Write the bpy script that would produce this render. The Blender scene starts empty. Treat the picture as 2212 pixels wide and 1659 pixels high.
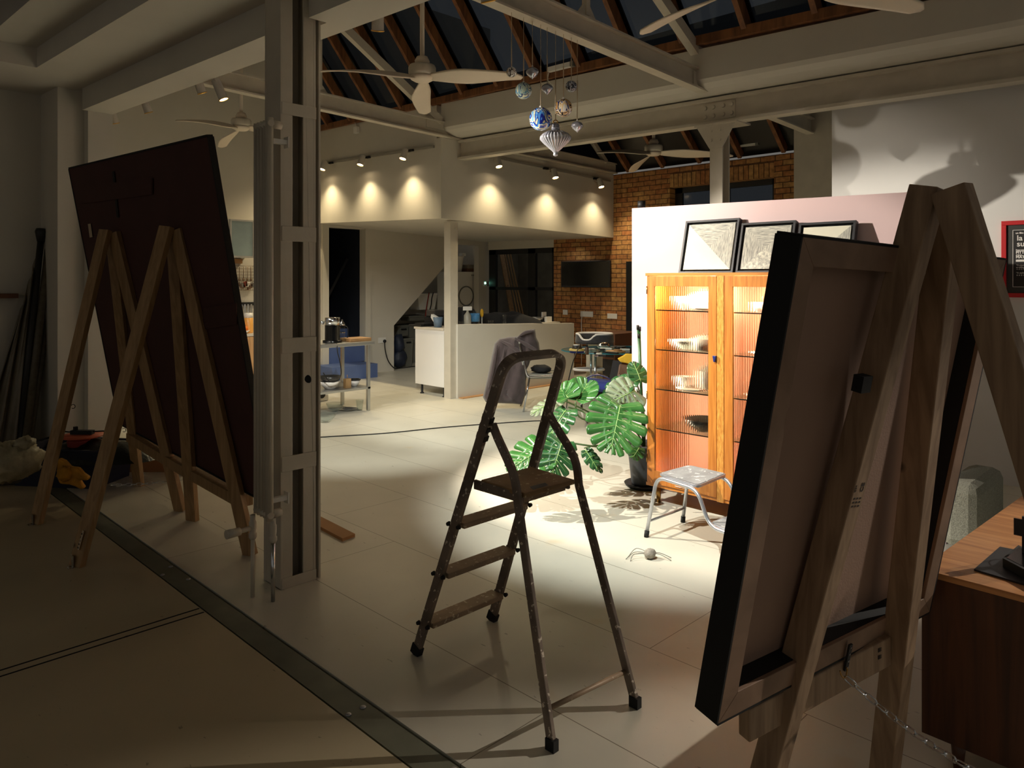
import bpy, bmesh, math, random
from mathutils import Vector, Matrix

random.seed(7)
C = bpy.context.scene.collection
scene = bpy.context.scene

# ------------------------------------------------------------------ camera
# world: X runs back-right, Y runs back-left, metres; the camera stands at the origin at eye height
S = math.sqrt(.5)
FPX, CX, HY, EYE = 1602.0, 1106.0, 605.0, 1.7
cam_data = bpy.data.cameras.new('camera')
cam_data.sensor_fit = 'HORIZONTAL'
cam_data.sensor_width = 36.0
cam_data.lens = FPX / 2212.0 * 36.0
cam_data.shift_y = (HY - 829.5) / 2212.0
cam_data.clip_start = .05
cam_data.clip_end = 120
cam = bpy.data.objects.new('camera', cam_data)
cam.location = (0, 0, EYE)
cam.rotation_euler = (math.radians(90), 0, math.radians(-45))
C.objects.link(cam)
scene.camera = cam

# ------------------------------------------------------------------ world, exposure
world = bpy.data.worlds.new('night')
scene.world = world
world.use_nodes = True
bg = world.node_tree.nodes['Background']
bg.inputs[0].default_value = (1.0, .95, .86, 1)
bg.inputs[1].default_value = .038
scene.view_settings.view_transform = 'Standard'
scene.view_settings.look = 'None'
scene.view_settings.gamma = 1
scene.view_settings.use_curve_mapping = False
scene.view_settings.exposure = 1.8
cy = scene.cycles
cy.max_bounces = 10
cy.diffuse_bounces = 5
cy.glossy_bounces = 4
cy.transmission_bounces = 10
cy.transparent_max_bounces = 12
cy.caustics_reflective = False
cy.caustics_refractive = False
cy.sample_clamp_indirect = 6.0

# ------------------------------------------------------------------ points seen in the photo, put at their depth
EYEP = Vector((0, 0, EYE))
def ray(x, y):
    u = (x - CX) / FPX; v = (HY - y) / FPX
    return Vector((S*(1+u), S*(1-u), v))
def at(x, y, t): return EYEP + ray(x, y)*t
def onz(x, y, z=0.0):
    r = ray(x, y); return EYEP + r*((z-EYE)/r.z)
def onx(x, y, X):
    r = ray(x, y); return EYEP + r*(X/r.x)
def ony(x, y, Y):
    r = ray(x, y); return EYEP + r*(Y/r.y)

# ------------------------------------------------------------------ lights
def aim(o, target):
    d = Vector(target) - o.location
    o.rotation_euler = d.to_track_quat('-Z', 'Y').to_euler()
WATT = 1.0
def spot_light(loc, target, watts, color=(1, .8, .55), angle=60, blend=.6, radius=.03, parent=None):
    l = bpy.data.lights.new('spot_beam', 'SPOT')
    l.energy = watts*WATT; l.color = color; l.spot_size = math.radians(angle); l.spot_blend = blend; l.shadow_soft_size = radius
    o = bpy.data.objects.new('spot_beam', l); C.objects.link(o)
    base = Vector((0, 0, 0))
    if parent is not None:
        o.parent = parent; base = world_loc(parent)
    o.location = Vector(loc) - base
    d = Vector(target) - Vector(loc)
    o.rotation_euler = d.to_track_quat('-Z', 'Y').to_euler()
    return o
def area_light(loc, target, watts, color, sx, sy, parent=None, spread=180):
    l = bpy.data.lights.new('strip_light', 'AREA')
    l.energy = watts*WATT; l.color = color; l.shape = 'RECTANGLE'; l.size = sx; l.size_y = sy; l.spread = math.radians(spread)
    o = bpy.data.objects.new('strip_light', l); C.objects.link(o)
    base = Vector((0, 0, 0))
    if parent is not None:
        o.parent = parent; base = world_loc(parent)
    o.location = Vector(loc) - base
    d = Vector(target) - Vector(loc)
    o.rotation_euler = d.to_track_quat('-Z', 'Y').to_euler()
    return o
def world_loc(o):
    v = Vector(o.location)
    while o.parent: o = o.parent; v = v + o.location
    return v

# ------------------------------------------------------------------ materials
def lin(c):
    return tuple((x/12.92 if x <= .04045 else ((x+.055)/1.055)**2.4) for x in c)
def rgb(r, g, b): return lin((r/255, g/255, b/255))
MATS = {}
def _new(name):
    m = bpy.data.materials.new(name); m.use_nodes = True
    nt = m.node_tree; b = nt.nodes['Principled BSDF']
    MATS[name] = m
    return m, nt, b
def _mix(c, k): return tuple(min(1, max(0, x*k)) for x in c)+(1,)
def M(name, col, rough=.5, metal=0., var=.08, scale=5., bump=0., bscale=60., coat=0., emit=None, estr=0., spec=.5, stretch=(1, 1, 1), sheen=0.):
    m, nt, b = _new(name)
    tc = nt.nodes.new('ShaderNodeTexCoord'); mp = nt.nodes.new('ShaderNodeMapping')
    mp.inputs['Scale'].default_value = stretch
    nt.links.new(tc.outputs['Object'], mp.inputs[0])
    n = nt.nodes.new('ShaderNodeTexNoise'); n.inputs['Scale'].default_value = scale; n.inputs['Detail'].default_value = 6
    nt.links.new(mp.outputs[0], n.inputs['Vector'])
    r = nt.nodes.new('ShaderNodeValToRGB')
    r.color_ramp.elements[0].position = .3; r.color_ramp.elements[1].position = .7
    r.color_ramp.elements[0].color = _mix(col, 1-var); r.color_ramp.elements[1].color = _mix(col, 1+var)
    nt.links.new(n.outputs['Fac'], r.inputs[0]); nt.links.new(r.outputs[0], b.inputs['Base Color'])
    b.inputs['Roughness'].default_value = rough; b.inputs['Metallic'].default_value = metal
    b.inputs['Specular IOR Level'].default_value = spec
    if coat: b.inputs['Coat Weight'].default_value = coat
    if sheen: b.inputs['Sheen Weight'].default_value = sheen
    if emit:
        b.inputs['Emission Color'].default_value = tuple(emit)+(1,); b.inputs['Emission Strength'].default_value = estr
    if bump:
        n2 = nt.nodes.new('ShaderNodeTexNoise'); n2.inputs['Scale'].default_value = bscale; n2.inputs['Detail'].default_value = 4
        nt.links.new(mp.outputs[0], n2.inputs['Vector'])
        bp = nt.nodes.new('ShaderNodeBump'); bp.inputs['Strength'].default_value = bump; bp.inputs['Distance'].default_value = .01
        nt.links.new(n2.outputs['Fac'], bp.inputs['Height']); nt.links.new(bp.outputs[0], b.inputs['Normal'])
    return m
def WOOD(name, dark, light, stretch=(14, 14, 1), rough=.5, knots=True, coat=0., scale=2.2, bump=.06):
    m, nt, b = _new(name)
    tc = nt.nodes.new('ShaderNodeTexCoord'); mp = nt.nodes.new('ShaderNodeMapping')
    mp.inputs['Scale'].default_value = stretch
    nt.links.new(tc.outputs['Object'], mp.inputs[0])
    n = nt.nodes.new('ShaderNodeTexNoise'); n.inputs['Scale'].default_value = scale; n.inputs['Detail'].default_value = 7; n.inputs['Distortion'].default_value = .6
    nt.links.new(mp.outputs[0], n.inputs['Vector'])
    r = nt.nodes.new('ShaderNodeValToRGB')
    r.color_ramp.elements[0].position = .32; r.color_ramp.elements[1].position = .68
    r.color_ramp.elements[0].color = tuple(dark)+(1,); r.color_ramp.elements[1].color = tuple(light)+(1,)
    nt.links.new(n.outputs['Fac'], r.inputs[0])
    out = r.outputs[0]
    if knots:
        v = nt.nodes.new('ShaderNodeTexVoronoi'); v.inputs['Scale'].default_value = 3.1
        nt.links.new(tc.outputs['Object'], v.inputs['Vector'])
        kr = nt.nodes.new('ShaderNodeValToRGB')
        kr.color_ramp.elements[0].position = .035; kr.color_ramp.elements[1].position = .07
        kr.color_ramp.elements[0].color = (1, 1, 1, 1); kr.color_ramp.elements[1].color = (0, 0, 0, 1)
        nt.links.new(v.outputs['Distance'], kr.inputs[0])
        mx = nt.nodes.new('ShaderNodeMixRGB'); mx.inputs[2].default_value = tuple(x*.4 for x in dark)+(1,)
        nt.links.new(kr.outputs[0], mx.inputs[0]); nt.links.new(out, mx.inputs[1]); out = mx.outputs[0]
    nt.links.new(out, b.inputs['Base Color'])
    b.inputs['Roughness'].default_value = rough
    if coat: b.inputs['Coat Weight'].default_value = coat
    bp = nt.nodes.new('ShaderNodeBump'); bp.inputs['Strength'].default_value = bump; bp.inputs['Distance'].default_value = .004
    nt.links.new(n.outputs['Fac'], bp.inputs['Height']); nt.links.new(bp.outputs[0], b.inputs['Normal'])
    return m
def GLASS(name, col=(1, 1, 1), rough=0., ior=1.45):
    m, nt, b = _new(name)
    b.inputs['Base Color'].default_value = tuple(col)+(1,); b.inputs['Roughness'].default_value = rough
    b.inputs['IOR'].default_value = ior; b.inputs['Transmission Weight'].default_value = 1.0
    return m
def THIN(name, col=(1, 1, 1), gloss=.12, rough=.02):
    # thin clear sheet: mostly see-through with a mirror sheen
    m, nt, b = _new(name); nt.nodes.remove(b)
    out = nt.nodes['Material Output']
    t = nt.nodes.new('ShaderNodeBsdfTransparent'); t.inputs[0].default_value = tuple(col)+(1,)
    g = nt.nodes.new('ShaderNodeBsdfGlossy'); g.inputs['Roughness'].default_value = rough
    lw = nt.nodes.new('ShaderNodeLayerWeight'); lw.inputs['Blend'].default_value = .5
    fr = nt.nodes.new('ShaderNodeMath'); fr.operation = 'POWER'; fr.inputs[1].default_value = 4.0
    nt.links.new(lw.outputs['Facing'], fr.inputs[0])
    ad = nt.nodes.new('ShaderNodeMath'); ad.operation = 'MULTIPLY_ADD'; ad.inputs[1].default_value = .6; ad.inputs[2].default_value = gloss*.5; ad.use_clamp = True
    mx = nt.nodes.new('ShaderNodeMixShader')
    nt.links.new(fr.outputs[0], ad.inputs[0]); nt.links.new(ad.outputs[0], mx.inputs[0])
    nt.links.new(t.outputs[0], mx.inputs[1]); nt.links.new(g.outputs[0], mx.inputs[2]); nt.links.new(mx.outputs[0], out.inputs[0])
    return m
def EMIT(name, col, s):
    m, nt, b = _new(name)
    b.inputs['Base Color'].default_value = tuple(col)+(1,)
    b.inputs['Emission Color'].default_value = tuple(col)+(1,); b.inputs['Emission Strength'].default_value = s
    return m
def SPECK(name, base, specks, scale=60., th=.62, rough=.5, metal=0., var=.3, bump=.2, spread=.04):
    # a worn surface with drops and smears of another colour
    m, nt, b = _new(name)
    tc = nt.nodes.new('ShaderNodeTexCoord')
    n = nt.nodes.new('ShaderNodeTexNoise'); n.inputs['Scale'].default_value = 9; n.inputs['Detail'].default_value = 8
    nt.links.new(tc.outputs['Object'], n.inputs['Vector'])
    r = nt.nodes.new('ShaderNodeValToRGB')
    r.color_ramp.elements[0].position = .3; r.color_ramp.elements[1].position = .7
    r.color_ramp.elements[0].color = _mix(base, 1-var); r.color_ramp.elements[1].color = _mix(base, 1+var)
    nt.links.new(n.outputs['Fac'], r.inputs[0])
    n2 = nt.nodes.new('ShaderNodeTexNoise'); n2.inputs['Scale'].default_value = scale; n2.inputs['Detail'].default_value = 3
    nt.links.new(tc.outputs['Object'], n2.inputs['Vector'])
    r2 = nt.nodes.new('ShaderNodeValToRGB')
    r2.color_ramp.elements[0].position = th; r2.color_ramp.elements[1].position = th+spread
    nt.links.new(n2.outputs['Fac'], r2.inputs[0])
    mx = nt.nodes.new('ShaderNodeMixRGB'); mx.inputs[2].default_value = tuple(specks)+(1,)
    nt.links.new(r2.outputs[0], mx.inputs[0]); nt.links.new(r.outputs[0], mx.inputs[1])
    nt.links.new(mx.outputs[0], b.inputs['Base Color'])
    b.inputs['Roughness'].default_value = rough; b.inputs['Metallic'].default_value = metal
    bp = nt.nodes.new('ShaderNodeBump'); bp.inputs['Strength'].default_value = bump; bp.inputs['Distance'].default_value = .003
    nt.links.new(n2.outputs['Fac'], bp.inputs['Height']); nt.links.new(bp.outputs[0], b.inputs['Normal'])
    return m
def BRICK(name, axes='YZ', soldier=False, bw=.235, bh=.083, off=(0, 0)):
    m, nt, b = _new(name)
    tc = nt.nodes.new('ShaderNodeNewGeometry'); sp = nt.nodes.new('ShaderNodeSeparateXYZ'); cb = nt.nodes.new('ShaderNodeCombineXYZ')
    nt.links.new(tc.outputs['Position'], sp.inputs[0])
    a, c = ('Z', 'Y') if soldier else ('Y', 'Z')
    nt.links.new(sp.outputs[a], cb.inputs['X']); nt.links.new(sp.outputs[c], cb.inputs['Y'])
    mp = nt.nodes.new('ShaderNodeMapping'); mp.inputs['Location'].default_value = (off[0], off[1], 0)
    nt.links.new(cb.outputs[0], mp.inputs[0])
    # wobble so that the hand made edges are not ruler straight
    nw = nt.nodes.new('ShaderNodeTexNoise'); nw.inputs['Scale'].default_value = 9
    nt.links.new(mp.outputs[0], nw.inputs['Vector'])
    vm = nt.nodes.new('ShaderNodeVectorMath'); vm.operation = 'MULTIPLY_ADD'
    vm.inputs[1].default_value = (.012, .012, 0); nt.links.new(nw.outputs['Color'], vm.inputs[0]); nt.links.new(mp.outputs[0], vm.inputs[2])
    br = nt.nodes.new('ShaderNodeTexBrick')
    br.inputs['Scale'].default_value = 1.0
    br.inputs['Brick Width'].default_value = bw; br.inputs['Row Height'].default_value = bh
    br.inputs['Mortar Size'].default_value = .007; br.inputs['Mortar Smooth'].default_value = .25; br.inputs['Bias'].default_value = 0
    br.inputs['Color1'].default_value = rgb(172, 112, 66)+(1,); br.inputs['Color2'].default_value = rgb(190, 148, 92)+(1,)
    br.inputs['Mortar'].default_value = rgb(92, 62, 42)+(1,)
    if soldier: br.offset = 0
    nt.links.new(vm.outputs[0], br.inputs['Vector'])
    n = nt.nodes.new('ShaderNodeTexNoise'); n.inputs['Scale'].default_value = 14; n.inputs['Detail'].default_value = 6
    nt.links.new(mp.outputs[0], n.inputs['Vector'])
    r = nt.nodes.new('ShaderNodeValToRGB'); r.color_ramp.elements[0].color = (.45, .42, .4, 1); r.color_ramp.elements[1].color = (1.25, 1.2, 1.1, 1)
    r.color_ramp.elements[0].position = .3; r.color_ramp.elements[1].position = .7
    nt.links.new(n.outputs['Fac'], r.inputs[0])
    mx = nt.nodes.new('ShaderNodeMixRGB'); mx.blend_type = 'MULTIPLY'; mx.inputs[0].default_value = .8
    nt.links.new(br.outputs['Color'], mx.inputs[1]); nt.links.new(r.outputs[0], mx.inputs[2])
    nt.links.new(mx.outputs[0], b.inputs['Base Color']); b.inputs['Roughness'].default_value = .85
    bp = nt.nodes.new('ShaderNodeBump'); bp.inputs['Strength'].default_value = .8; bp.inputs['Distance'].default_value = .008; bp.invert = True
    nt.links.new(br.outputs['Fac'], bp.inputs['Height']); nt.links.new(bp.outputs[0], b.inputs['Normal'])
    return m
def FLOOR(name, base, joint, sheets=True, rough=.35):
    m, nt, b = _new(name)
    tc = nt.nodes.new('ShaderNodeNewGeometry'); sp = nt.nodes.new('ShaderNodeSeparateXYZ'); cb = nt.nodes.new('ShaderNodeCombineXYZ')
    nt.links.new(tc.outputs['Position'], sp.inputs[0])
    nt.links.new(sp.outputs['Y'], cb.inputs['X']); nt.links.new(sp.outputs['X'], cb.inputs['Y'])
    mp = nt.nodes.new('ShaderNodeMapping'); mp.inputs['Location'].default_value = (.75, -2.19+.68*8, 0)
    nt.links.new(cb.outputs[0], mp.inputs[0])
    n = nt.nodes.new('ShaderNodeTexNoise'); n.inputs['Scale'].default_value = 1.3; n.inputs['Detail'].default_value = 7
    nt.links.new(tc.outputs['Position'], n.inputs['Vector'])
    r = nt.nodes.new('ShaderNodeValToRGB')
    r.color_ramp.elements[0].position = .3; r.color_ramp.elements[1].position = .7
    r.color_ramp.elements[0].color = _mix(base, .9); r.color_ramp.elements[1].color = _mix(base, 1.06)
    nt.links.new(n.outputs['Fac'], r.inputs[0])
    out = r.outputs[0]
    # scuffs and small chips
    n2 = nt.nodes.new('ShaderNodeTexNoise'); n2.inputs['Scale'].default_value = 22; n2.inputs['Detail'].default_value = 4
    mp2 = nt.nodes.new('ShaderNodeMapping'); mp2.inputs['Scale'].default_value = (1.6, .6, 1); mp2.inputs['Rotation'].default_value = (0, 0, .6)
    nt.links.new(tc.outputs['Position'], mp2.inputs[0]); nt.links.new(mp2.outputs[0], n2.inputs['Vector'])
    r2 = nt.nodes.new('ShaderNodeValToRGB'); r2.color_ramp.elements[0].position = .70; r2.color_ramp.elements[1].position = .73
    nt.links.new(n2.outputs['Fac'], r2.inputs[0])
    mx = nt.nodes.new('ShaderNodeMixRGB'); mx.inputs[2].default_value = _mix(base, .55)
    nt.links.new(r2.outputs[0], mx.inputs[0]); nt.links.new(out, mx.inputs[1]); out = mx.outputs[0]
    # a few soft stains
    n3 = nt.nodes.new('ShaderNodeTexNoise'); n3.inputs['Scale'].default_value = 3.2; n3.inputs['Detail'].default_value = 2
    nt.links.new(tc.outputs['Position'], n3.inputs['Vector'])
    r3 = nt.nodes.new('ShaderNodeValToRGB'); r3.color_ramp.elements[0].position = .68; r3.color_ramp.elements[1].position = .78
    nt.links.new(n3.outputs['Fac'], r3.inputs[0])
    mx3 = nt.nodes.new('ShaderNodeMixRGB'); mx3.inputs[2].default_value = (base[0]*.95, base[1]*.8, base[2]*.6, 1)
    mu = nt.nodes.new('ShaderNodeMath'); mu.operation = 'MULTIPLY'; mu.inputs[1].default_value = .5
    nt.links.new(r3.outputs[0], mu.inputs[0])
    nt.links.new(mu.outputs[0], mx3.inputs[0]); nt.links.new(out, mx3.inputs[1]); out = mx3.outputs[0]
    if sheets:
        br = nt.nodes.new('ShaderNodeTexBrick'); br.inputs['Scale'].default_value = 1
        br.inputs['Brick Width'].default_value = 2.72; br.inputs['Row Height'].default_value = .68
        br.inputs['Mortar Size'].default_value = .0022; br.inputs['Mortar Smooth'].default_value = .1
        br.offset = .27
        br.inputs['Color1'].default_value = (1, 1, 1, 1); br.inputs['Color2'].default_value = (.96, .96, .96, 1); br.inputs['Mortar'].default_value = tuple(joint)+(1,)
        nt.links.new(mp.outputs[0], br.inputs['Vector'])
        mx4 = nt.nodes.new('ShaderNodeMixRGB'); mx4.blend_type = 'MULTIPLY'; mx4.inputs[0].default_value = 1
        nt.links.new(out, mx4.inputs[1]); nt.links.new(br.outputs['Color'], mx4.inputs[2]); out = mx4.outputs[0]
    nt.links.new(out, b.inputs['Base Color'])
    b.inputs['Roughness'].default_value = rough
    return m
def SWIRL(name, cols, scale=9., rough=.06):
    m, nt, b = _new(name)
    tc = nt.nodes.new('ShaderNodeTexCoord')
    n = nt.nodes.new('ShaderNodeTexNoise'); n.inputs['Scale'].default_value = scale; n.inputs['Detail'].default_value = 1.5; n.inputs['Distortion'].default_value = 2.2
    nt.links.new(tc.outputs['Object'], n.inputs['Vector'])
    r = nt.nodes.new('ShaderNodeValToRGB'); r.color_ramp.interpolation = 'CONSTANT'
    k = len(cols)
    while len(r.color_ramp.elements) < k: r.color_ramp.elements.new(.5)
    for i, c in enumerate(cols):
        r.color_ramp.elements[i].position = 0 if i == 0 else .32+.36*i/k
        r.color_ramp.elements[i].color = tuple(c)+(1,)
    nt.links.new(n.outputs['Fac'], r.inputs[0]); nt.links.new(r.outputs[0], b.inputs['Base Color'])
    b.inputs['Roughness'].default_value = rough; b.inputs['Coat Weight'].default_value = .6
    return m

# ------------------------------------------------------------------ mesh builder
class MB:
    def __init__(self): self.v = []; self.f = []; self.mi = []; self.sm = []
    def add(self, vs, fs, mi=0, smooth=False):
        o = len(self.v); self.v += [Vector(p) for p in vs]
        for f in fs: self.f.append([o+i for i in f]); self.mi.append(mi); self.sm.append(smooth)
        return self
    def box(self, lo, hi, mi=0):
        x0, y0, z0 = lo; x1, y1, z1 = hi
        return self.add([(x0,y0,z0),(x1,y0,z0),(x1,y1,z0),(x0,y1,z0),(x0,y0,z1),(x1,y0,z1),(x1,y1,z1),(x0,y1,z1)],
                        [(0,3,2,1),(4,5,6,7),(0,1,5,4),(1,2,6,5),(2,3,7,6),(3,0,4,7)], mi)
    def hexa(self, b, t, mi=0):
        return self.add(list(b)+list(t), [(0,3,2,1),(4,5,6,7),(0,1,5,4),(1,2,6,5),(2,3,7,6),(3,0,4,7)], mi)
    def obox(self, c, ax, ay, az, mi=0):
        c, ax, ay, az = map(Vector, (c, ax, ay, az))
        b = [c-ax-ay-az, c+ax-ay-az, c+ax+ay-az, c-ax+ay-az]
        return self.hexa(b, [p+2*az for p in b], mi)
    def beam(self, p0, p1, w, h, up=(0, 0, 1), mi=0):
        p0, p1 = Vector(p0), Vector(p1); d = (p1-p0).normalized(); u = Vector(up)
        s = d.cross(u).normalized(); u2 = s.cross(d).normalized()
        return self.obox((p0+p1)/2, s*w/2, d*(p1-p0).length/2, u2*h/2, mi)
    def tube(self, path, r, n=8, closed=False, mi=0, cap=True):
        P = [Vector(p) for p in path]; k = len(P)
        rs = r if isinstance(r, (list, tuple)) else [r]*k
        vs, prev = [], None
        for i, p in enumerate(P):
            if closed: d = P[(i+1) % k]-P[i-1]
            else: d = P[min(i+1, k-1)]-P[max(i-1, 0)]
            d.normalize()
            if prev is None:
                a = Vector((0, 0, 1)) if abs(d.z) < .9 else Vector((1, 0, 0))
                s = d.cross(a).normalized()
            else:
                s = (prev - d*prev.dot(d)); s = s.normalized() if s.length > 1e-6 else d.orthogonal().normalized()
            prev = s; b = d.cross(s)
            for j in range(n):
                a = 2*math.pi*j/n
                vs.append(p+(s*math.cos(a)+b*math.sin(a))*rs[i])
        fs = []
        for i in range(k if closed else k-1):
            for j in range(n):
                a, b_ = i*n+j, i*n+(j+1) % n; c, d_ = ((i+1) % k)*n+(j+1) % n, ((i+1) % k)*n+j
                fs.append((a, b_, c, d_))
        self.add(vs, fs, mi, True)
        if cap and not closed:
            self.add(vs[:n], [tuple(range(n))[::-1]], mi); self.add(vs[-n:], [tuple(range(n))], mi)
        return self
    def sweep(self, path, w, h, nrm, mi=0):
        # flat bar of width w along nrm and thickness h, bent along a path
        P = [Vector(p) for p in path]; k = len(P); nrm = Vector(nrm).normalized(); vs = []
        for i, p in enumerate(P):
            d = (P[min(i+1, k-1)]-P[max(i-1, 0)]).normalized()
            m_ = (nrm - d*nrm.dot(d)).normalized(); q = d.cross(m_)
            vs += [p-m_*w/2-q*h/2, p+m_*w/2-q*h/2, p+m_*w/2+q*h/2, p-m_*w/2+q*h/2]
        fs = [(3, 2, 1, 0), tuple(4*(k-1)+i for i in range(4))]
        for i in range(k-1):
            for j in range(4): fs.append((4*i+j, 4*i+(j+1) % 4, 4*i+4+(j+1) % 4, 4*i+4+j))
        return self.add(vs, fs, mi)
    def lathe(self, prof, c=(0, 0, 0), n=20, mi=0, smooth=True, sx=1., sy=1.):
        c = Vector(c); vs = []
        for r, z in prof:
            for j in range(n):
                a = 2*math.pi*j/n; vs.append(c+Vector((r*sx*math.cos(a), r*sy*math.sin(a), z)))
        fs = []
        for i in range(len(prof)-1):
            for j in range(n): fs.append((i*n+j, i*n+(j+1) % n, (i+1)*n+(j+1) % n, (i+1)*n+j))
        self.add(vs, fs, mi, smooth)
        if prof[0][0] > 1e-4: self.add(vs[:n], [tuple(range(n))[::-1]], mi)
        if prof[-1][0] > 1e-4: self.add(vs[-n:], [tuple(range(n))], mi)
        return self
    def ball(self, c, r, n=16, k=10, mi=0, sq=(1, 1, 1), jit=0., seed=0):
        rnd = random.Random(seed); c = Vector(c); vs = []
        for i in range(k+1):
            a = -math.pi/2+math.pi*i/k
            for j in range(n):
                b = 2*math.pi*j/n
                q = 1+(rnd.uniform(-jit, jit) if 0 < i < k else 0)
                vs.append(c+Vector((r*sq[0]*q*math.cos(a)*math.cos(b), r*sq[1]*q*math.cos(a)*math.sin(b), r*sq[2]*q*math.sin(a))))
        fs = [(i*n+j, i*n+(j+1) % n, (i+1)*n+(j+1) % n, (i+1)*n+j) for i in range(k) for j in range(n)]
        return self.add(vs, fs, mi, True)
    def disc(self, c, r, axis=(0, 0, 1), h=.01, n=20, mi=0, r2=None):
        axis = Vector(axis).normalized(); c = Vector(c)
        return self.tube([c-axis*h/2, c+axis*h/2], [r, r if r2 is None else r2], n, mi=mi)
    def prism(self, poly, vec, mi=0):
        P = [Vector(p) for p in poly]; k = len(P); v = Vector(vec)
        fs = [tuple(range(k))[::-1], tuple(range(k, 2*k))]+[(i, (i+1) % k, k+(i+1) % k, k+i) for i in range(k)]
        return self.add(P+[p+v for p in P], fs, mi)
    def quad(self, *pts, mi=0): return self.add(pts, [tuple(range(len(pts)))], mi)
    def grid(self, fn, nu, nv, mi=0, smooth=True):
        vs = [fn(i/nu, j/nv) for i in range(nu+1) for j in range(nv+1)]
        fs = [(i*(nv+1)+j, (i+1)*(nv+1)+j, (i+1)*(nv+1)+j+1, i*(nv+1)+j+1) for i in range(nu) for j in range(nv)]
        return self.add(vs, fs, mi, smooth)
    def build(self, name, mats, parent=None, bevel=0., origin=None, solid=0., sub=0):
        if not isinstance(mats, (list, tuple)): mats = [mats]
        if parent is not None: base = world_loc(parent)
        elif origin is not None: base = Vector(origin)
        else:
            xs = [p.x for p in self.v]; ys = [p.y for p in self.v]; zs = [p.z for p in self.v]
            base = Vector(((min(xs)+max(xs))/2, (min(ys)+max(ys))/2, min(zs)))
        me = bpy.data.meshes.new(name)
        me.from_pydata([tuple(p-base) for p in self.v], [], self.f)
        for m in mats: me.materials.append(m)
        for p, mi, s in zip(me.polygons, self.mi, self.sm): p.material_index = mi; p.use_smooth = s
        bm = bmesh.new(); bm.from_mesh(me)
        bmesh.ops.remove_doubles(bm, verts=bm.verts, dist=1e-5)
        bmesh.ops.recalc_face_normals(bm, faces=bm.faces)
        bm.to_mesh(me); bm.free(); me.update()
        o = bpy.data.objects.new(name, me); C.objects.link(o)
        if parent is not None: o.parent = parent
        else: o.location = base
        if solid:
            md = o.modifiers.new('thickness', 'SOLIDIFY'); md.thickness = solid; md.offset = 0
        if sub:
            md = o.modifiers.new('smooth', 'SUBSURF'); md.levels = sub; md.render_levels = sub
        if bevel:
            md = o.modifiers.new('bevel', 'BEVEL'); md.width = bevel; md.segments = 2; md.limit_method = 'ANGLE'
        return o
def tag(o, label, cat, group=None):
    o['label'] = label; o['category'] = cat
    if group: o['group'] = group
    return o
def thing(name, label, cat, loc, group=None):
    o = bpy.data.objects.new(name, None); o.empty_display_size = .05; C.objects.link(o); o.location = loc
    return tag(o, label, cat, group)
def struct(mb, name, mat, **k):
    o = mb.build(name, mat, **k); o['kind'] = 'structure'; return o
def single(mb, name, mat, label, cat, group=None, **k):
    return tag(mb.build(name, mat, **k), label, cat, group)
def copy_tree(o, parent=None):
    c = o.copy(); C.objects.link(c)
    if parent is not None: c.parent = parent
    for ch in list(o.children): copy_tree(ch, c)
    return c
def dup(o, loc, rot=None, label=None):
    c = copy_tree(o); c.location = loc
    if rot is not None: c.rotation_euler = rot
    if label: c['label'] = label
    return c
def text_mesh(body, name, mat, size, origin, ux, uy, parent=None, depth=.0006, align='LEFT', bold=0.):
    cu = bpy.data.curves.new('lettering', 'FONT'); cu.body = body; cu.size = size; cu.align_x = align; cu.extrude = depth; cu.offset = bold
    tmp = bpy.data.objects.new('lettering_tmp', cu); C.objects.link(tmp)
    dg = bpy.context.evaluated_depsgraph_get(); dg.update()
    me = bpy.data.meshes.new_from_object(tmp.evaluated_get(dg))
    C.objects.unlink(tmp); bpy.data.objects.remove(tmp)
    ux = Vector(ux).normalized(); uy = Vector(uy).normalized(); uz = ux.cross(uy)
    mt = Matrix((ux, uy, uz)).transposed().to_4x4()
    base = world_loc(parent) if parent is not None else Vector((0, 0, 0))
    mt.translation = Vector(origin)-base
    me.transform(mt); me.materials.clear(); me.materials.append(mat)
    o = bpy.data.objects.new(name, me); C.objects.link(o)
    if parent is not None: o.parent = parent
    return o
def arc(c, r, a0, a1, ex, ey, n=8):
    c = Vector(c); ex = Vector(ex); ey = Vector(ey)
    return [c+ex*(r*math.cos(a0+(a1-a0)*i/n))+ey*(r*math.sin(a0+(a1-a0)*i/n)) for i in range(n+1)]
def spline(pts, n=6):
    P = [Vector(p) for p in pts]; out = []
    for i in range(len(P)-1):
        p0, p1, p2, p3 = P[max(i-1, 0)], P[i], P[i+1], P[min(i+2, len(P)-1)]
        for k in range(n):
            t = k/n
            out.append(.5*((2*p1)+(p2-p0)*t+(2*p0-5*p1+4*p2-p3)*t*t+(3*p1-p0-3*p2+p3)*t**3))
    out.append(P[-1]); return out
def fillet(pts, r, n=6):
    # round the corners of a polyline
    P = [Vector(p) for p in pts]; out = [P[0]]
    for i in range(1, len(P)-1):
        a = (P[i-1]-P[i]); b = (P[i+1]-P[i]); ra = min(r, a.length*.49, b.length*.49)
        p0 = P[i]+a.normalized()*ra; p2 = P[i]+b.normalized()*ra
        for k in range(n+1):
            t = k/n; out.append(p0*(1-t)**2+P[i]*2*t*(1-t)+p2*t*t)
    out.append(P[-1]); return out
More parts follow.
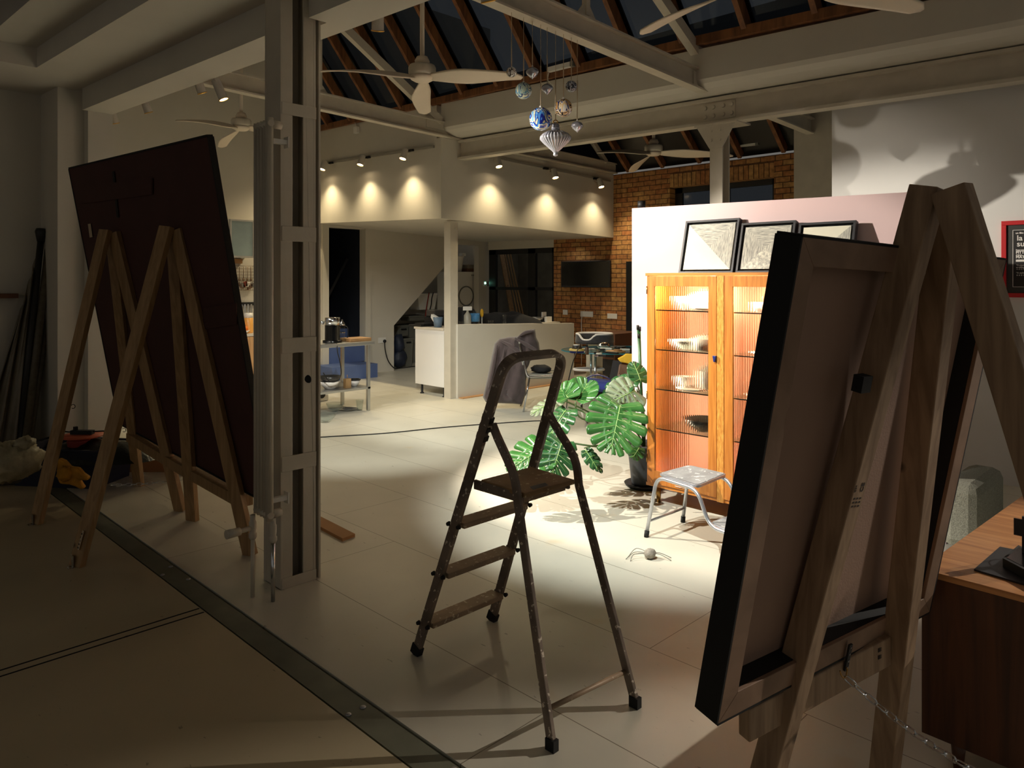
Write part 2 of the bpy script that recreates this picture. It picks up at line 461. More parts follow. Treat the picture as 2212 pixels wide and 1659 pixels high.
# ------------------------------------------------------------------ the materials of this place
m_wall = M('wall_paint', rgb(205, 200, 188), .7, var=.03, scale=2, bump=.03, bscale=120)
m_wallw = M('wall_white', rgb(222, 222, 220), .7, var=.02, scale=2, bump=.03, bscale=120)
m_ceil = M('ceiling_paint', rgb(205, 200, 190), .75, var=.03, scale=2)
m_steel = M('painted_steel', rgb(200, 192, 176), .45, var=.06, scale=6, bump=.06, bscale=50)
m_fan = M('fan_cream', rgb(226, 212, 192), .4, var=.03)
m_pink = M('pink_paint', rgb(226, 200, 202), .7, var=.02, scale=2)
m_floor = FLOOR('floor_paint', rgb(216, 212, 196), (.3, .27, .22))
m_floor2 = FLOOR('floor_paint_old', rgb(196, 182, 150), (.3, .27, .22), sheets=False, rough=.4)
m_strip = M('threshold_plate', rgb(108, 110, 95), .45, var=.15, scale=8)
m_black = M('matt_black', rgb(12, 12, 13), .6, var=.2)
m_gap = M('dark_gap', rgb(6, 6, 6), .9)
m_brick = BRICK('brickwork')
m_soldier = BRICK('brick_soldier', soldier=True, off=(-3.235, 0))
m_rafter = WOOD('rafter_timber', rgb(96, 58, 30), rgb(140, 92, 52), stretch=(6, 6, 1), rough=.6, knots=False)
m_bar = M('glazing_bar', rgb(60, 62, 64), .5)
m_night = THIN('roof_glass', (.10, .12, .15), gloss=.03, rough=.1)
m_pane = THIN('window_glass', (.8, .85, .88), gloss=.06)
m_dkframe = M('dark_frame', rgb(22, 24, 27), .5, var=.1)
m_pine = WOOD('pine', rgb(146, 114, 74), rgb(178, 144, 100), stretch=(16, 16, 1.2), rough=.62)
m_pine2 = WOOD('grey_pine', rgb(134, 108, 84), rgb(172, 144, 116), stretch=(16, 16, 1.2), rough=.62)
m_pine_h = WOOD('pine_rail', rgb(150, 110, 66), rgb(186, 144, 96), stretch=(2, 14, 14), rough=.62)
m_maroon = M('maroon_board', rgb(74, 40, 34), .8, var=.12, scale=3, bump=.05)
m_board_edge = M('board_black_edge', rgb(10, 9, 9), .7)
m_oak = WOOD('oak_cabinet', rgb(172, 100, 34), rgb(204, 132, 54), stretch=(22, 22, 1.3), rough=.42, knots=False, coat=.15)
m_oak_h = WOOD('oak_rail', rgb(172, 102, 36), rgb(204, 134, 56), stretch=(22, 1.3, 22), rough=.42, knots=False, coat=.15)
m_oak_ray = WOOD('oak_centre_stile', rgb(180, 112, 42), rgb(222, 160, 76), stretch=(30, 30, 7), rough=.4, knots=False, coat=.15, scale=3)
m_peach = M('cabinet_back', rgb(204, 156, 132), .7, var=.04, scale=2)
m_reed = GLASS('reeded_glass', (.98, .99, .97), 0., 1.4)
m_shelfglass = THIN('shelf_glass', (.88, .95, .92), gloss=.1)
m_glassedge = M('glass_edge', rgb(40, 62, 56), .25)
m_led = EMIT('led_strip', (1, .82, .55), 6.)
m_china = M('white_china', rgb(236, 232, 226), .25, var=.02)
m_chinapink = M('pink_china', rgb(226, 196, 190), .3, var=.02)
m_chinadark = M('dark_china', rgb(60, 58, 56), .3, var=.1)
m_navy = M('navy_handle', rgb(28, 42, 110), .4)
m_brass = M('brass', rgb(170, 130, 70), .35, metal=1)
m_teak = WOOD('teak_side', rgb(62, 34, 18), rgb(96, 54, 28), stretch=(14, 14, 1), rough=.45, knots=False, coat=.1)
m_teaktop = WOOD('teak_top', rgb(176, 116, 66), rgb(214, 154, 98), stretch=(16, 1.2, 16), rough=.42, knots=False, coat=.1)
m_ladder = SPECK('ladder_grime', rgb(122, 108, 96), rgb(216, 204, 186), scale=46, th=.62, rough=.4, metal=.2, var=.35)
m_tread = SPECK('ladder_tread', rgb(158, 136, 112), rgb(214, 200, 176), scale=52, th=.63, rough=.55, metal=.2, var=.2)
m_plat = SPECK('ladder_platform', rgb(146, 116, 78), rgb(206, 188, 150), scale=34, th=.64, rough=.6, var=.25)
m_rubber = M('black_rubber', rgb(16, 16, 16), .8)
m_silver = M('silver_tube', rgb(184, 186, 192), .35, metal=.75, var=.05)
m_stooltop = SPECK('stool_mat', rgb(150, 150, 150), rgb(220, 220, 216), scale=30, th=.62, rough=.6, var=.2)
m_chrome = M('chrome', rgb(205, 208, 212), .12, metal=1, var=.02)
m_stain = M('stainless', rgb(186, 186, 182), .32, metal=.85, var=.04)
m_leaf = M('leaf_green', rgb(60, 112, 52), .28, var=.25, scale=7, coat=.3)
m_leaf2 = M('leaf_dark', rgb(42, 88, 46), .35, var=.25, scale=7, coat=.2)
m_leafpale = M('leaf_grey_green', rgb(128, 140, 112), .5, var=.15, scale=7)
m_vein = M('leaf_vein', rgb(150, 186, 110), .4)
m_stem = M('plant_stem', rgb(70, 92, 48), .5)
m_pot = M('plant_pot', rgb(62, 66, 70), .6, var=.15)
m_soil = M('soil', rgb(60, 46, 34), .95, var=.4, bump=.6, bscale=80)
m_coat = M('coat_wool', rgb(78, 66, 66), .95, var=.12, scale=12, bump=.25, bscale=220, sheen=.3)
m_seatpad = M('grey_seat', rgb(150, 148, 138), .7, var=.1, scale=14)
m_tglass = THIN('table_glass', (.72, .9, .93), gloss=.22)
m_tedge = M('table_glass_edge', rgb(40, 130, 150), .2, var=.1)
m_plush = M('charcoal_plush', rgb(60, 60, 66), .95, var=.15, scale=30, bump=.3, bscale=200, sheen=.4)
m_plushw = M('white_plush', rgb(226, 224, 226), .95, var=.05, bump=.3, bscale=200)
m_cream = M('cream_post', rgb(206, 198, 176), .8, var=.05)
m_blue = M('blue_cloth', rgb(30, 44, 112), .85, var=.15, bump=.15)
m_leather = M('brown_leather', rgb(88, 66, 50), .5, var=.15)
m_blackcloth = M('black_cloth', rgb(24, 24, 26), .9, var=.2, bump=.2)
m_yellow = M('yellow_cloth', rgb(196, 160, 40), .8, var=.12, bump=.2)
m_screen = M('tv_screen', rgb(10, 11, 12), .18, spec=.6)
m_white = M('white_plastic', rgb(228, 226, 220), .4, var=.02)
m_whitegloss = M('white_gloss', rgb(232, 230, 226), .15, var=.01, coat=.3)
m_worktop = M('worktop', rgb(206, 198, 184), .4)
m_greybin = M('grey_plastic', rgb(112, 112, 104), .5, var=.1)
m_stepblue = M('blue_stair', rgb(84, 104, 152), .6, var=.06)
m_navywall = M('dark_stairwell', rgb(24, 30, 42), .8, var=.1)
m_frost = M('frosted_pane', rgb(150, 168, 172), .25, var=.12, scale=3)
m_alu = M('aluminium', rgb(200, 200, 196), .35, metal=.6)
m_orange = M('orange_skin', rgb(232, 120, 24), .5, var=.1, bump=.2, bscale=150)
m_amber = M('amber_jug', rgb(240, 176, 90), .3, var=.08)
m_clear = THIN('clear_glass', (.93, .96, .96), gloss=.1)
m_acrylic = THIN('acrylic', (.95, .97, .98), gloss=.08)
m_cable = M('black_cable', rgb(14, 14, 14), .6)
m_mdf = M('mdf', rgb(186, 140, 92), .75, var=.05)
m_mdfedge = M('mdf_edge', rgb(92, 58, 38), .8)
m_card = M('cardboard', rgb(172, 124, 82), .85, var=.08)
m_crate = M('navy_crate', rgb(22, 26, 50), .6, var=.15)
m_bag = M('black_bag', rgb(24, 28, 22), .3, var=.3, bump=.9, bscale=22)
m_glove = M('yellow_glove', rgb(198, 140, 32), .8, var=.2, scale=14, bump=.3)
m_redcable = M('red_cable', rgb(150, 44, 34), .6, var=.15)
m_reel = M('orange_reel', rgb(206, 96, 62), .5, var=.1)
m_fluff = M('cream_bag', rgb(176, 166, 136), .45, var=.25, scale=9, bump=1., bscale=16)
m_carpet = M('carpet_roll', rgb(92, 86, 72), .95, var=.2, bump=.4, bscale=90)
m_plastic = M('cloudy_sheet', rgb(120, 112, 96), .45, var=.2, scale=5, bump=.5, bscale=12)
m_pole = M('grimy_pole', rgb(92, 84, 68), .5, var=.25, scale=20)
m_poledk = M('black_pole', rgb(34, 32, 28), .5, var=.2)
m_lens = EMIT('lamp_lens', (1, .78, .48), 14.)
m_lenscool = EMIT('cool_lens', (.95, 1, .95), 14.)
m_lensdim = EMIT('faint_lens', (1, .97, .9), .35)
m_spotbody = M('spot_body', rgb(196, 190, 178), .45)
m_gold = M('gold_rim', rgb(230, 180, 90), .3, metal=1)
m_track = M('track_grey', rgb(150, 145, 134), .5)
m_red = M('red_frame', rgb(196, 26, 34), .4, var=.1)
m_poster = M('poster_grey', rgb(52, 52, 50), .6, var=.05)
m_posterdk = M('poster_black', rgb(24, 22, 22), .6)
m_ink = M('white_ink', rgb(236, 234, 230), .6)
m_stamp = M('stamp_ink', rgb(40, 30, 24), .8)
m_paper = M('paper_label', rgb(206, 186, 156), .7)
m_canvasback = M('canvas_back', rgb(160, 130, 112), .85, var=.06, scale=3, bump=.1, bscale=160)
m_stretcher = WOOD('stretcher_wood', rgb(124, 98, 78), rgb(150, 120, 98), stretch=(3, 12, 3), rough=.65)
m_pale = WOOD('pale_wood', rgb(176, 132, 88), rgb(206, 164, 116), stretch=(12, 12, 1.2), rough=.62)
m_canvasblk = M('canvas_black', rgb(8, 8, 11), .7)
m_frame = M('frame_black', rgb(40, 42, 48), .45, var=.15)
m_cream_art = M('art_plain', rgb(226, 226, 208), .6, var=.03, scale=12)
def hatch(name, stretch, dark=rgb(122, 124, 122), light=rgb(216, 216, 202), scale=14.):
    return WOOD(name, dark, light, stretch=stretch, rough=.6, knots=False, scale=scale, bump=.3)
m_hatch_h = hatch('art_hatch_level', (1, 1.2, 14), scale=12.)
m_hatch_v = hatch('art_hatch_upright', (1, 14, 1.4), scale=12.)
m_hatch_s = hatch('art_hatch_stipple', (4, 4, 4), dark=rgb(150, 152, 146), light=rgb(232, 232, 216), scale=11.)
m_frosttile = M('kitchen_tile', rgb(196, 188, 168), .35, var=.04)
m_rack = M('wire_rack', rgb(120, 100, 80), .4, metal=.5)
m_clutter = M('utensils', rgb(140, 110, 90), .5, var=.5, scale=24)
m_sofa = M('grey_tweed', rgb(140, 140, 128), .95, var=.35, scale=160, bump=.4, bscale=200)
m_mousefur = M('grey_fur', rgb(160, 152, 140), .95, var=.25, scale=60, bump=.7, bscale=140)
m_silverball = M('silvered_glass', rgb(176, 178, 190), .12, metal=.7, var=.35, scale=22)
m_string = M('pale_string', rgb(196, 178, 150), .8)
# ------------------------------------------------------------------ the room
# floor: main studio sheets, threshold plate in the opening, older floor on the near side
struct(MB().box((1.715, -4, -.1), (11.2, 13, 0)), 'floor', m_floor)
struct(MB().box((-5, -4, -.1), (1.575, 9, 0)), 'floor', m_floor2)
mb = MB().box((1.585, -4, -.1), (1.70, 8.3, -.002))
t = struct(mb, 'trim_1', m_strip)
for x, y in ((784, 1527), (746, 1546), (345, 1243), (375, 1222), (410, 1250), (1015, 1640)):
    p = onz(x, y, 0)
    p.x = min(1.68, max(1.60, p.x))
    MB().lathe([(.013, 0), (.012, .003), (.006, .006), (0, .0065)], (p.x, p.y, -.002), n=10).build('plate_bolt', m_silver, t)
struct(MB().box((1.699, -4, -.12), (1.716, 8.3, -.02)), 'trim_2', m_gap)
struct(MB().box((1.574, -4, -.12), (1.586, 8.3, -.012)), 'trim_3', m_gap)
# a pair of old cuts in the near floor and one running beside the plate
g = MB()
for y in (3.86, 3.80): g.box((-3, y-.006, -.02), (1.57, y+.006, .0006))
struct(g, 'trim_4', m_gap)

# far end of the near zone: recess and stepped piers
struct(MB().box((-4, 8.75, 0), (2.0, 8.9, 3.9)), 'wall_end', m_wall)
struct(MB().box((1.95, 8.12, 0), (2.19, 8.9, 3.9)), 'wall_pier', m_wall)
struct(MB().box((2.18, 8.0, 0), (2.40, 8.9, 3.9)), 'wall_pier', m_wall)
# ceiling over the near zone with two stepped openings
def zc(x, y): return 3.2+.044*y
def cpt(px, py):
    p = onz(px, py, 3.5)
    for _ in range(6): p = onz(px, py, zc(p.x, p.y))
    return p
A_ = cpt(79, 146); B_ = cpt(322, 0)
dirc = (B_-A_); dirc.z = 0; dirc.normalize()
A = Vector((A_.x, A_.y, 0)); sd = Vector((dirc.y, -dirc.x, 0))   # sd points toward +X
if sd.x < 0: sd = -sd
far = A+dirc*9
def cz(p, dz=0): return Vector((p.x, p.y, zc(p.x, p.y)+dz))
wide = -2.6
a0, a1, b0, b1 = A, A+sd*wide, far, far+sd*wide
XR, YB, XL, YF = 2.3, 8.9, -4.0, -4.0
c = MB()
# ring of ceiling round the opening
c.quad(cz(a0), cz(b0), cz(Vector((XR, YF, 0))), cz(Vector((XR, YB, 0))))
c.quad(cz(a0), cz(Vector((XR, YB, 0))), cz(Vector((XL, YB, 0))), cz(a1))
c.quad(cz(a1), cz(Vector((XL, YB, 0))), cz(Vector((XL, YF, 0))), cz(b1))
d1 = .17
c.quad(cz(a0), cz(b0), cz(b0, d1), cz(a0, d1)); c.quad(cz(a0), cz(a0, d1), cz(a1, d1), cz(a1)); c.quad(cz(a1), cz(a1, d1), cz(b1, d1), cz(b1))
# inner tray with a deeper opening
ia0 = A+dirc*.18-sd*.36; ib0 = far-sd*.36; ia1 = A+dirc*.18+sd*(wide+.36); ib1 = far+sd*(wide+.36)
c.quad(cz(a0, d1), cz(b0, d1), cz(ib0, d1), cz(ia0, d1)); c.quad(cz(a0, d1), cz(ia0, d1), cz(ia1, d1), cz(a1, d1)); c.quad(cz(a1, d1), cz(ia1, d1), cz(ib1, d1), cz(b1, d1))
d2 = .75
c.quad(cz(ia0, d1), cz(ib0, d1), cz(ib0, d2), cz(ia0, d2)); c.quad(cz(ia0, d1), cz(ia0, d2), cz(ia1, d2), cz(ia1, d1)); c.quad(cz(ia1, d1), cz(ia1, d2), cz(ib1, d2), cz(ib1, d1))
struct(c, 'ceiling', m_ceil)
struct(MB().quad(cz(ia0, d2), cz(ib0, d2), cz(ib1, d2), cz(ia1, d2)), 'window_1', m_night)
struct(MB().quad(cz(ia0, d2+.1), cz(ib0, d2+.1), cz(ib1, d2+.1), cz(ia1, d2+.1)), 'ceiling', m_dkframe)

# downstand over the opening
FX = 2.40
f0, f1, f2 = onx(243.7, 246.8, FX), onx(573, 129.7, FX), onx(930, 0, FX)
k = (f2.z-f1.z)/(f2.y-f1.y); f3 = Vector((FX, -4, f2.z+k*(-4-f2.y)))
f0 = Vector((FX, 8.0, f0.z))
def fz(y):
    for p, q in ((f0, f1), (f1, f2), (f2, f3)):
        if y >= q.y or q is f3: return p.z+(q.z-p.z)*(y-p.y)/(q.y-p.y)
mb = MB()
for ya, yb, xa in ((8.0, f1.y, 2.13), (f1.y, 3.98, 2.13), (3.98, 3.74, 2.245), (3.74, f2.y, 2.13), (f2.y, -4, 2.13)):
    mb.hexa([(xa, ya, fz(ya)), (xa, yb, fz(yb)), (FX, yb, fz(yb)), (FX, ya, fz(ya))], [(xa, ya, 4.2), (xa, yb, 4.2), (FX, yb, 4.2), (FX, ya, 4.2)])
struct(mb, 'wall_downstand', m_wall)

# gable wall behind the kitchen, with the stair opening and the triangle under the stairs
YG = 11.4
xs0, xs1 = ony(708, 700, YG).x, ony(787, 700, YG).x
zt = ony(745, 493, YG).z
tri = [ony(x, y, YG) for x, y in ((851, 795), (851, 703), (957, 580), (1034, 490))]
xe = ony(1034, 600, YG).x
mb = MB()
th = Vector((0, .15, 0))
mb.prism([(2.3, YG, 0), (xs0, YG, 0), (xs0, YG, 7), (2.3, YG, 7)], th)
mb.prism([(xs0, YG, zt), (xs1, YG, zt), (xs1, YG, 7), (xs0, YG, 7)], th)
zl = 2.42
mb.prism([(xs1, YG, 0), (tri[0].x, YG, 0), (tri[0].x, YG, tri[1].z), (tri[2].x, YG, tri[2].z), (tri[2].x+.35, YG, zl), (tri[2].x+.35, YG, 7), (xs1, YG, 7)], th)
mb.prism([(tri[2].x+.35, YG, zl), (xe, YG, zl), (xe, YG, 7), (tri[2].x+.35, YG, 7)], th)
mb.prism([(xe, YG, 0), (10.75, YG, 0), (10.75, YG, 7), (xe, YG, 7)], th)
struct(mb, 'wall_gable', m_wall)
mb = MB().box((xs1, YG-.04, 0), (ony(798, 600, YG).x, YG, zt+.05)).box((ony(694, 600, YG).x, YG-.04, 0), (xs0, YG, zt+.05))
struct(mb, 'trim_6', m_wall)
# stairwell: dark walls, blue stair
mb = MB().box((xs0-.5, YG+1.6, 0), (xs1+.4, YG+1.7, 4)).box((xs0-.1, YG+.16, 0), (xs0, YG+1.6, 4)).box((xs1, YG+.16, 0), (xs1+.1, YG+1.6, 4)).box((xs0-.1, YG+.16, 2.7), (xs1+.1, YG+1.6, 2.8))
struct(mb, 'wall_stairwell', m_navywall)
st = MB()
st.box((xs0-.25, YG-.55, 0), (ony(812, 772, YG-.5).x, YG-.01, .24), 0)
st.box((xs0+.01, YG-.02, .24), (xs1-.01, YG+.5, .55), 0)
st.box((xs0+.01, YG+.5, .24), (xs1-.01, YG+.8, .80), 0)
o = struct(st, 'trim_7', m_stepblue)
rl = MB().beam((xs0+.12, YG+.5, 1.1), (xs1-.05, YG+.5, 2.1), .05, .05)
struct(rl, 'trim_8', m_dkframe)
# storage recess
mb = MB().box((xs1+.1, 12.7, 0), (10.75, 12.8, 2.6)).box((xs1+.1, YG+.16, 0), (xs1+.2, 12.7, 2.6)).box((10.66, YG+.15, 0), (10.75, 12.7, 2.6))
struct(mb, 'wall_recess', m_wall)

# mezzanine: two faces and the soffit
mz0 = onx(953, 471.5, 6.645)
XM, YM = 6.645, mz0.y
bL, bC, bR = onx(694, 482, XM), mz0, ony(1322, 513, YM)
k = (bL.z-bC.z)/(bL.y-bC.y); bLL = Vector((XM, YG, bC.z+k*(YG-bC.y)))
k = (bR.z-bC.z)/(bR.x-bC.x); XB = 10.6; bRR = Vector((XB, YM, bC.z+k*(XB-bC.x)))
sill = [onx(696, 283, XM), onx(960, 223, XM), onx(1351, 134.5, XM), onx(1628, 72, XM), onx(1891, 17, XM)]
def sill_z(y):
    P = sill
    for a, b in zip(P, P[1:]):
        if y >= b.y or b is P[-1]:
            return a.z+(b.z-a.z)*(y-a.y)/(b.y-a.y)
bC1 = Vector((XM, YM+.1, bC.z))
mb = MB().prism([bC1, bLL, (XM, YG, sill_z(YG)), (XM, YM+.1, sill_z(YM))], (.1, 0, 0))
struct(mb, 'wall_mezzanine_left', m_wall)
mb = MB().prism([bC, bRR, (XB, YM, 3.62), (XM, YM, 3.70)], (0, .1, 0))
struct(mb, 'wall_mezzanine_right', m_wall)
sof = MB()
bFF = Vector((XB, YG, 2.5))
sof.add([bC, bLL, bFF, bRR], [(0, 1, 2), (0, 2, 3)]); sof.add([p+Vector((0, 0, .15)) for p in (bC, bLL, bFF, bRR)], [(0, 1, 2), (0, 2, 3)])
struct(sof, 'ceiling', m_ceil)
for x, y in ((893, 492.5), (1000, 487), (1008, 505), (1118, 500.5), (1112, 515.5), (1221, 511.5)):
    p = onz(x, y, 2.53)
    mm = ((p.x-bC.x)/(bRR.x-bC.x)); nn = ((p.y-bC.y)/(bLL.y-bC.y))
    z = bC.z+(bRR.z-bC.z)*mm+(bLL.z-bC.z)*nn
    p = onz(x, y, z-.004)
    d = thing('downlight', 'small round downlight in the ceiling under the mezzanine', 'light', p, 'downlights under the mezzanine')
    MB().tube([p, p+Vector((0, 0, .02))], .06, 16).build('trim_ring', m_white, d)
    MB().disc(p-Vector((0, 0, .002)), .042, h=.004).build('lens', m_lensdim, d)
    spot_light(p-Vector((0, 0, .012)), p-Vector((0, 0, 1)), 3.2, (1, .9, .74), 140, .8, .04, parent=d)

# gutter boxing under the skylight sill (in front of the second bay), then white partition
gz = [onx(1040, 260, XM), onx(1440, 183, XM), onx(1797, 112, XM), onx(2212, 40, XM)]
def gut_z(y):
    a, b = gz[0], gz[-1]
    return a.z+(b.z-a.z)*(y-a.y)/(b.y-a.y)
mb = MB()
Y0, Y1 = YM, -2.0
mb.hexa([(XM, Y0, gut_z(Y0)), (XM, Y1, gut_z(Y1)), (XM+.08, Y1, gut_z(Y1)), (XM+.08, Y0, gut_z(Y0))], [(XM, Y0, sill_z(Y0)), (XM, Y1, sill_z(Y1)), (XM+.08, Y1, sill_z(Y1)), (XM+.08, Y0, sill_z(Y0))])
def arcp(y, i, n=5):
    a = math.pi/2*i/n; g0 = gut_z(y)
    return Vector((XM+.55*(1-math.cos(a)), y, g0-.13*math.sin(a)))
for i in range(5): mb.quad(arcp(Y0, i), arcp(Y1, i), arcp(Y1, i+1), arcp(Y0, i+1))
struct(mb, 'wall_gutter', m_wall)
# brown sill and rafters of the night skylight
mb = MB()
for a, b in ((YG, YM), (YM, 4.0), (4.0, -2.0)):
    mb.hexa([(XM-.05, a, sill_z(a)), (XM-.05, b, sill_z(b)), (XM+.1, b, sill_z(b)), (XM+.1, a, sill_z(a))], [(XM-.05, a, sill_z(a)+.09), (XM-.05, b, sill_z(b)+.09), (XM+.1, b, sill_z(b)+.09), (XM+.1, a, sill_z(a)+.09)])
struct(mb, 'trim_9', m_rafter)
SL = 1.28
RID = 4.35
for i in range(15):
    y = 10.98-.684*i
    z0 = sill_z(y)+.05
    struct(MB().beam((XM+.03, y, z0), (RID, y, z0+SL*(XM-RID)), .055, .13, up=(1, 0, SL)), 'trim_%d' % (10+i), m_rafter)
    struct(MB().beam((XM+.10, y, z0+.09), (RID, y, z0+.09+SL*(XM+.07-RID)), .09, .025, up=(1, 0, SL)), 'window_bar_%d' % (i+1), m_bar)
z = sill_z(YG)+.12; zb = sill_z(-2)+.12
struct(MB().quad((XM+.1, YG, z), (XM+.1, -2, zb), (RID, -2, zb+SL*(XM+.1-RID)), (RID, YG, z+SL*(XM+.1-RID))), 'window_2', m_night)
# the slope on the near side of the ridge, plastered
struct(MB().quad((RID, YG, 7.3), (RID, -2, 7.0), (2.45, -2, 4.1), (2.45, YG, 4.1)), 'ceiling', m_ceil)

# second bay: brick wall with a high window, dark roof
YW0, YW1 = 4.2, 9.47
wa, wb = onx(1447, 405, XB), onx(1672, 396, XB)
wz0, wz1 = 1.9, wa.z
bt = lambda y: 3.57
mb = MB()
mb.box((XB, wa.y, 0), (XB+.25, YW1, 3.57)).box((XB, YW0, 0), (XB+.25, wb.y, 3.57)).box((XB, wb.y, 0), (XB+.25, wa.y, wz0)).box((XB, wb.y, wz1+.225), (XB+.25, wa.y, 3.57))
struct(mb, 'wall_brick', m_brick)
struct(MB().box((XB-.003, wb.y, wz1), (XB+.25, wa.y, wz1+.225)), 'wall_brick', m_soldier)
mb = MB().box((XB+.16, wa.y-.14, wz0), (XB+.2, wa.y, wz1)).box((XB+.16, wb.y, wz0), (XB+.2, wb.y+.1, wz1)).box((XB+.16, wb.y, wz1-.09), (XB+.2, wa.y, wz1)).box((XB+.16, (wa.y+wb.y)/2-.09, wz0), (XB+.2, (wa.y+wb.y)/2+.03, wz1))
w = struct(mb, 'window_3', m_dkframe)
MB().quad((XB+.19, wa.y, wz0), (XB+.19, wb.y, wz0), (XB+.19, wb.y, wz1), (XB+.19, wa.y, wz1)).build('pane', m_night, w)
# glazed black doors beside the brick
yd0, yd1 = YW1, 11.3
dz = onx(1130, 537, XB).z
mb = MB()
mb.box((XB, yd0, dz), (XB+.2, yd1, 2.62))
struct(mb, 'wall_lintel', m_wall)
fr = MB()
ymid = onx(1147, 620, XB).y
for ya, yb in ((yd0, yd0+.06), (ymid-.10, ymid+.10), (yd1-.20, yd1)): fr.box((XB+.02, ya, 0), (XB+.08, yb, dz))
fr.box((XB+.02, yd0, dz-.1), (XB+.08, yd1, dz)).box((XB+.02, yd0, 1.50), (XB+.08, yd1, 1.56)).box((XB+.02, yd0, 0), (XB+.08, yd1, .2))
dr = struct(fr, 'door_1', m_dkframe)
MB().quad((XB+.05, yd0, 0), (XB+.05, yd1, 0), (XB+.05, yd1, dz), (XB+.05, yd0, dz)).build('pane', m_pane, dr)
struct(MB().box((XB+1.6, 7, 0), (XB+1.7, 13, 2.8)).box((XB+.2, 12.0, 0), (XB+1.7, 12.1, 2.8)), 'wall_yard', M('yard_wall', rgb(120, 112, 98), .9, var=.2))
for i, (xa, ya, xb, yb) in enumerate(((1083, 545, 1118, 740), (1090, 545, 1122, 700), (1096, 545, 1128, 700), (1102, 548, 1134, 700))):
    a, b = onx(xa, ya, XB+.9-.06*i), onx(xb, yb, XB+.5+.08*i); b = a+(b-a)*((a.z)/(a.z-b.z))
    single(MB().beam(b, a, .10 if i == 0 else .02, .03), 'leaning_plank', m_pale, ['pale broad plank leaning outside behind the black glazed doors', 'thin lath leaning outside the glazed doors, next to the broad plank', 'thin lath leaning outside the glazed doors, in the middle of three', 'thin lath leaning outside the glazed doors, rightmost of three'][i], 'plank', 'timber leaning outside the doors')
# grey pier that ends the second bay and the white partition right of it
struct(MB().box((9.45, 3.3, 0), (10.6, 4.245, 4.2)), 'wall_pier', m_steel)
XW = 7.25
ye = onx(1797, 300, XW).y
struct(MB().box((XW, -3, 0), (XW+.15, ye, 4.0)), 'wall_right', m_wallw)
# roof of the second bay
mb = MB().quad((7.3, YG, 3.8), (7.3, -3, 3.8), (8.9, -3, 5.2), (8.9, YG, 5.2)).quad((8.9, YG, 5.2), (8.9, -3, 5.2), (XB+.1, -3, 3.62), (XB+.1, YG, 3.62))
struct(mb, 'ceiling', M('roof_dark', rgb(20, 21, 24), .35, var=.2))
for i, y in enumerate((7.7, 7.0, 6.3, 5.6, 4.9, 4.4)):
    struct(MB().beam((XB, y, 3.62), (8.9, y, 5.1), .06, .12), 'trim_%d' % (40+i), m_rafter)
# upper truss tie of the mezzanine bay
# pink partition behind the display cabinet
XP = 5.35
pl = onx(1365, 450, XP); pr_y = 1.40
pz = lambda y: pl.z+(onx(1995, 413, XP).z-pl.z)*(y-pl.y)/(onx(1995, 413, XP).y-pl.y)
struct(MB().prism([(XP, pl.y, 0), (XP, pr_y, 0), (XP, pr_y, pz(pr_y)), (XP, pl.y, pl.z)], (.09, 0, 0)), 'wall_partition', m_pink)
# low half wall of the kitchen peninsula with an unfinished foot
hl, hr = ony(989, 701, YM+.03), ony(1240, 698, YM+.03)
struct(MB().prism([(hl.x, YM+.03, .0), (hr.x, YM+.03, .0), (hr.x, YM+.03, hr.z), (hl.x, YM+.03, hl.z)], (0, .09, 0)), 'wall_half', m_wall)
struct(MB().box((hl.x+.02, YM-.06, 0), (hr.x, YM+.03, .012)), 'trim_46', m_mdf)

# ------------------------------------------------------------------ steelwork
def ibeam(p0, p1, h, w, up=(0, 0, 1), tf=.018, tw=.012, mb=None):
    mb = mb or MB(); p0, p1 = Vector(p0), Vector(p1)
    d = (p1-p0).normalized(); s = d.cross(Vector(up)).normalized(); u = s.cross(d)
    mb.beam(p0+u*(h/2-tf/2), p1+u*(h/2-tf/2), w, tf, up); mb.beam(p0-u*(h/2-tf/2), p1-u*(h/2-tf/2), w, tf, up)
    mb.beam(p0, p1, tw, h-2*tf, up); return mb
XBM = 7.0
bl0, bm0, br0 = onx(992, 346.5, XBM), onx(1545, 268, XBM), onx(2212, 177, XBM)
bl1, bm1, br1 = onx(996, 305, XBM), onx(1545, 206, XBM), onx(2212, 103, XBM)
k = (br0.z-bl0.z)/(br0.y-bl0.y); k1 = (br1.z-bl1.z)/(br1.y-bl1.y)
def bz(y): return bl0.z+k*(y-bl0.y), bl1.z+k1*(y-bl1.y)
ya, yb = YM-.02, -3.0
(za0, za1), (zb0, zb1) = bz(ya), bz(yb)
mb = MB()
hw = .075
def slab(z0a, z1a, z0b, z1b, w): mb.hexa([(XBM-w, ya, z0a), (XBM-w, yb, z0b), (XBM+w, yb, z0b), (XBM+w, ya, z0a)], [(XBM-w, ya, z1a), (XBM-w, yb, z1b), (XBM+w, yb, z1b), (XBM+w, ya, z1a)])
slab(za0, za0+.03, zb0, zb0+.03, hw); slab(za1-.03, za1, zb1-.03, zb1, hw); slab(za0+.03, za1-.03, zb0+.03, zb1-.03, .01)
MBEAM = thing('steel_beam', 'long cream painted steel girder running across the room from the mezzanine corner to the right wall', 'beam', (XBM, 2.5, za0))
mb.build('girder', m_steel, MBEAM)
yp = onx(1548, 300, XBM).y
z0, z1 = bz(4.0)
pk = MB().box((XBM-.022, onx(1590, 235, XBM).y, z0+.045), (XBM-.008, onx(1519, 235, XBM).y, z1-.045))
pk.build('splice_plate', m_steel, MBEAM)
ya_, yb_ = onx(1526, 240, XBM).y, onx(1583, 240, XBM).y
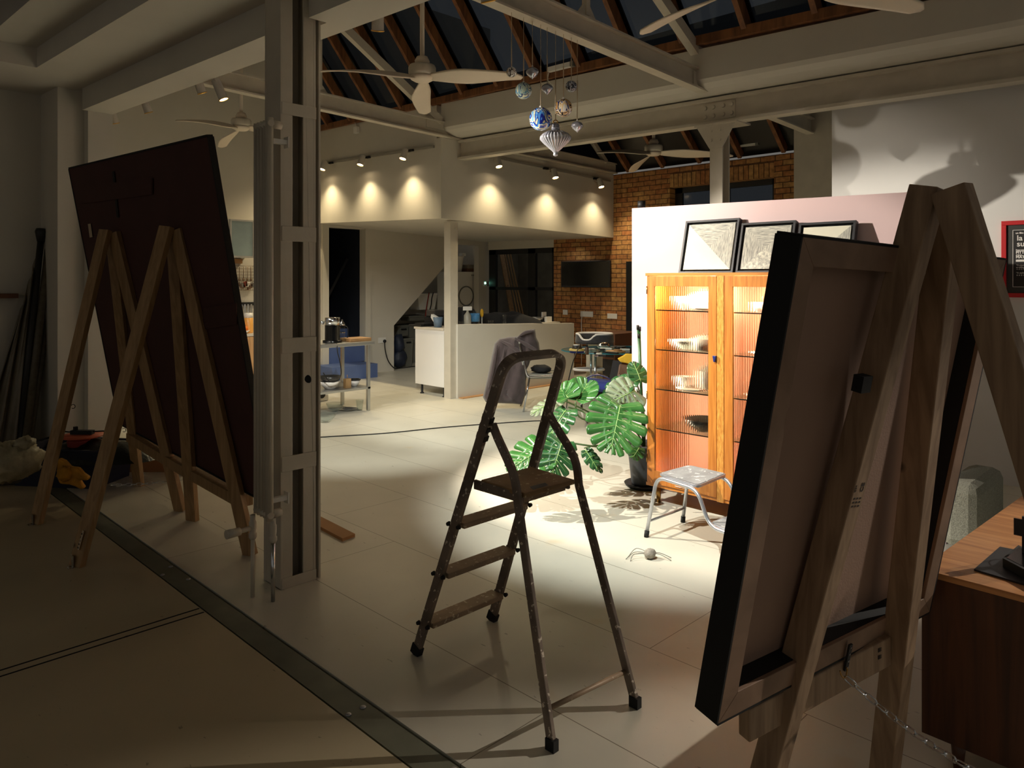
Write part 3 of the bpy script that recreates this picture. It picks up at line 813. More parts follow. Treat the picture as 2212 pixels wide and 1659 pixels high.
for q in range(4):
    yy = ya_+(yb_-ya_)*(q+(.15 if q > 1 else 0))/3.15
    for zz in (z0+.09, z1-.09): MB().disc((XBM-.03, yy, zz), .018, (1, 0, 0), .018, 10, r2=.023).build('bolt', m_steel, MBEAM)
# post under the girder with a flared bolted head
P0, P1 = onx(1535, 400, XBM-.06), onx(1562, 400, XBM-.06)
zt_ = bz(P0.y)[0]
post = thing('steel_post', 'cream steel post with a flared bolted head under the long girder behind the pink partition', 'post', (XBM, (P0.y+P1.y)/2, 0))
ym = (P0.y+P1.y)/2; hw = (P0.y-P1.y)/2
MB().box((XBM-.075, ym-hw, 0), (XBM-.058, ym+hw, zt_-.02)).box((XBM+.058, ym-hw, 0), (XBM+.075, ym+hw, zt_-.02)).box((XBM-.06, ym-.008, 0), (XBM+.06, ym+.008, zt_-.02)).build('stanchion', m_steel, post)
hd = MB()
hd.prism([(XBM-.085, ym-hw, zt_-.26), (XBM-.085, ym+hw, zt_-.26), (XBM-.085, ym+hw+.15, zt_-.02), (XBM-.085, ym-hw-.15, zt_-.02)], (.012, 0, 0))
hd.prism([(XBM-.06, ym-.01, zt_-.26), (XBM+.06, ym-.01, zt_-.26), (XBM+.2, ym-.01, zt_-.02), (XBM-.08, ym-.01, zt_-.02)], (0, .02, 0))
hd.box((XBM-.1, ym-hw-.17, zt_-.02), (XBM+.2, ym+hw+.17, zt_))
hd.build('head_plate', m_steel, post)
for dy in (-.05, .05):
    for dz_ in (.08, .18): MB().disc((XBM-.089, ym+dy, zt_-dz_), .012, (1, 0, 0), .01, 8).build('bolt', m_steel, post)
# post at the mezzanine corner
q0, q1, q2 = onz(960, 858), onz(973, 862), onz(989.5, 861)
MPX, MPY = q1.x, q1.y
mp_ = thing('steel_post', 'cream steel post holding up the corner of the mezzanine beside the white cabinet', 'post', (q1.x+.07, q1.y+.07, 0))
zt2 = 2.54
MB().box((q1.x, q1.y, 0), (q1.x+.14, q1.y+.012, zt2)).box((q1.x, q1.y+.128, 0), (q1.x+.14, q1.y+.14, zt2)).box((q1.x+.064, q1.y+.012, 0), (q1.x+.076, q1.y+.128, zt2)).box((q1.x+.0, q1.y+.012, 0), (q1.x+.008, q1.y+.128, zt2)).build('stanchion', m_steel, mp_)
MB().disc((q1.x+.1, q1.y-.004, zt2-.1), .016, (0, 1, 0), .012, 10).build('bolt', m_steel, mp_)

# roof trusses
def truss(Y, x0, x1, pts0, pts1, name_label, strut=None, king=None, zoff=0.):
    a, b = ony(*pts0, Y), ony(*pts1, Y)
    kk = (b.z-a.z)/(b.x-a.x)
    zf = lambda x: a.z+kk*(x-a.x)
    h = .21
    tr = thing('roof_truss', name_label, 'truss', ((x0+x1)/2, Y, zf((x0+x1)/2)))
    ibeam((x0, Y, zf(x0)+h/2), (x1, Y, zf(x1)+h/2), h, .11).build('tie_beam', m_steel, tr)
    if strut:
        for (sx0, sz0), (sx1, sz1) in strut:
            s_ = MB(); s_.beam((sx0, Y-.04, sz0), (sx1, Y-.04, sz1), .012, .11, up=(0, 0, 1)); s_.beam((sx0, Y, sz0-.05), (sx1, Y, sz1-.05), .09, .012)
            s_.build('strut', m_steel, tr)
    if king:
        for kx, z0_, z1_ in king:
            MB().beam((kx, Y, z0_), (kx, Y, z1_), .05, .05, up=(0, 1, 0)).build('king_rod', m_steel, tr)
            MB().prism([(kx-.13, Y-.01, z0_-.02), (kx+.13, Y-.01, z0_-.02), (kx+.04, Y-.01, z0_+.09), (kx-.04, Y-.01, z0_+.09)], (0, .02, 0)).build('gusset', m_steel, tr)
    return tr, zf
Y1_ = 4.02
kp = ony(1266, 34, Y1_); sa = ony(1518, 140, Y1_); sb = ony(1425, 0, Y1_)
slope = (sb.z-sa.z)/(sb.x-sa.x)
T1, zT1 = truss(Y1_, 2.62, 6.98, (1060, 8), (1535, 207), 'cream steel roof truss in front, with the glass baubles tied to its tie beam',
            strut=[((sa.x+.1, sa.z-.02), (sa.x-1.9, sa.z-1.9*slope))], king=[(kp.x, kp.z, kp.z+1.6)])
MB().box((sa.x-.06, Y1_-.02, sa.z-.12), (sa.x+.2, Y1_+.02, sa.z+.08)).build('gusset', m_steel, T1)
MB().box((6.6, Y1_-.02, zT1(6.6)+.02), (6.95, Y1_-.008, zT1(6.6)+.17)).build('splice_plate', m_steel, T1)
Y2_ = YM-.03
sa2, sb2 = ony(950, 262, Y2_), ony(750, 68, Y2_)
slope2 = (sb2.z-sa2.z)/(sb2.x-sa2.x)
kp2 = ony(690, 200, Y2_)
T2, zT2 = truss(Y2_, 2.62, 6.98, (695, 238.8), (953, 294.8), 'cream steel roof truss further back, ending at the mezzanine corner',
            strut=[((sa2.x, sa2.z), (sa2.x-2.0, sa2.z-2.0*slope2))], king=[(kp2.x, kp2.z, kp2.z+1.6)])
MB().box((sa2.x-.25, Y2_-.02, sa2.z-.12), (sa2.x+.1, Y2_+.02, sa2.z+.06)).build('gusset', m_steel, T2)
# purlin continuing over the mezzanine, and one in the second bay by the pier
a, b = ony(1126, 333, YM-.02), ony(1323, 376, YM-.02)
pp = thing('tie_beam', 'cream steel beam along the top of the mezzanine face up to the brick wall', 'beam', ((a.x+b.x)/2, YM, a.z))
ibeam((7.1, YM-.06, a.z+.09), (XB-.02, YM-.06, b.z+.09), .18, .1).build('girder', m_steel, pp)
sA, sB = ony(1385, 350, YM-.06), ony(1300, 312, YM-.06)
MB().beam((XB-.3, YM-.06, b.z+.18), (XB-1.7, YM-.06, b.z+1.35), .07, .07).build('strut', m_steel, pp)
a, b = ony(1680, 257, 4.02), ony(1752, 290, 4.02)
single(ibeam((7.1, 4.02, a.z+.02+.1), (9.44, 4.02, b.z+.1), .2, .1), 'tie_beam', m_steel, 'dim steel beam meeting the grey pier high up behind the long girder', 'beam')

# the built up column in the foreground
cb0 = onz(607, 1275); cb1 = onz(692, 1247)
x0, x1, y0 = cb0.x, cb1.x, (cb0.y+cb1.y)/2
dp = .19
COLX = x0
col = thing('steel_column', 'tall cream steel column built of two channels joined by cross plates, beside the radiator', 'column', ((x0+x1)/2, y0+dp/2, 0))
ZC = 3.36
w_ = x1-x0
ch = MB()
# left channel: web faces -X, flange faces the viewer
ch.box((x0, y0, 0), (x0+.014, y0+dp, ZC)).box((x0, y0, 0), (x0+.072, y0+.014, ZC)).box((x0, y0+dp-.014, 0), (x0+.072, y0+dp, ZC))
ch.build('channel', m_steel, col, bevel=.003)
ch = MB()
ch.box((x1-.045, y0, 0), (x1-.031, y0+dp, ZC)).box((x1-.11, y0, 0), (x1-.031, y0+.014, ZC)).box((x1-.11, y0+dp-.014, 0), (x1-.031, y0+dp, ZC))
ch.build('channel', m_steel, col, bevel=.003)
MB().box((x1-.012, y0-.0, 0), (x1, y0+dp*.8, ZC)).box((x1-.031, y0+.06, 0), (x1-.012, y0+.075, ZC)).build('edge_flat', m_steel, col)
MB().box((x0+.02, y0+dp-.03, 0), (x1-.05, y0+dp-.014, ZC)).build('back_plate', m_steel, col)
for yy in (237, 506, 745, 997, 1262):
    zc_ = ony(645, yy, y0).z
    hgt = .042 if yy < 1200 else .05
    lo = max(0, zc_-hgt); hi = zc_+hgt
    if yy > 1200: lo = 0; hi = ony(650, 1238, y0).z
    if yy < 300: lo, hi = ony(645, 252, y0).z, ony(645, 226, y0).z
    MB().box((x0+.004, y0-.006, lo), (x1-.03, y0, hi)).build('batten_plate', m_steel, col, bevel=.002)
# ------------------------------------------------------------------ spot lamps
def spot_lamp(pos, target, label, group, watts, color, angle, lens=None, body=m_spotbody, mount=None, length=.13, r=.042, cat='spotlight', light=True, blend=.6, rad=.018, tip=0.):
    # pos = the lit mouth; the can points at target
    pos = Vector(pos); d = (Vector(target)-pos).normalized()
    if tip: d = Vector((d.x, d.y, 0)).normalized()*tip+Vector((0, 0, -1)); d.normalize()
    t = thing('spotlight', label, cat, pos-d*.06, group)
    mb = MB(); mb.tube([pos-d*length, pos-d*.012, pos-d*.0], [r*.92, r, r], 16, cap=False); mb.disc(pos-d*length, r*.92, d, .004, 16)
    mb.build('lamp_body', body, t)
    MB().disc(pos-d*.008, r*.86, d, .006, 16).build('lens', lens or m_lens, t)
    mb = MB()
    ring = [pos+d*.001+ (d.orthogonal().normalized()*math.cos(a)+d.cross(d.orthogonal().normalized())*math.sin(a))*r for a in [2*math.pi*i/18 for i in range(18)]]
    mb.tube(ring, .004, 6, closed=True); mb.build('rim', m_gold, t)
    if mount is not None:
        MB().tube([pos-d*length*.6, Vector(mount)], .011, 8).build('bracket', body, t)
    if light: spot_light(pos+d*.012, target, watts, color, angle, blend, rad, parent=t)
    return t
WARM = (1, .80, .48); NEUT = (1, .90, .76); COOL = (.97, 1.0, .93)
# a lamp on the right hand wall that lights the sideboard
spot_lamp((7.05, -1.3, 2.9), (2.75, .45, .55), 'spotlight by the right wall aimed at the teak sideboard', 'spotlights along the downstand', 230, (1, .88, .74), 26, mount=(7.249, -1.3, 3.0))
# along the downstand: these light the studio
DS = []
names = ['spotlight on the downstand, the one nearest the stepped piers on the left', 'spotlight on the downstand above the left end of the big tilted painting',
         'spotlight on the downstand above the right end of the big tilted painting', None, 'spotlight peeping below the pale downstand to the right of the column', 'spotlight at the top edge of the picture, left of the hanging baubles']
for (x, y, tgt, w, ang, col, lab) in ((250, 266, (5.0, 9.6, 0), 40, 70, NEUT, names[0]), (321, 243, (6.6, 8.2, 0), 50, 60, NEUT, names[1]), (437, 201, (7.0, 6.6, 0), 110, 50, COOL, names[2]),
                          (816, 66, (5.3, 7.7, 0), 150, 52, COOL, names[4]), (1055, 3, (4.75, 3.15, .15), 135, 62, COOL, names[5])):
    X = 2.50
    p = onx(x, y, X)
    spot_lamp(p, tgt, lab, 'spotlights along the downstand', w, col, ang, mount=(2.41, p.y, p.z+.16), tip=.42, length=.16, r=.036, rad=.012)
# one more of the row that stands behind the column
for yy, tgt, w, an, bl in ((5.68, (6.6, 2.6, 0), 330, 60, .3), (4.75, (7.2, 2.85, 2.1), 60, 32, .8)):
    p = Vector((2.50, yy, 3.11))
    spot_lamp(p, tgt, 'spotlight on the downstand hidden behind the steel column', 'spotlights along the downstand', w, NEUT, an, blend=bl, mount=(2.41, yy, 3.30), tip=.42, length=.16, r=.036, rad=.012)
# washers on the mezzanine faces
def washer(x, y, plane, val, off, w, lab, grp, tilt=.34):
    p = (onx if plane == 'x' else ony)(x, y, val-off)
    if plane == 'x': tgt = Vector((p.x-tilt, p.y-.04, p.z-1)); mt = Vector((val-.03, p.y+.02, p.z+.12))
    else: tgt = Vector((p.x-.06, p.y-tilt, p.z-1)); mt = Vector((p.x+.03, val-.03, p.z+.12))
    spot_lamp(p, tgt, lab, grp, w, WARM, 116, mount=mt, r=.05, length=.15, blend=.8)
for i, (x, y) in enumerate(((696, 366), (778, 356), (870, 343))):
    washer(x, y, 'x', XM, .17, 26, ['track spotlight on the left mezzanine face, half hidden by the column', 'track spotlight in the middle of the left mezzanine face', 'track spotlight nearest the corner on the left mezzanine face'][i], 'track spotlights on the left mezzanine face')
for i, (x, y) in enumerate(((1078, 360), (1200, 384), (1299, 404))):
    washer(x, y, 'y', YM, .17, 24, ['track spotlight on the right mezzanine face, left of the hanging ribbed bauble', 'track spotlight in the middle of the right mezzanine face', 'track spotlight at the brick end of the right mezzanine face'][i], 'track spotlights on the right mezzanine face')
# the tracks
a, b = onx(700, 353, XM-.02), onx(937, 317, XM-.02)
mb = MB().beam(a, b, .03, .035)
single(mb, 'lighting_track', m_track, 'pale lighting track along the left mezzanine face', 'track')
a, b = ony(1075, 341, YM-.02), ony(1318, 391, YM-.02)
single(MB().beam(a, b, .03, .035), 'lighting_track', m_track, 'pale lighting track along the right mezzanine face', 'track')
for (x, y, pla, val) in ((715, 352, 'x', XM), (795, 340, 'x', XM), (888, 325, 'x', XM)):
    p = onx(x, y, XM-.05); single(MB().obox(p, (.02, 0, 0), (0, .05, 0), (0, 0, .014)), 'track_adapter', m_cable, ['black adapter on the left track beside its %s lamp' % q for q in ('leftmost', 'middle', 'rightmost')][(715, 795, 888).index(x)], 'adapter', 'black adapters on the lighting tracks')
for (x, y) in ((1179, 364), (1287, 386)):
    p = ony(x, y, YM-.05); single(MB().obox(p, (.05, 0, 0), (0, .02, 0), (0, 0, .016)), 'track_adapter', m_cable, 'black adapter on the right track above its middle lamp' if x < 1200 else 'black adapter on the right track above its last lamp by the brick', 'adapter', 'black adapters on the lighting tracks')
# batten lamps under the sill, unlit
def batten(a, b, lab, lit=0):
    t = thing('batten_lamp', lab, 'lamp', (Vector(a)+Vector(b))/2)
    d = (Vector(b)-Vector(a)).normalized()
    MB().beam(a, b, .05, .055).build('tube_housing', m_white, t)
    MB().beam(Vector(b), Vector(b)+d*.05, .055, .06).build('end_cap', m_greybin, t)
    MB().tube(spline([Vector(a)+Vector((0, 0, -.02)), Vector(a)+Vector((0, .02, -.1)), Vector(a)+Vector((0, -.02, -.16)), Vector(a)+Vector((.03, -.05, -.2))]), .005, 6).build('lead', m_white, t)
a, b = onx(1186, 151, XM-.08), onx(1234, 139, XM-.08)
batten(a, b, 'small white batten lamp under the brown sill behind the baubles')
a, b = onx(1592, 315, XB-.05), onx(1633, 310, XB-.05)
batten(a, b, 'dim white batten lamp above the brick wall, right of the girder post')
p = onx(770, 281, XM-.03)
t = thing('alarm_box', 'small white box with a wire high on the left mezzanine wall', 'box', p)
MB().obox(p, (.025, 0, 0), (0, .05, 0), (0, 0, .05)).build('case', m_white, t)
MB().tube(spline([p+Vector((0, 0, .05)), p+Vector((0, .04, .13)), p+Vector((0, .03, .2))]), .006, 6).build('wire', m_white, t)

# ------------------------------------------------------------------ ceiling fans
def fan(c, ang0, rod, label, R=.9, tilt=0.):
    c = Vector(c)
    t = thing('ceiling_fan', label, 'fan', c, 'cream ceiling fans')
    MB().lathe([(.03, .0), (.115, .015), (.125, .04), (.125, .09), (.115, .11), (.04, .12)], c, 28).build('motor', m_steel, t)
    MB().lathe([(0, -.04), (.07, -.035), (.105, -.015), (.115, .01), (.03, .015)], c, 28).build('hub', m_fan, t)
    MB().tube([c+Vector((0, 0, .15)), c+Vector((0, 0, rod))], .022, 10).build('rod', m_fan, t)
    MB().lathe([(.06, 0), (.07, .03), (.05, .07), (.02, .08)], c+Vector((0, 0, .12)), 12).build('collar', m_fan, t)
    for k in range(3):
        a = ang0+2*math.pi*k/3
        er = Vector((math.cos(a), math.sin(a), 0)); et = Vector((-math.sin(a), math.cos(a), 0))
        def f(u, v):
            r = .09+(R-.09)*u
            ch = .05+.115*math.sin(min(1, u*1.9+.12)*math.pi/2)**1.3*(1-.62*max(0, (u-.35)/.65)**1.5)
            if u > .94: ch *= math.sqrt(max(.02, 1-((u-.94)/.062)**2))
            tw = -math.radians(26*(1-u)+8)
            x = (v-.5)*2*ch*.62+.03*math.sin(u*math.pi)
            return c+er*r+et*(x*math.cos(tw))+Vector((0, 0, -.005+x*math.sin(tw)-.10*u*u))
        MB().grid(f, 22, 8).build('blade', m_fan, t, solid=.012)
    return t
XF = 4.2
def fanpt(x, y, X): return onx(x, y, X)
c1 = fanpt(912, 168, 4.2)
def ang_to(c, px, py, t):
    q = at(px, py, t)-c; return math.atan2(q.y, q.x)
tt = (c1.x+c1.y)/(2*S)
fan(c1, math.radians(50), 1.9, 'large cream ceiling fan left of the hanging baubles', R=1.0)
c2 = fanpt(521, 276, 4.27)
fan(c2, math.radians(80), 1.2, 'cream ceiling fan half hidden behind the radiator on the column', R=1.0)
c3 = fanpt(1412, 331, 8.64)
fan(c3, math.radians(52), 1.4, 'cream ceiling fan in front of the high brick wall', R=1.06)
c4 = fanpt(1690, -52, 4.2)
fan(c4, math.radians(90), 1.2, 'cream ceiling fan cut off by the top of the picture', R=1.0)

# ------------------------------------------------------------------ glass baubles hung from the front truss
m_sw_blue = SWIRL('swirl_blue', [rgb(40, 70, 190), rgb(246, 242, 200), rgb(80, 150, 230), rgb(26, 44, 150), rgb(226, 230, 190), rgb(120, 180, 240)], 7)
m_sw_gold = SWIRL('swirl_gold', [rgb(220, 180, 120), rgb(34, 32, 50), rgb(236, 206, 160), rgb(236, 232, 226), rgb(50, 60, 130), rgb(220, 170, 100)], 8)
m_sw_pale = SWIRL('swirl_pale', [rgb(214, 224, 196), rgb(40, 70, 120), rgb(186, 206, 190), rgb(110, 160, 190), rgb(230, 230, 200)], 10)
m_sw_white = SWIRL('swirl_white', [rgb(226, 226, 226), rgb(60, 56, 50), rgb(240, 240, 236), rgb(170, 140, 100)], 14)
m_sw_dark = SWIRL('swirl_dark', [rgb(60, 64, 80), rgb(190, 196, 210), rgb(30, 34, 50), rgb(140, 150, 170)], 14)
m_bglass = M('blown_glass', rgb(206, 208, 218), .1, var=.1, metal=.35)
m_bglass.node_tree.nodes['Principled BSDF'].inputs['Transmission Weight'].default_value = .55
m_bglass.node_tree.nodes['Principled BSDF'].inputs['IOR'].default_value = 1.2
YBa = 4.02
def bauble(x, y, dpx, kind, mat, label):
    c = ony(x, y, YBa); t_ = (c.x+c.y)/(2*S); r = dpx*t_/FPX/2
    ztop = zT1(c.x)+.002
    b = thing('glass_bauble', label, 'bauble', c, 'glass baubles hanging from the truss')
    if kind == 'round':
        MB().ball(c, r, 28, 18).build('glass_globe', mat, b)
        top = c.z+r
    elif kind == 'onion':
        MB().lathe([(0, -r*1.02), (r*.1, -r*.96), (r*.16, -r*.84), (r*.4, -r*.68), (r*.66, -r*.48), (r*.88, -r*.2), (r*.98, 0), (r, r*.14), (r*.95, r*.34), (r*.8, r*.54), (r*.55, r*.7), (r*.3, r*.78), (r*.12, r*.82), (r*.1, r*.95)], c, 28).build('glass_globe', mat, b)
        top = c.z+r*.95
    else:
        # big ribbed flat onion
        prof = [(.02, -1.12), (.13, -1.08), (.16, -.98), (.12, -.9), (.22, -.78), (.5, -.5), (.82, -.2), (.98, .02), (.97, .16), (.8, .36), (.5, .52), (.3, .6), (.24, .66)]
        n = 168; vs = []; mb = MB()
        for rr, z in prof:
            for j in range(n):
                a = 2*math.pi*j/n; q = 1+.055*math.cos(a*28)*(1 if .25 < rr else .2)
                vs.append(c+Vector((rr*r*q*math.cos(a), rr*r*q*math.sin(a), z*r)))
        fs = [(i*n+j, i*n+(j+1) % n, (i+1)*n+(j+1) % n, (i+1)*n+j) for i in range(len(prof)-1) for j in range(n)]
        mb.add(vs, fs, 0, True); mb.build('glass_globe', mat, b)
        MB().lathe([(.24*r, .64*r), (.29*r, .7*r), (.29*r, .8*r), (.24*r, .86*r), (.27*r, .9*r), (.2*r, 1.02*r), (.05*r, 1.06*r)], c, 20).build('cap', m_silverball, b)
        mb = MB(); mb.tube([c+Vector((.1*r*math.cos(a), -.1*r*math.cos(a), (1.14*r+.12*r*math.sin(a)))) for a in [2*math.pi*i/14 for i in range(14)]], .02*r+.002, 6, closed=True); mb.build('hanging_ring', m_brass, b)
        top = c.z+1.2*r
    if kind != 'ribbed': MB().lathe([(.13*r, 0), (.12*r, .14*r), (.05*r, .2*r)], (c.x, c.y, top-.03*r), 10).build('neck', m_china, b)
    MB().tube([(c.x, c.y, top), (c.x, c.y, ztop)], .0022, 5).build('cord', m_string, b)
    MB().tube([(c.x, c.y, top), (c.x, c.y, top+min(.35, (ztop-top)*.5))], .0045, 5).build('binding', m_string, b)
bauble(1105, 156, 23, 'round', m_sw_white, 'small white streaked glass bauble, leftmost of the cluster')
bauble(1131, 196, 36, 'round', m_sw_pale, 'pale green and blue swirled round bauble, second from the left')
bauble(1150, 157, 28, 'onion', m_silverball, 'silvered onion shaped bauble high in the cluster next to the small white streaked one')
bauble(1168, 257, 50, 'round', m_sw_blue, 'largest round bauble, swirled deep blue and cream')
bauble(1182, 192, 26, 'onion', m_silverball, 'silvered onion shaped bauble in the middle, above the blue one')
bauble(1200, 301, 66, 'ribbed', m_bglass, 'big clear ribbed bauble with a ring cap, lowest of the cluster')
bauble(1217, 233, 39, 'round', m_sw_gold, 'golden and black swirled round bauble right of the blue one')
bauble(1234, 187, 25, 'round', m_sw_dark, 'small dark streaked round bauble on the right of the cluster')
bauble(1247, 273, 26, 'onion', m_silverball, 'silvered onion shaped bauble hanging lowest at the far right')
# ------------------------------------------------------------------ right hand easel with the black edged canvas seen from behind
BL, BR = at(1551, 1564, 1.87), at(2008, 1322, 2.5)
TL, TR = at(1735, 512, 1.716), at(2173, 562, 2.341)
ux = ((BR-BL)+(TR-TL)).normalized(); uy = (TL+TR-BL-BR); uy = (uy-ux*uy.dot(ux)).normalized(); un = ux.cross(uy)   # un points to the viewer
if un.dot(EYEP-BL) < 0: un = -un
O = (BL+BR+TL+TR)/4
W_, H_ = ((BR-BL).length+(TR-TL).length)/2, ((TL-BL).length+(TR-BL-(BR-BL)).length)/2
def cv(u, v, n=0.): # u,v 0..1 on the back plane (bilinear so the seen corners hold), n metres toward the viewer
    return BL*(1-u)*(1-v)+BR*u*(1-v)+TL*(1-u)*v+TR*u*v+un*n
art = thing('canvas', 'large stretched canvas seen from behind on the right easel, black edges and pale stretcher frame', 'painting', cv(.5, 0))
fw, fwy = .062/W_, .066/H_
def bar(a, b, c_, d, n0, n1): return [cv(*a, n0), cv(*b, n0), cv(*c_, n0), cv(*d, n0)], [cv(*a, n1), cv(*b, n1), cv(*c_, n1), cv(*d, n1)]
fr_ = (((0, 0), (1, 0), (1-fw, fwy), (fw, fwy)), ((1, 0), (1, 1), (1-fw, 1-fwy), (1-fw, fwy)), ((1, 1), (0, 1), (fw, 1-fwy), (1-fw, 1-fwy)), ((0, 1), (0, 0), (fw, fwy), (fw, 1-fwy)))
for a, b, c_, d in fr_:
    mb = MB(); p, q = bar(a, b, c_, d, -.012, 0); mb.hexa(p, q); mb.build('stretcher_bar', m_stretcher, art, bevel=.0015)
mb = MB()
for a, b, c_, d in fr_:
    p, q = bar(a, b, c_, d, -.062, -.0125); mb.hexa(p, q)
mb.build('black_rebate', m_canvasblk, art)
mb = MB(); p, q = bar((.01, .01), (.99, .01), (.99, .99), (.01, .99), -.066, -.0625); mb.hexa(p, q); mb.build('canvas_cloth', m_canvasback, art)
th = .072; e = .006
mb = MB()
for a, b in (((0, 0), (1, 0)), ((1, 0), (1, 1)), ((1, 1), (0, 1)), ((0, 1), (0, 0))):
    A2, B2 = cv(*a), cv(*b); o_ = (cv(.5, .5)-(A2+B2)/2).normalized()
    mb.hexa([A2-o_*e, B2-o_*e, B2, A2], [A2-o_*e-un*th, B2-o_*e-un*th, B2-un*th, A2-un*th])
mb.build('black_edge', m_canvasblk, art)
mb = MB(); p, q = bar((0, 0), (1, 0), (1, 1), (0, 1), -th-.002, -th+.004); mb.hexa(p, q); mb.build('painted_face', m_canvasblk, art)
# strip of shadow gap along the bottom rail
# the easel: two front legs, one back leg, ledge, chain
def plank(p0, p1, w, t_, wdir):
    # plank from p0 to p1, wide along wdir
    p0, p1 = Vector(p0), Vector(p1); d = (p1-p0).normalized(); wd = Vector(wdir); wd = (wd-d*wd.dot(d)).normalized(); td = d.cross(wd)
    return MB().obox((p0+p1)/2, wd*w/2, d*(p1-p0).length/2, td*t_/2)
ez = thing('easel', 'big pine tripod easel close on the right, holding the black edged canvas', 'easel', (2.2, .6, 0))
legdir = ux.copy(); legdir.z = 0; legdir.normalize()
nb = un.copy()
ap = at(2010, 412, 1.965)
f0 = Vector((1.885, 1.02, 0)); f1 = Vector((2.60, .865, 0))
ap0 = at(1990, 400, 1.965); ap1 = at(2030, 395, 2.02)
# left front leg
L0t = at(2006, 405, 1.95); L0b = onz(1600, 1880)
plank(L0b, L0t, .062, .075, legdir).build('front_leg', m_pine2, ez, bevel=.003)
L1t = at(2045, 470, 2.03); L1b = onz(1905, 1715)
plank(L1b, L1t, .060, .075, legdir).build('front_leg', m_pine2, ez, bevel=.003)
R0t = at(2055, 407, 1.88); R0b = Vector((2.10, .015, 0))
d_ = (R0b-R0t).normalized()
plank(R0b, R0t, .05, .085, legdir).build('back_leg', m_pine2, ez, bevel=.003)
# bolt through the head
b0 = at(2003, 441, 1.90)
MB().lathe([(0, .012), (.010, .011), (.015, .005), (.017, 0)], (0, 0, 0), 14).build('head_bolt', m_rubber, ez)
hb = ez.children[-1]; hb.location = b0-world_loc(ez); hb.rotation_euler = (EYEP-b0).to_track_quat('Z', 'Y').to_euler()
# ledge board behind the canvas foot
lb0, lb1 = cv(.10, -.005, -.045), cv(.97, -.005, -.045)
q0 = at(1617, 1545, 2.02); q1 = at(1905, 1395, 2.32)
mb = MB().obox((q0+q1)/2-Vector((0, 0, .012)), (q1-q0)/2*1.06, (un*.019), Vector((0, 0, .045))); mb.build('ledge_board', m_pine2, ez, bevel=.004)
# steel strap and hook
sp_ = at(1832, 1420, 2.19)
MB().obox(sp_, ux*.008, un*.003, uy*.042).build('steel_strap', m_dkframe, ez)
for k_ in (-.03, -.01, .012, .032): MB().disc(sp_+uy*k_+un*.004, .0032, un, .003, 8).build('screw', m_chrome, ez)
# little black clamp on the left leg
cl_ = at(1862, 828, 1.93)
MB().obox(cl_, ux*.022, un*.014, uy*.022).build('black_clamp', m_rubber, ez)
# stamps on the timber
def stamp(txt, px, py, t_, size, ax, ay, parent, nm='timber_stamp'):
    return text_mesh(txt, nm, m_stamp, size, at(px, py, t_), ax, ay, parent)
def on_leg(pb, pt, wdir, t_, sfrac, w_off=0.):
    d = (pt-pb).normalized(); wd = Vector(wdir); wd = (wd-d*wd.dot(d)).normalized(); td = d.cross(wd)
    if td.y > 0: td = -td
    return pb+(pt-pb)*sfrac+td*(t_/2+.0004)+wd*w_off, d, wd, td
pt_, d0, w0, n0 = on_leg(L0b, L0t, legdir, .075, .585)
text_mesh('CE', 'timber_stamp', m_stamp, .022, pt_+w0*.016, d0, n0.cross(d0), ez, .0003, bold=.0006)
text_mesh('C24', 'timber_stamp', m_stamp, .012, pt_-w0*.02, d0, n0.cross(d0), ez, .0003)
for i in range(3):
    for j in range(3): MB().obox(pt_-d0*(.018+.011*i)+w0*(-.016+.015*j), w0*.004, d0*.0025, n0*.0003).build('timber_stamp', m_stamp, ez)
qn = un.copy()
for i in range(2):
    for j in range(3): MB().obox(q1+(q0-q1)*.07+un*.0195+Vector((0, 0, .012-.022*i))+ux*(-.006+.007*j), ux*.0026, un*.0003, Vector((0, 0, .006))).build('timber_stamp', m_stamp, ez)
# open chain from the hook down to the back leg
h0 = at(1826, 1452, 2.17)
hook = MB().tube(spline([h0+ux*-.028+Vector((0, 0, .012)), h0+ux*-.02+Vector((0, 0, -.004)), h0+ux*-.008+Vector((0, 0, -.014)), h0+ux*.004+Vector((0, 0, -.012)), h0+ux*.01+Vector((0, 0, .004)), h0+ux*.006+Vector((0, 0, .012))]), .0022, 6)
def chain(pts, label, link=.030, wr=.0022, wid=.0075):
    pts = spline(pts, 16); acc = [0]
    for a, b in zip(pts, pts[1:]): acc.append(acc[-1]+(b-a).length)
    def pos(s):
        for i in range(len(acc)-1):
            if acc[i+1] >= s: return pts[i].lerp(pts[i+1], (s-acc[i])/max(1e-9, acc[i+1]-acc[i]))
        return pts[-1]
    n = int(acc[-1]/(link-2.4*wr)); st_ = acc[-1]/n
    t = thing('chain', label, 'chain', pts[0])
    if True:
        for i in range(n):
            a, b = pos(i*st_), pos((i+1)*st_); d = (b-a).normalized(); c = (a+b)/2
            s = d.cross(Vector((0, 0, 1))).normalized(); u = s.cross(d)
            q = s if i % 2 else u
            hl = link/2-wid
            ring = [c+d*hl+ (d*math.cos(x)+q*math.sin(x))*wid for x in [-math.pi/2+math.pi*j/6 for j in range(7)]]+[c-d*hl+(-d*math.cos(x)-q*math.sin(x))*wid for x in [-math.pi/2+math.pi*j/6 for j in range(7)]]
            MB().tube(ring, wr, 5, closed=True).build('link', m_chrome, t)
    return t
ch = chain([h0+Vector((0, 0, -.014)), at(1905, 1530, 2.1), at(1990, 1595, 1.98), at(2095, 1660, 1.84), at(2260, 1745, 1.7), at(2420, 1790, 1.58)], 'steel link chain drooping from the hook on the right easel to its back leg', link=.036, wid=.008)
hook.build('hook', m_brass, ch)

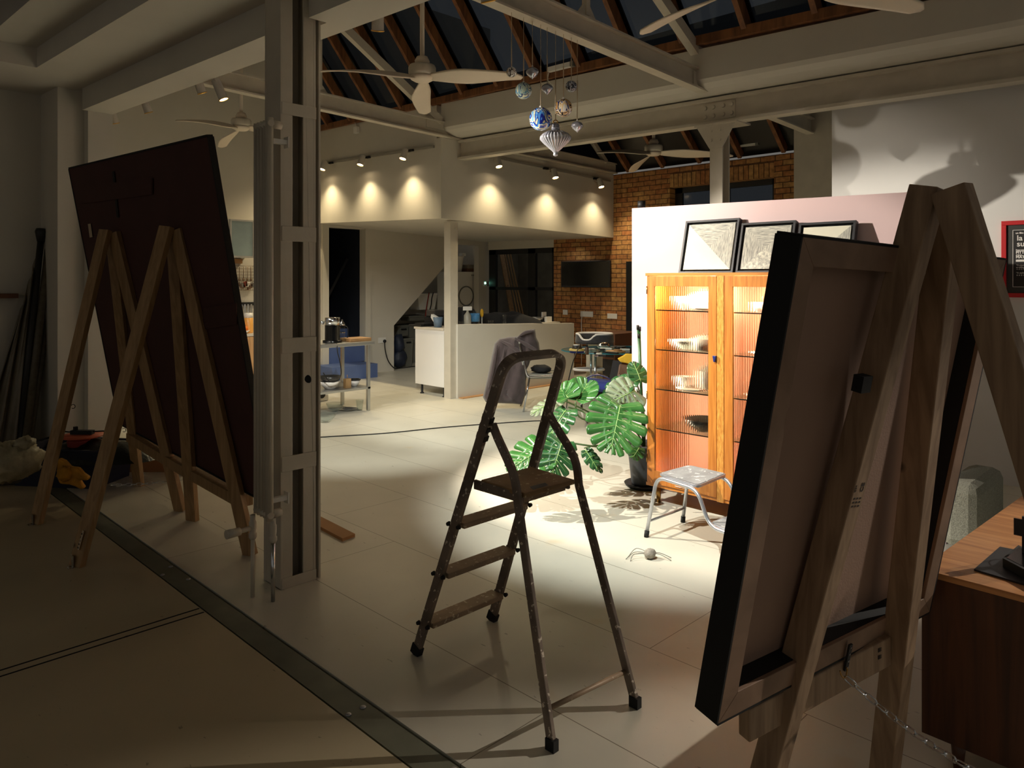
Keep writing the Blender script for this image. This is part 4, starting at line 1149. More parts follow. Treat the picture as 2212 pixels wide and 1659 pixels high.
# ------------------------------------------------------------------ teak sideboard at lower right
c0 = at(1987, 1228, 2.6)
XS, YS, ZT = c0.x, c0.y, c0.z
ZB = onx(1988, 1582, XS).z
fd = Vector((-.046, -1, 0)).normalized(); bd = Vector((1, -.046, 0)).normalized()
sbd = thing('sideboard', 'teak sideboard with a pale top and dark front cut off by the right edge', 'sideboard', (XS+.7, YS-.24, 0))
def sb(a, b, z): return Vector((XS, YS, 0))+bd*a+fd*b+Vector((0, 0, z))
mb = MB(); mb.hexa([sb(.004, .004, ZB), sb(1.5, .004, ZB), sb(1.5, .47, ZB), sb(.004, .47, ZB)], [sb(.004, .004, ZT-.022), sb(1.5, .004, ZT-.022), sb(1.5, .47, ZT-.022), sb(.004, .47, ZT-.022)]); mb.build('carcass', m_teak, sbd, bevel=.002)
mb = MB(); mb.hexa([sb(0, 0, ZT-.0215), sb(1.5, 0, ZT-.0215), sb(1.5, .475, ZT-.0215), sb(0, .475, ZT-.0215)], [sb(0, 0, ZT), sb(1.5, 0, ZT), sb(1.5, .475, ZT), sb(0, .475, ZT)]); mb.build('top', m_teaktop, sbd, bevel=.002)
for a, b in ((.07, .10), (.07, .40), (1.42, .10), (1.42, .40)):
    MB().tube([sb(a, b, 0), sb(a, b, ZB)], [.015, .026], 14).build('leg', m_teak, sbd)
# things on it: black mat, acrylic tube in a black stand
ma = [onz(2104, 1233, ZT), onz(2160, 1184, ZT), onz(2300, 1211, ZT), onz(2290, 1288, ZT)]
single(MB().prism(ma, (0, 0, .006)), 'desk_mat', m_frame, 'thin black mat lying on the teak sideboard', 'mat')
zm = ZT+.0062
s0 = onz(2166, 1224, zm); s1 = onz(2200, 1195, zm); s2 = onz(2300, 1245, zm); s3 = s0+s2-s1
std = thing('display_stand', 'black tray stand holding a clear acrylic tube on the mat on the sideboard', 'stand', (s0+s2)/2)
ex, ey = (s3-s0), (s1-s0)
MB().prism([s0, s1, s1+ex, s0+ex], (0, 0, .030)).build('tray', m_posterdk, std)
MB().prism([s0+ex*.05+ey*.1, s0+ex*.05+ey*.9, s1+ex*.95-ey*.1, s0+ex*.95+ey*.1], (0, 0, .031)).build('tray_floor', m_screen, std)
up_ = s0+ey*.75+ex*.22
MB().box((up_.x-.006, up_.y-.006, zm+.031), (up_.x+.006, up_.y+.006, zm+.16)).build('upright', m_frame, std)
MB().box((up_.x-.009, up_.y-.009, zm+.09), (up_.x-.004, up_.y+.03, zm+.15)).build('back_plate', m_frame, std)
MB().tube([up_+Vector((.006, -.006, .038)), up_+Vector((.03, -.03, .038))], .004, 8).build('clip', m_chrome, std)
tc_ = up_+Vector((.075, -.055, .09))
MB().tube([tc_, tc_+Vector((0, 0, .36))], .062, 28, cap=False).build('acrylic_tube', m_acrylic, std)
mb = MB(); mb.tube([tc_+Vector((.062*math.cos(a), .062*math.sin(a), 0)) for a in [2*math.pi*i/28 for i in range(28)]], .0018, 5, closed=True); mb.build('tube_rim', m_white, std)

# ------------------------------------------------------------------ the aluminium step ladder
lad = thing('step_ladder', 'worn paint splashed step ladder with a hoop handle, alone mid floor', 'ladder', (2.28, 2.25, 0))
def stile(z): return 2.695-.407*z
zt_h = 1.385
def lp(x, z): return Vector((x, stile(z), z))
xl0, xr0, xl1, xr1 = onz(893, 1409).x, onz(1070, 1343).x, 2.10, 2.45
hoop = [lp(xl0, 0), lp(xl0+(xl1-xl0)*.86, 1.12), lp(xl1, zt_h), lp(xr1, zt_h), lp(xr0+(xr1-xr0)*.86, 1.12), lp(xr0, 0)]
path = fillet([lp(xl0, .02), lp(xl1-.005, zt_h), lp(xr1+.005, zt_h), lp(xr0, .02)], .085, 8)
nst = Vector((0, 1, .407)).normalized()
mid = len(path)//2
MB().sweep(path, .046, .021, nst).build('hoop_stiles', m_ladder, lad, bevel=.003)
for x in (xl0, xr0):
    MB().obox(lp(x, .022), (.014, 0, 0), nst*.027, Vector((0, -.407, 1)).normalized()*.024).build('foot', m_rubber, lad)
# back supports
for sx, foot in ((-1, onz(1192, 1620)), (1, onz(1372, 1527))):
    zz = 1.105
    px_ = (xl0+(xl1-xl0)*.80+.014) if sx < 0 else (xr0+(xr1-xr0)*.80-.014)
    top = Vector((px_, stile(zz)-.022, zz))
    bx = foot.x
    pts = [top, top+Vector((sx*.004, -.035, -.05)), Vector((px_+(bx-px_)*.2+sx*.004, stile(zz)-.17, .93)), Vector((px_+(bx-px_)*.27, stile(zz)-.20, .82)), Vector((bx, foot.y, .02))]
    pts = spline(pts[:4], 5)+[pts[4]]
    MB().sweep(pts, .034, .020, (0, 1, .2)).build('support_leg', m_ladder, lad, bevel=.003)
    MB().obox(Vector((bx, foot.y, .02)), (.014, 0, 0), (0, .021, 0), (0, 0, .022)).build('foot', m_rubber, lad)
fa, fb = onz(1192, 1620), onz(1372, 1527)
hb_ = .125
def sup(foot, z, sx):
    zz = 1.105; px_ = (xl0+(xl1-xl0)*.80) if sx < 0 else (xr0+(xr1-xr0)*.80)
    a = Vector((px_+(foot.x-px_)*.27, stile(zz)-.20, .82)); b = Vector((foot.x, foot.y, 0))
    return b+(a-b)*(z/.82)
MB().tube([sup(fa, hb_, -1), sup(fb, hb_, 1)], .010, 10).build('cross_bar', m_tread, lad)
# treads
for z in (.155, .405, .646):
    k_ = z/zt_h; xa, xb = xl0+(xl1-xl0)*k_, xr0+(xr1-xr0)*k_
    y = stile(z)
    mb = MB(); mb.box((xa+.011, y-.045, z-.012), (xb-.011, y+.04, z+.012)); mb.build('tread', m_tread, lad, bevel=.003)
    for x, s_ in ((xa, -1), (xb, 1)):
        for dy in (-.035, .03):
            MB().tube([(x+s_*.008, y+dy, z), (x+s_*.022, y+dy, z)], [.011, .008], 8).build('rivet', m_rubber, lad)
# platform with its bracket
zp = .86
MB().hexa([(2.10, 2.03, zp-.02), (2.395, 2.02, zp-.02), (2.425, 2.30, zp-.02), (2.115, 2.30, zp-.02)], [(2.10, 2.03, zp), (2.395, 2.02, zp), (2.425, 2.30, zp), (2.115, 2.30, zp)]).build('platform', m_plat, lad, bevel=.004)
MB().box((2.105, 2.05, zp-.045), (2.12, 2.335, zp-.006)).build('platform_bracket', m_ladder, lad, bevel=.002)
MB().box((2.385, 2.05, zp-.045), (2.40, 2.335, zp-.0205)).build('platform_bracket', m_ladder, lad, bevel=.002)
MB().box((2.12, 2.06, zp-.05), (2.38, 2.09, zp-.021)).build('platform_bar', m_tread, lad)
MB().prism([(2.16, 2.04, zp+.0004), (2.25, 2.04, zp+.0004), (2.27, 2.075, zp+.0004), (2.18, 2.08, zp+.0004)], (0, 0, .0005)).build('dark_patch', m_frame, lad)
# bands of tape on the left stile
for z in (1.13, 1.09, 1.05):
    k_ = z/zt_h
    MB().obox(lp(xl0+(xl1-xl0)*k_, z), (.013, 0, .0015), nst*.025, Vector((0, -.407, 1)).normalized()*.012).build('tape_band', m_black, lad)

# ------------------------------------------------------------------ silver step stool
stl = thing('step_stool', 'silver tube step stool with two grey steps in front of the oak cabinet', 'stool', onz(1480, 1120))
fA = onz(1396, 1160); fB = onz(1475, 1128)       # near left, far left feet
zs = .42
ctr = [onz(x, y, zs) for x, y in ((1488, 1004), (1422, 1022), (1508, 1049), (1571, 1023))]   # back, left, front, right of the top
mb = MB()
cx_ = sum(ctr, Vector())/4
def rrect(P, r, n=4):
    out = []
    for i in range(4):
        a, b, c = P[i-1], P[i], P[(i+1) % 4]
        p0 = b+(a-b).normalized()*r; p2 = b+(c-b).normalized()*r
        for k_ in range(n+1):
            t = k_/n; out.append(p0*(1-t)**2+b*2*t*(1-t)+p2*t*t)
    return out
MB().prism([p-Vector((0, 0, .018)) for p in rrect(ctr, .035)], (0, 0, .018)).build('top_step', m_silver, stl, bevel=.003)
MB().prism(rrect([p+(cx_-p)*.06+Vector((0, 0, .0005)) for p in ctr], .03), (0, 0, .002)).build('grip_mat', m_stooltop, stl)
side = (ctr[2]-ctr[1])            # from left to front: along the ladder direction of the stool
sidn = side.normalized(); crs = (ctr[0]-ctr[1]).normalized()
wS = (ctr[0]-ctr[1]).length
for q, base in ((0, ctr[1]), (1, ctr[0])):
    off = crs*(wS*(1 if q else 0)+(.008 if q else -.008))
    a = ctr[1]+off; 
    foot = (fA if q == 0 else fB)
    foot = Vector((foot.x, foot.y, .012))
    e1 = a+side*1.0
    low = e1+sidn*.10; low.z = .215
    end = low+sidn*.30; fend = end+sidn*.06; fend.z = .012
    P = [foot, a+Vector((0, 0, -.024))-sidn*.005, e1+Vector((0, 0, -.024)), low+Vector((0, 0, -.02)), end+Vector((0, 0, -.02)), fend]
    P = fillet(P, .075, 7)
    MB().tube(P, .0125, 12).build('side_tube', m_silver, stl)
    MB().tube([foot-Vector((0, 0, .012)), foot+(P[1]-foot).normalized()*.03], .016, 12).build('rubber_foot', m_rubber, stl)
    MB().tube([fend-Vector((0, 0, .012)), fend+Vector((0, 0, .02))], .016, 12).build('rubber_foot', m_rubber, stl)
f1_, f2_ = Vector((fA.x, fA.y, 0)), Vector((fB.x, fB.y, 0))
pa = f1_.lerp(ctr[1], .25); pb = f2_.lerp(ctr[0], .25)
MB().tube([pa, pb], .009, 10).build('stretcher', m_silver, stl)
e1 = ctr[1]+side; low = e1+sidn*.09; low.z = .215
ls = [low+crs*wS, low, low+sidn*.30, low+sidn*.30+crs*wS]
MB().prism([p-Vector((0, 0, .018)) for p in rrect(ls, .03)], (0, 0, .018)).build('low_step', m_silver, stl, bevel=.003)
MB().prism(rrect([p+(sum(ls, Vector())/4-p)*.06+Vector((0, 0, .0005)) for p in ls], .025), (0, 0, .002)).build('grip_mat', m_stooltop, stl)

# cat toy on the floor
ct = onz(1404, 1206)
toy = thing('cat_toy', 'grey fluffy spider toy with thin wiry legs on the bright floor', 'toy', ct)
MB().ball(ct+Vector((0, 0, .03)), .042, 18, 12, sq=(1, .8, .72), jit=.07, seed=3).build('fluffy_body', m_mousefur, toy)
for x1, y1, x2, y2 in ((1375, 1195, 1357, 1204), (1372, 1203, 1352, 1209), (1370, 1208, 1362, 1213), (1425, 1205, 1450, 1206), (1425, 1208, 1450, 1212)):
    MB().tube(spline([ct+Vector((0, 0, .03)), onz(x1, y1)+Vector((0, 0, .03)), onz(x2, y2)+Vector((0, 0, .003))]), .0022, 5).build('wire_leg', m_greybin, toy)
# offcut
o0, o1, o2, o3 = onz(640, 1110, .02), onz(740, 1163, .02), onz(767, 1153, .02), onz(668, 1103, .02)
oc = MB().prism([p-Vector((0, 0, .02)) for p in (o0, o1, o2, o3)], (0, 0, .02))
single(oc, 'mdf_offcut', m_mdf, 'short brown board lying on the floor behind the steel column', 'board')
# the floor cable
cbp = [onz(600, 952, .006), onz(697, 944, .006), onz(830, 936, .006), onz(960, 923, .006), onz(1080, 914, .006), onz(1175, 909, .006), onz(1240, 917, .006)]
single(MB().tube(spline(cbp, 8), .006, 6), 'floor_cable', m_cable, 'thin black cable curving across the bright floor', 'cable')
# ------------------------------------------------------------------ two tripod easels carrying the big dark board
def onlean(x, y, x0, k):
    # point on the leaning plane X = x0 + k*z
    r = ray(x, y); t = (x0+k*EYE)/(r.x-k*r.z); return EYEP+r*t
X0L, KL = 2.155, -.152
def easel3(ap, rear, fr, fl, label):
    apx = onlean(*ap, X0L-.35+.0, -.0)
    t = thing('easel', label, 'easel', (1.8, onz(*rear).y, 0))
    rf, a, b = onz(*rear), onz(*fr), onz(*fl)
    ymid = (a.y+b.y)/2
    top = at(*ap, 1)
    # apex on the ray, above the middle of the feet
    r = ray(*ap); tt = ((ymid+rf.y)/2)/r.y; top = EYEP+r*tt
    ydir = Vector((-.40, .92, 0))
    dn = Vector((0, 0, -.02))
    plank(rf, top+Vector((-.025, 0, 0)), .095, .04, ydir).build('back_leg', m_pine, t, bevel=.003)
    plank(a, top+Vector((.025, -.03, -.02)), .09, .04, ydir).build('front_leg', m_pine, t, bevel=.003)
    plank(b, top+Vector((.025, .03, -.02)), .09, .04, ydir).build('front_leg', m_pine, t, bevel=.003)
    MB().tube([top+Vector((-.05, 0, -.06)), top+Vector((.05, 0, -.06))], .008, 10).build('head_bolt', m_silver, t)
    return t, rf, a, b, top
E1 = easel3((236, 497), (78, 1131), (390, 1104), (300, 1049), 'pine tripod easel under the left half of the big dark board')
E2 = easel3((369, 490), (166, 1223), (541, 1199), (416, 1124), 'pine tripod easel under the right half of the big dark board, nearer the column')
cn = [onlean(x, y, X0L, KL) for x, y in ((256, 914), (579, 1088), (447, 295), (148, 365))]
nrm = Vector((1, 0, -KL)).normalized()
pnt = thing('painting_board', 'huge dark maroon board seen from behind, tilted back on two pine easels', 'painting', (cn[0]+cn[1])/2)
mb = MB(); mb.hexa([p+nrm*.004 for p in cn], [p+nrm*.034 for p in cn]); mb.build('panel', m_maroon, pnt, bevel=.002)
ctr_ = sum(cn, Vector())/4
mb = MB()
for i in range(4):
    a, b = cn[i], cn[(i+1) % 4]; o_ = ((a+b)/2-ctr_).normalized()*.012
    mb.hexa([a-o_*.0, b-o_*.0, b+o_, a+o_], [a-o_*0+nrm*.036, b+nrm*.036, b+o_+nrm*.036, a+o_+nrm*.036])
mb.build('black_edge', m_board_edge, pnt)
pl_ = [onlean(x, y, X0L-.003, KL) for x, y in ((180, 440), (330, 420), (330, 385), (178, 402))]
MB().hexa([p-nrm*.008 for p in pl_], pl_).build('back_batten', m_maroon, pnt)
pl_ = [onlean(x, y, X0L-.002, KL) for x, y in ((243, 370), (247, 370), (257, 470), (253, 470))]
MB().hexa([p-nrm*.003 for p in pl_], pl_).build('back_seam', m_board_edge, pnt)
pl_ = [onlean(x, y, X0L-.002, KL) for x, y in ((440, 665), (512, 655), (512, 700), (440, 712))]
MB().hexa([p-nrm*.004 for p in pl_], pl_).build('back_patch', m_maroon, pnt)
pl_ = [onlean(x, y, X0L-.002, KL) for x, y in ((190, 484), (196, 483), (200, 512), (194, 513))]
MB().hexa([p-nrm*.001 for p in pl_], pl_).build('paper_tape', m_paper, pnt)
# ledges between the front legs
for E, px0, px1 in ((E1, (285, 935), (400, 1003)), (E2, (395, 1000), (529, 1072))):
    q0, q1 = onlean(*px0, X0L-.0, KL), onlean(*px1, X0L-.0, KL)
    mb = MB().obox((q0+q1)/2+Vector((.005, 0, -.03)), (q1-q0)/2, Vector((.05, 0, .0)), Vector((0, 0, .035)))
    mb.build('ledge_board', m_pine, E[0], bevel=.003)
    # metal foot brackets on the back leg
    rf = E[1]
    MB().box((rf.x-.05, rf.y-.02, 0), (rf.x-.022, rf.y+.02, .003)).box((rf.x-.026, rf.y-.02, 0), (rf.x-.022, rf.y+.02, .07)).build('foot_bracket', m_chrome, E[0])
# label on the nearer back leg
rf = E2[1]; dl = (E2[4]-rf).normalized()
lc = rf+dl*.16+Vector((-.024, 0, .0))
xx = Vector((0, -1, 0)); zz_ = dl
MB().obox(lc+Vector((-.0, 0, 0)), xx*.028, zz_*.055, xx.cross(zz_)*.0008).build('paper_label', m_paper, E2[0])
nn = xx.cross(zz_)
if nn.x > 0: nn = -nn
for i in range(4):
    for j in range(5):
        if (i*5+j*3) % 4: MB().obox(lc+nn*.0016+xx*(-.018+.011*i)+zz_*(-.045+.02*j), xx*.0032, zz_*.005, nn*.0003).build('print_mark', m_stamp, E2[0])
# chains between the front and back legs of the nearer pair
ch1 = chain([onz(415, 1030, .2), onz(360, 1040, .2), onz(300, 1046, .2), onz(240, 1048, .2)], 'thin chain strung between the legs of the left pine easel', link=.04, wid=.009)
# hooks
for (x, y, t_, lab) in ((158, 878, 5.1, 'small wire hook screwed to the left easel leg above the cable reel'), (268, 929, 5.6, 'small wire hook in the gap behind the two left easels')):
    p = at(x, y, t_)
    hk = MB().tube(arc(p, .014, -2.2, 2.6, (S, -S, 0), (0, 0, 1), 10), .0025, 6)
    hk.build('hook', m_black, E1[0])

# ------------------------------------------------------------------ radiator on the column
RXx = 1.86
rz1, rz0 = at(575, 256, 3.93).z, at(575, 1122, 3.93).z
rad = thing('radiator', 'tall old column radiator fixed to the left side of the steel column', 'radiator', (RXx, 3.75, rz0))
ry0 = onx(586, 600, RXx).y
for i in range(5):
    y = ry0+.021+i*.036
    r_ = .021 if i == 0 else .0165
    MB().tube([(RXx, y, rz0+(.01 if i else 0)), (RXx, y, rz1-(.012 if i else 0))], r_, 14).build('column_tube', m_steel, rad)
for z in (rz1-.03, rz0+.03):
    MB().tube([(RXx, ry0-.02+.02, z), (RXx, ry0+.17, z)], .018, 12).build('header', m_steel, rad)
    MB().disc((RXx+.045, ry0+.03, z), .022, (1, 0, 0), .05, 16).build('end_cap', m_steel, rad)
for z in (at(600, 302, 3.93).z, at(596, 1084, 3.93).z):
    MB().box((RXx+.02, ry0+.04, z-.012), (COLX-.002, ry0+.07, z+.012)).build('wall_bracket', m_white, rad)
    MB().box((COLX-.006, ry0+.03, z-.03), (COLX, ry0+.08, z+.03)).build('wall_bracket', m_white, rad)
# valves and pipes
for i, (yy, fy) in enumerate(((ry0+.02, onz(577, 1273)), (ry0+.15, onz(556, 1263)))):
    zz = rz0
    px_ = RXx+.02-.05*i
    MB().tube([(px_, yy, 0), (px_, yy, zz-.12)], .011, 10).build('pipe', m_chrome if i == 0 else m_steel, rad)
    MB().lathe([(.016, 0), (.021, .01), (.021, .03), (.016, .035), (.019, .06), (.019, .09), (.014, .1), (.014, .13)], (px_, yy, zz-.12), 12).build('valve', m_steel, rad)
    if i == 1:
        MB().tube([(px_, yy, zz-.06), (px_-.11, yy-.01, zz-.06)], [.013, .013], 10).build('valve', m_steel, rad)
        MB().tube([(px_-.075, yy-.008, zz-.06), (px_-.15, yy-.012, zz-.06)], [.021, .024], 14).build('valve_head', m_steel, rad)

# ------------------------------------------------------------------ clutter at the far left
def bx_at(p, sx, sy, sz, rot=0.):
    p = Vector(p); c, s = math.cos(rot), math.sin(rot)
    return MB().obox(p+Vector((0, 0, sz/2)), (c*sx/2, s*sx/2, 0), (-s*sy/2, c*sy/2, 0), (0, 0, sz/2))
k0 = onz(32, 1050); k1 = onz(110, 1052)
ca = onz(34, 1049); cb_ = onz(190, 1056)
u_ = (cb_-ca).normalized(); n_ = Vector((-u_.y, u_.x, 0))
if n_.y < 0: n_ = -n_
u_ = u_*.72
hc = .30
crate = thing('storage_crate', 'dark navy plastic crate on the floor at the far left, stuffed with a black bag', 'crate', (ca+u_/2+n_*.2))
A_, B_, Cc, D_ = ca, ca+u_, ca+u_+n_*.42, ca+n_*.42
mb = MB()
inn = lambda p: p+((A_+Cc)/2-p)*.06
out_ = lambda p: p+(p-(A_+Cc)/2)*.08
bot = [A_, B_, Cc, D_]; top_ = [out_(p)+Vector((0, 0, hc)) for p in bot]
mb.add(bot, [(3, 2, 1, 0)])
for i in range(4): mb.quad(bot[i], bot[(i+1) % 4], top_[(i+1) % 4], top_[i])
mb.build('shell', m_crate, crate, solid=.008)
mb = MB(); rim = [p+(p-(A_+Cc)/2)*.03 for p in top_]; mb.tube(rim, .012, 6, closed=True); mb.build('rim', m_crate, crate)
cc = (A_+Cc)/2
ur = u_.normalized(); nr = n_.normalized()
def heap(c, w, d, h, seed, k=.10):
    rnd = random.Random(seed); ph = [rnd.uniform(0, 6) for _ in range(6)]
    def f(a, b):
        x = (a-.5)*2; y = (b-.5)*2; r = min(1, math.hypot(x, y))
        sx = x*math.sqrt(1-y*y/2); sy = y*math.sqrt(1-x*x/2); r = math.hypot(sx, sy)
        z = h*max(0, 1-r**3)*(1+k*math.sin(4*x+ph[0])*math.cos(5*y+ph[1])+k*.5*math.sin(11*x+ph[2]+3*y))
        return Vector(c)+ur*sx*w/2+nr*sy*d/2+Vector((0, 0, max(0, z)))
    return f
mb = MB().grid(heap(cc+ur*.22+Vector((0, 0, hc-.10)), 1.05, .5, .15, 4), 26, 18)
single(mb, 'bin_bag', m_bag, 'shiny black bag heaped over the navy crate under the cable reel', 'bag')
# cable reel on top
rp = at(178, 950, 6.25)
rc = rp+Vector((0, 0, -.02))
reel = thing('cable_reel', 'orange and red cable reel lying on the black bag behind the left easel', 'cable reel', rc-Vector((0, 0, .1)))
MB().lathe([(.02, .045), (.165, .05), (.168, .056), (.165, .062), (.02, .066)], rc, 28).build('flange', m_reel, reel)
MB().lathe([(.10, -.07), (.115, -.05), (.105, -.035), (.118, -.02), (.108, -.005), (.118, .01), (.108, .03), (.1, .045)], rc, 24).build('wound_cable', m_redcable, reel)
MB().obox(rc+Vector((0, 0, .085)), Vector((S, -S, 0))*.09, Vector((S, S, 0))*.025, (0, 0, .016)).build('handle_block', m_black, reel)
MB().box((rc.x-.055, rc.y+.03, rc.z+.1), (rc.x-.025, rc.y+.06, rc.z+.13)).build('knob', m_black, reel)
MB().tube(spline([rc+Vector((S, -S, 0))*-.2+Vector((0, 0, .1)), rc+Vector((S, -S, 0))*-.1+Vector((0, 0, .085)), rc+Vector((S, -S, 0))*.1+Vector((0, 0, .09)), rc+Vector((S, -S, 0))*.22+Vector((0, 0, .08)), rc+Vector((S, -S, 0))*.25+Vector((0, 0, -.05))]), .006, 6).build('loose_cable', m_cable, reel)
# gloves hanging over the front of the crate
gp = at(150, 1020, 5.75)
e_ = Vector((S, -S, 0)); z_ = Vector((0, 0, 1)); f_ = Vector((-S, -S, 0))
gv = thing('work_glove', 'crumpled yellow work gloves hanging over the front of the navy crate', 'glove', gp)
hand = [(-.06, .12), (-.015, .1), (.03, .05), (.09, .045), (.13, .0), (.175, -.03), (.16, -.055), (.1, -.05), (.12, -.085), (.14, -.11), (.115, -.125), (.07, -.1), (.02, -.085), (-.05, -.08), (-.075, -.02), (-.07, .06)]
mb = MB().prism([gp+e_*x+z_*y for x, y in hand], f_*.05); mb.build('glove', m_glove, gv, bevel=.018)
mb = MB().ball(gp+e_*-.01+z_*.0+f_*.035, .07, 14, 9, sq=(.9, .9, .9), jit=.16, seed=8); mb.build('glove_fold', m_glove, gv)
# cream bag, rolls, poles, cloudy sheet
p = onz(15, 1000, .32)
bgc = thing('plastic_sack', 'crumpled cream see-through sack lying on carpet rolls at the left edge', 'sack', p)
MB().ball(p+Vector((-.02, .05, .0)), .24, 30, 16, sq=(1.1, .8, .62), jit=.13, seed=11).build('sack', m_fluff, bgc)
MB().ball(p+Vector((.10, -.02, .13)), .07, 12, 8, sq=(1, .7, .8), jit=.35, seed=12).build('knot', m_fluff, bgc)
base = onz(0, 1030)+Vector((0, -.35, 0))
for i, (dy, dz, r) in enumerate(((0, .065, .06), (.13, .065, .06), (.065, .16, .055))):
    a = base+Vector((-.9, .9, 0))*0+Vector((.28, -.2+dy, dz)); b = a+Vector((-1.1, .75, 0))
    single(MB().tube([a, b], r, 16), 'carpet_roll', m_carpet, ['dark carpet roll at the bottom front beside the navy crate', 'dark carpet roll at the bottom back beside the navy crate', 'dark carpet roll lying on top of the other two'][i], 'roll', 'carpet rolls at the left')
def polething(a, b, r, m, lab, head=True):
    t = thing('pole', lab, 'pole', b, 'poles leaning in the left corner')
    MB().tube([a, b], r, 10).build('shaft', m, t)
    d = (Vector(b)-Vector(a)).normalized()
    if head: MB().tube([Vector(b)-d*.01, Vector(b)+d*.09, Vector(b)+d*.12], [r*1.1, r*2.0, r*1.7], 10).build('cap', m, t)
Yp = 8.6
polething(onz(52, 985), ony(107, 520, Yp), .035, m_pole, 'tall grimy pole leaning in the left corner, rightmost of the long ones')
polething(onz(40, 985), ony(88, 520, Yp), .03, m_poledk, 'tall dark pole leaning in the left corner just left of the grimy one')
polething(onz(60, 982), ony(107, 650, Yp), .03, m_pole, 'shorter grimy pole leaning in the left corner')
a, b, c_, d_ = onz(-60, 985), onz(42, 985), ony(82, 540, 8.6), ony(40, 690, 8.6)
sh = MB()
def shf(u, v):
    P = a.lerp(b, u); Q = d_.lerp(c_, u); q = P.lerp(Q, v)
    return q+Vector((0, -.04*math.sin(u*17+v*3)-.02*math.sin(u*31), 0))
sh.grid(shf, 26, 10)
single(sh, 'plastic_sheet', m_plastic, 'cloudy folded plastic sheet hanging from the poles at the left edge', 'sheet', solid=.004)
sp0, sp1 = ony(-20, 637, 8.6), ony(40, 637, 8.6)
single(MB().box((sp0.x, 8.6, sp0.z-.035), (sp1.x, 8.749, sp0.z+.01)), 'wall_shelf', m_mdfedge, 'short dark shelf end on the wall at the left edge', 'shelf')
# cardboard box seen under the big board
q = onz(352, 1022)
cbx = thing('cardboard_box', 'brown cardboard box on the floor seen under the big dark board', 'box', q)
bx_at(q+Vector((.12, .2, 0)), .62, .38, .26, math.radians(-42)).build('carton', m_card, cbx, bevel=.004)
t0 = q+Vector((.12, .2, .26)); dx_ = Vector((math.cos(math.radians(-42)), math.sin(math.radians(-42)), 0))
MB().obox(t0+dx_*.1+Vector((-.12, -.2, .03)), dx_*.2, Vector((-.06, -.06, .06)), Vector((.01, .01, .02))*.1).build('flap', m_card, cbx)
# a piece of timber jutting behind the near easel
a, b = onz(280, 960, .25), onz(225, 1010, .12)
single(MB().beam(a, b, .09, .04), 'timber_offcut', m_pine_h, 'short dark timber propped behind the near easel leg', 'timber')
# ------------------------------------------------------------------ oak display cabinet
XC = 4.75
cl = onx(1394, 590, XC); YL = cl.y; ZTC = cl.z; ZBC = onx(1394, 1047.6, XC).z
cab = thing('display_cabinet', 'tall oak display cabinet with reeded glass doors, lit inside and filled with dishes', 'cabinet', (XC+.2, YL-.62, 0))
def yx(px): return onx(px, 800, XC).y
y_d1a, y_d1b, y_ca, y_cb = yx(1398), yx(1548), yx(1548), yx(1564)
dw = y_d1a-y_d1b
YR = y_cb-dw-.02
DP = .46
t_ = .022
MB().box((XC+.022, YL-t_, ZBC), (XC+DP, YL, ZTC)).build('side_panel', m_oak, cab, bevel=.001)
MB().box((XC+.022, YR, ZBC), (XC+DP, YR+t_, ZTC)).build('side_panel', m_oak, cab, bevel=.001)
MB().box((XC, YR, ZTC-.022), (XC+DP, YL, ZTC)).build('top_panel', m_oak_h, cab, bevel=.001)
MB().box((XC+.01, YR, ZBC), (XC+DP, YL, ZBC+.025)).build('bottom_panel', m_oak_h, cab, bevel=.001)
MB().box((XC+DP-.012, YR+t_, ZBC+.025), (XC+DP, YL-t_, ZTC-.022)).build('back_panel', m_peach, cab)
MB().box((XC-.001, y_cb+.002, ZBC), (XC+.022, y_ca-.002, ZTC-.022)).build('centre_stile', m_oak_ray, cab, bevel=.001)
MB().box((XC+.022, (y_ca+y_cb)/2-.011, ZBC+.025), (XC+DP-.012, (y_ca+y_cb)/2+.011, ZTC-.022)).build('divider', m_peach, cab)
for (x, y) in ((XC+.06, YL-.08), (XC+.06, YR+.08), (XC+DP-.06, YL-.08), (XC+DP-.06, YR+.08)):
    MB().tube([(x, y, 0), (x, y, ZBC)], [.016, .02], 12).build('leg', m_brass, cab)
shelf_px = (672, 760, 848, 936)
def reed(ya, yb, z0, z1, x):
    mb = MB(); n = int(abs(yb-ya)/.0165); seg = 8; N = n*seg; fr = []; bk = []
    vs = []
    for i in range(N+1):
        y = ya+(yb-ya)*i/N; q = .0016*abs(math.sin(math.pi*i/seg))
        vs += [(x-.002-q, y, z0), (x-.002-q, y, z1), (x+.002, y, z0), (x+.002, y, z1)]
    fs = []
    for i in range(N):
        a, b = 4*i, 4*i+4
        fs += [(a, b, b+1, a+1), (a+2, a+3, b+3, b+2), (a+1, b+1, b+3, a+3), (a, a+2, b+2, b)]
    fs += [(0, 1, 3, 2), (4*N, 4*N+2, 4*N+3, 4*N+1)]
    return mb.add(vs, fs, 0, False)
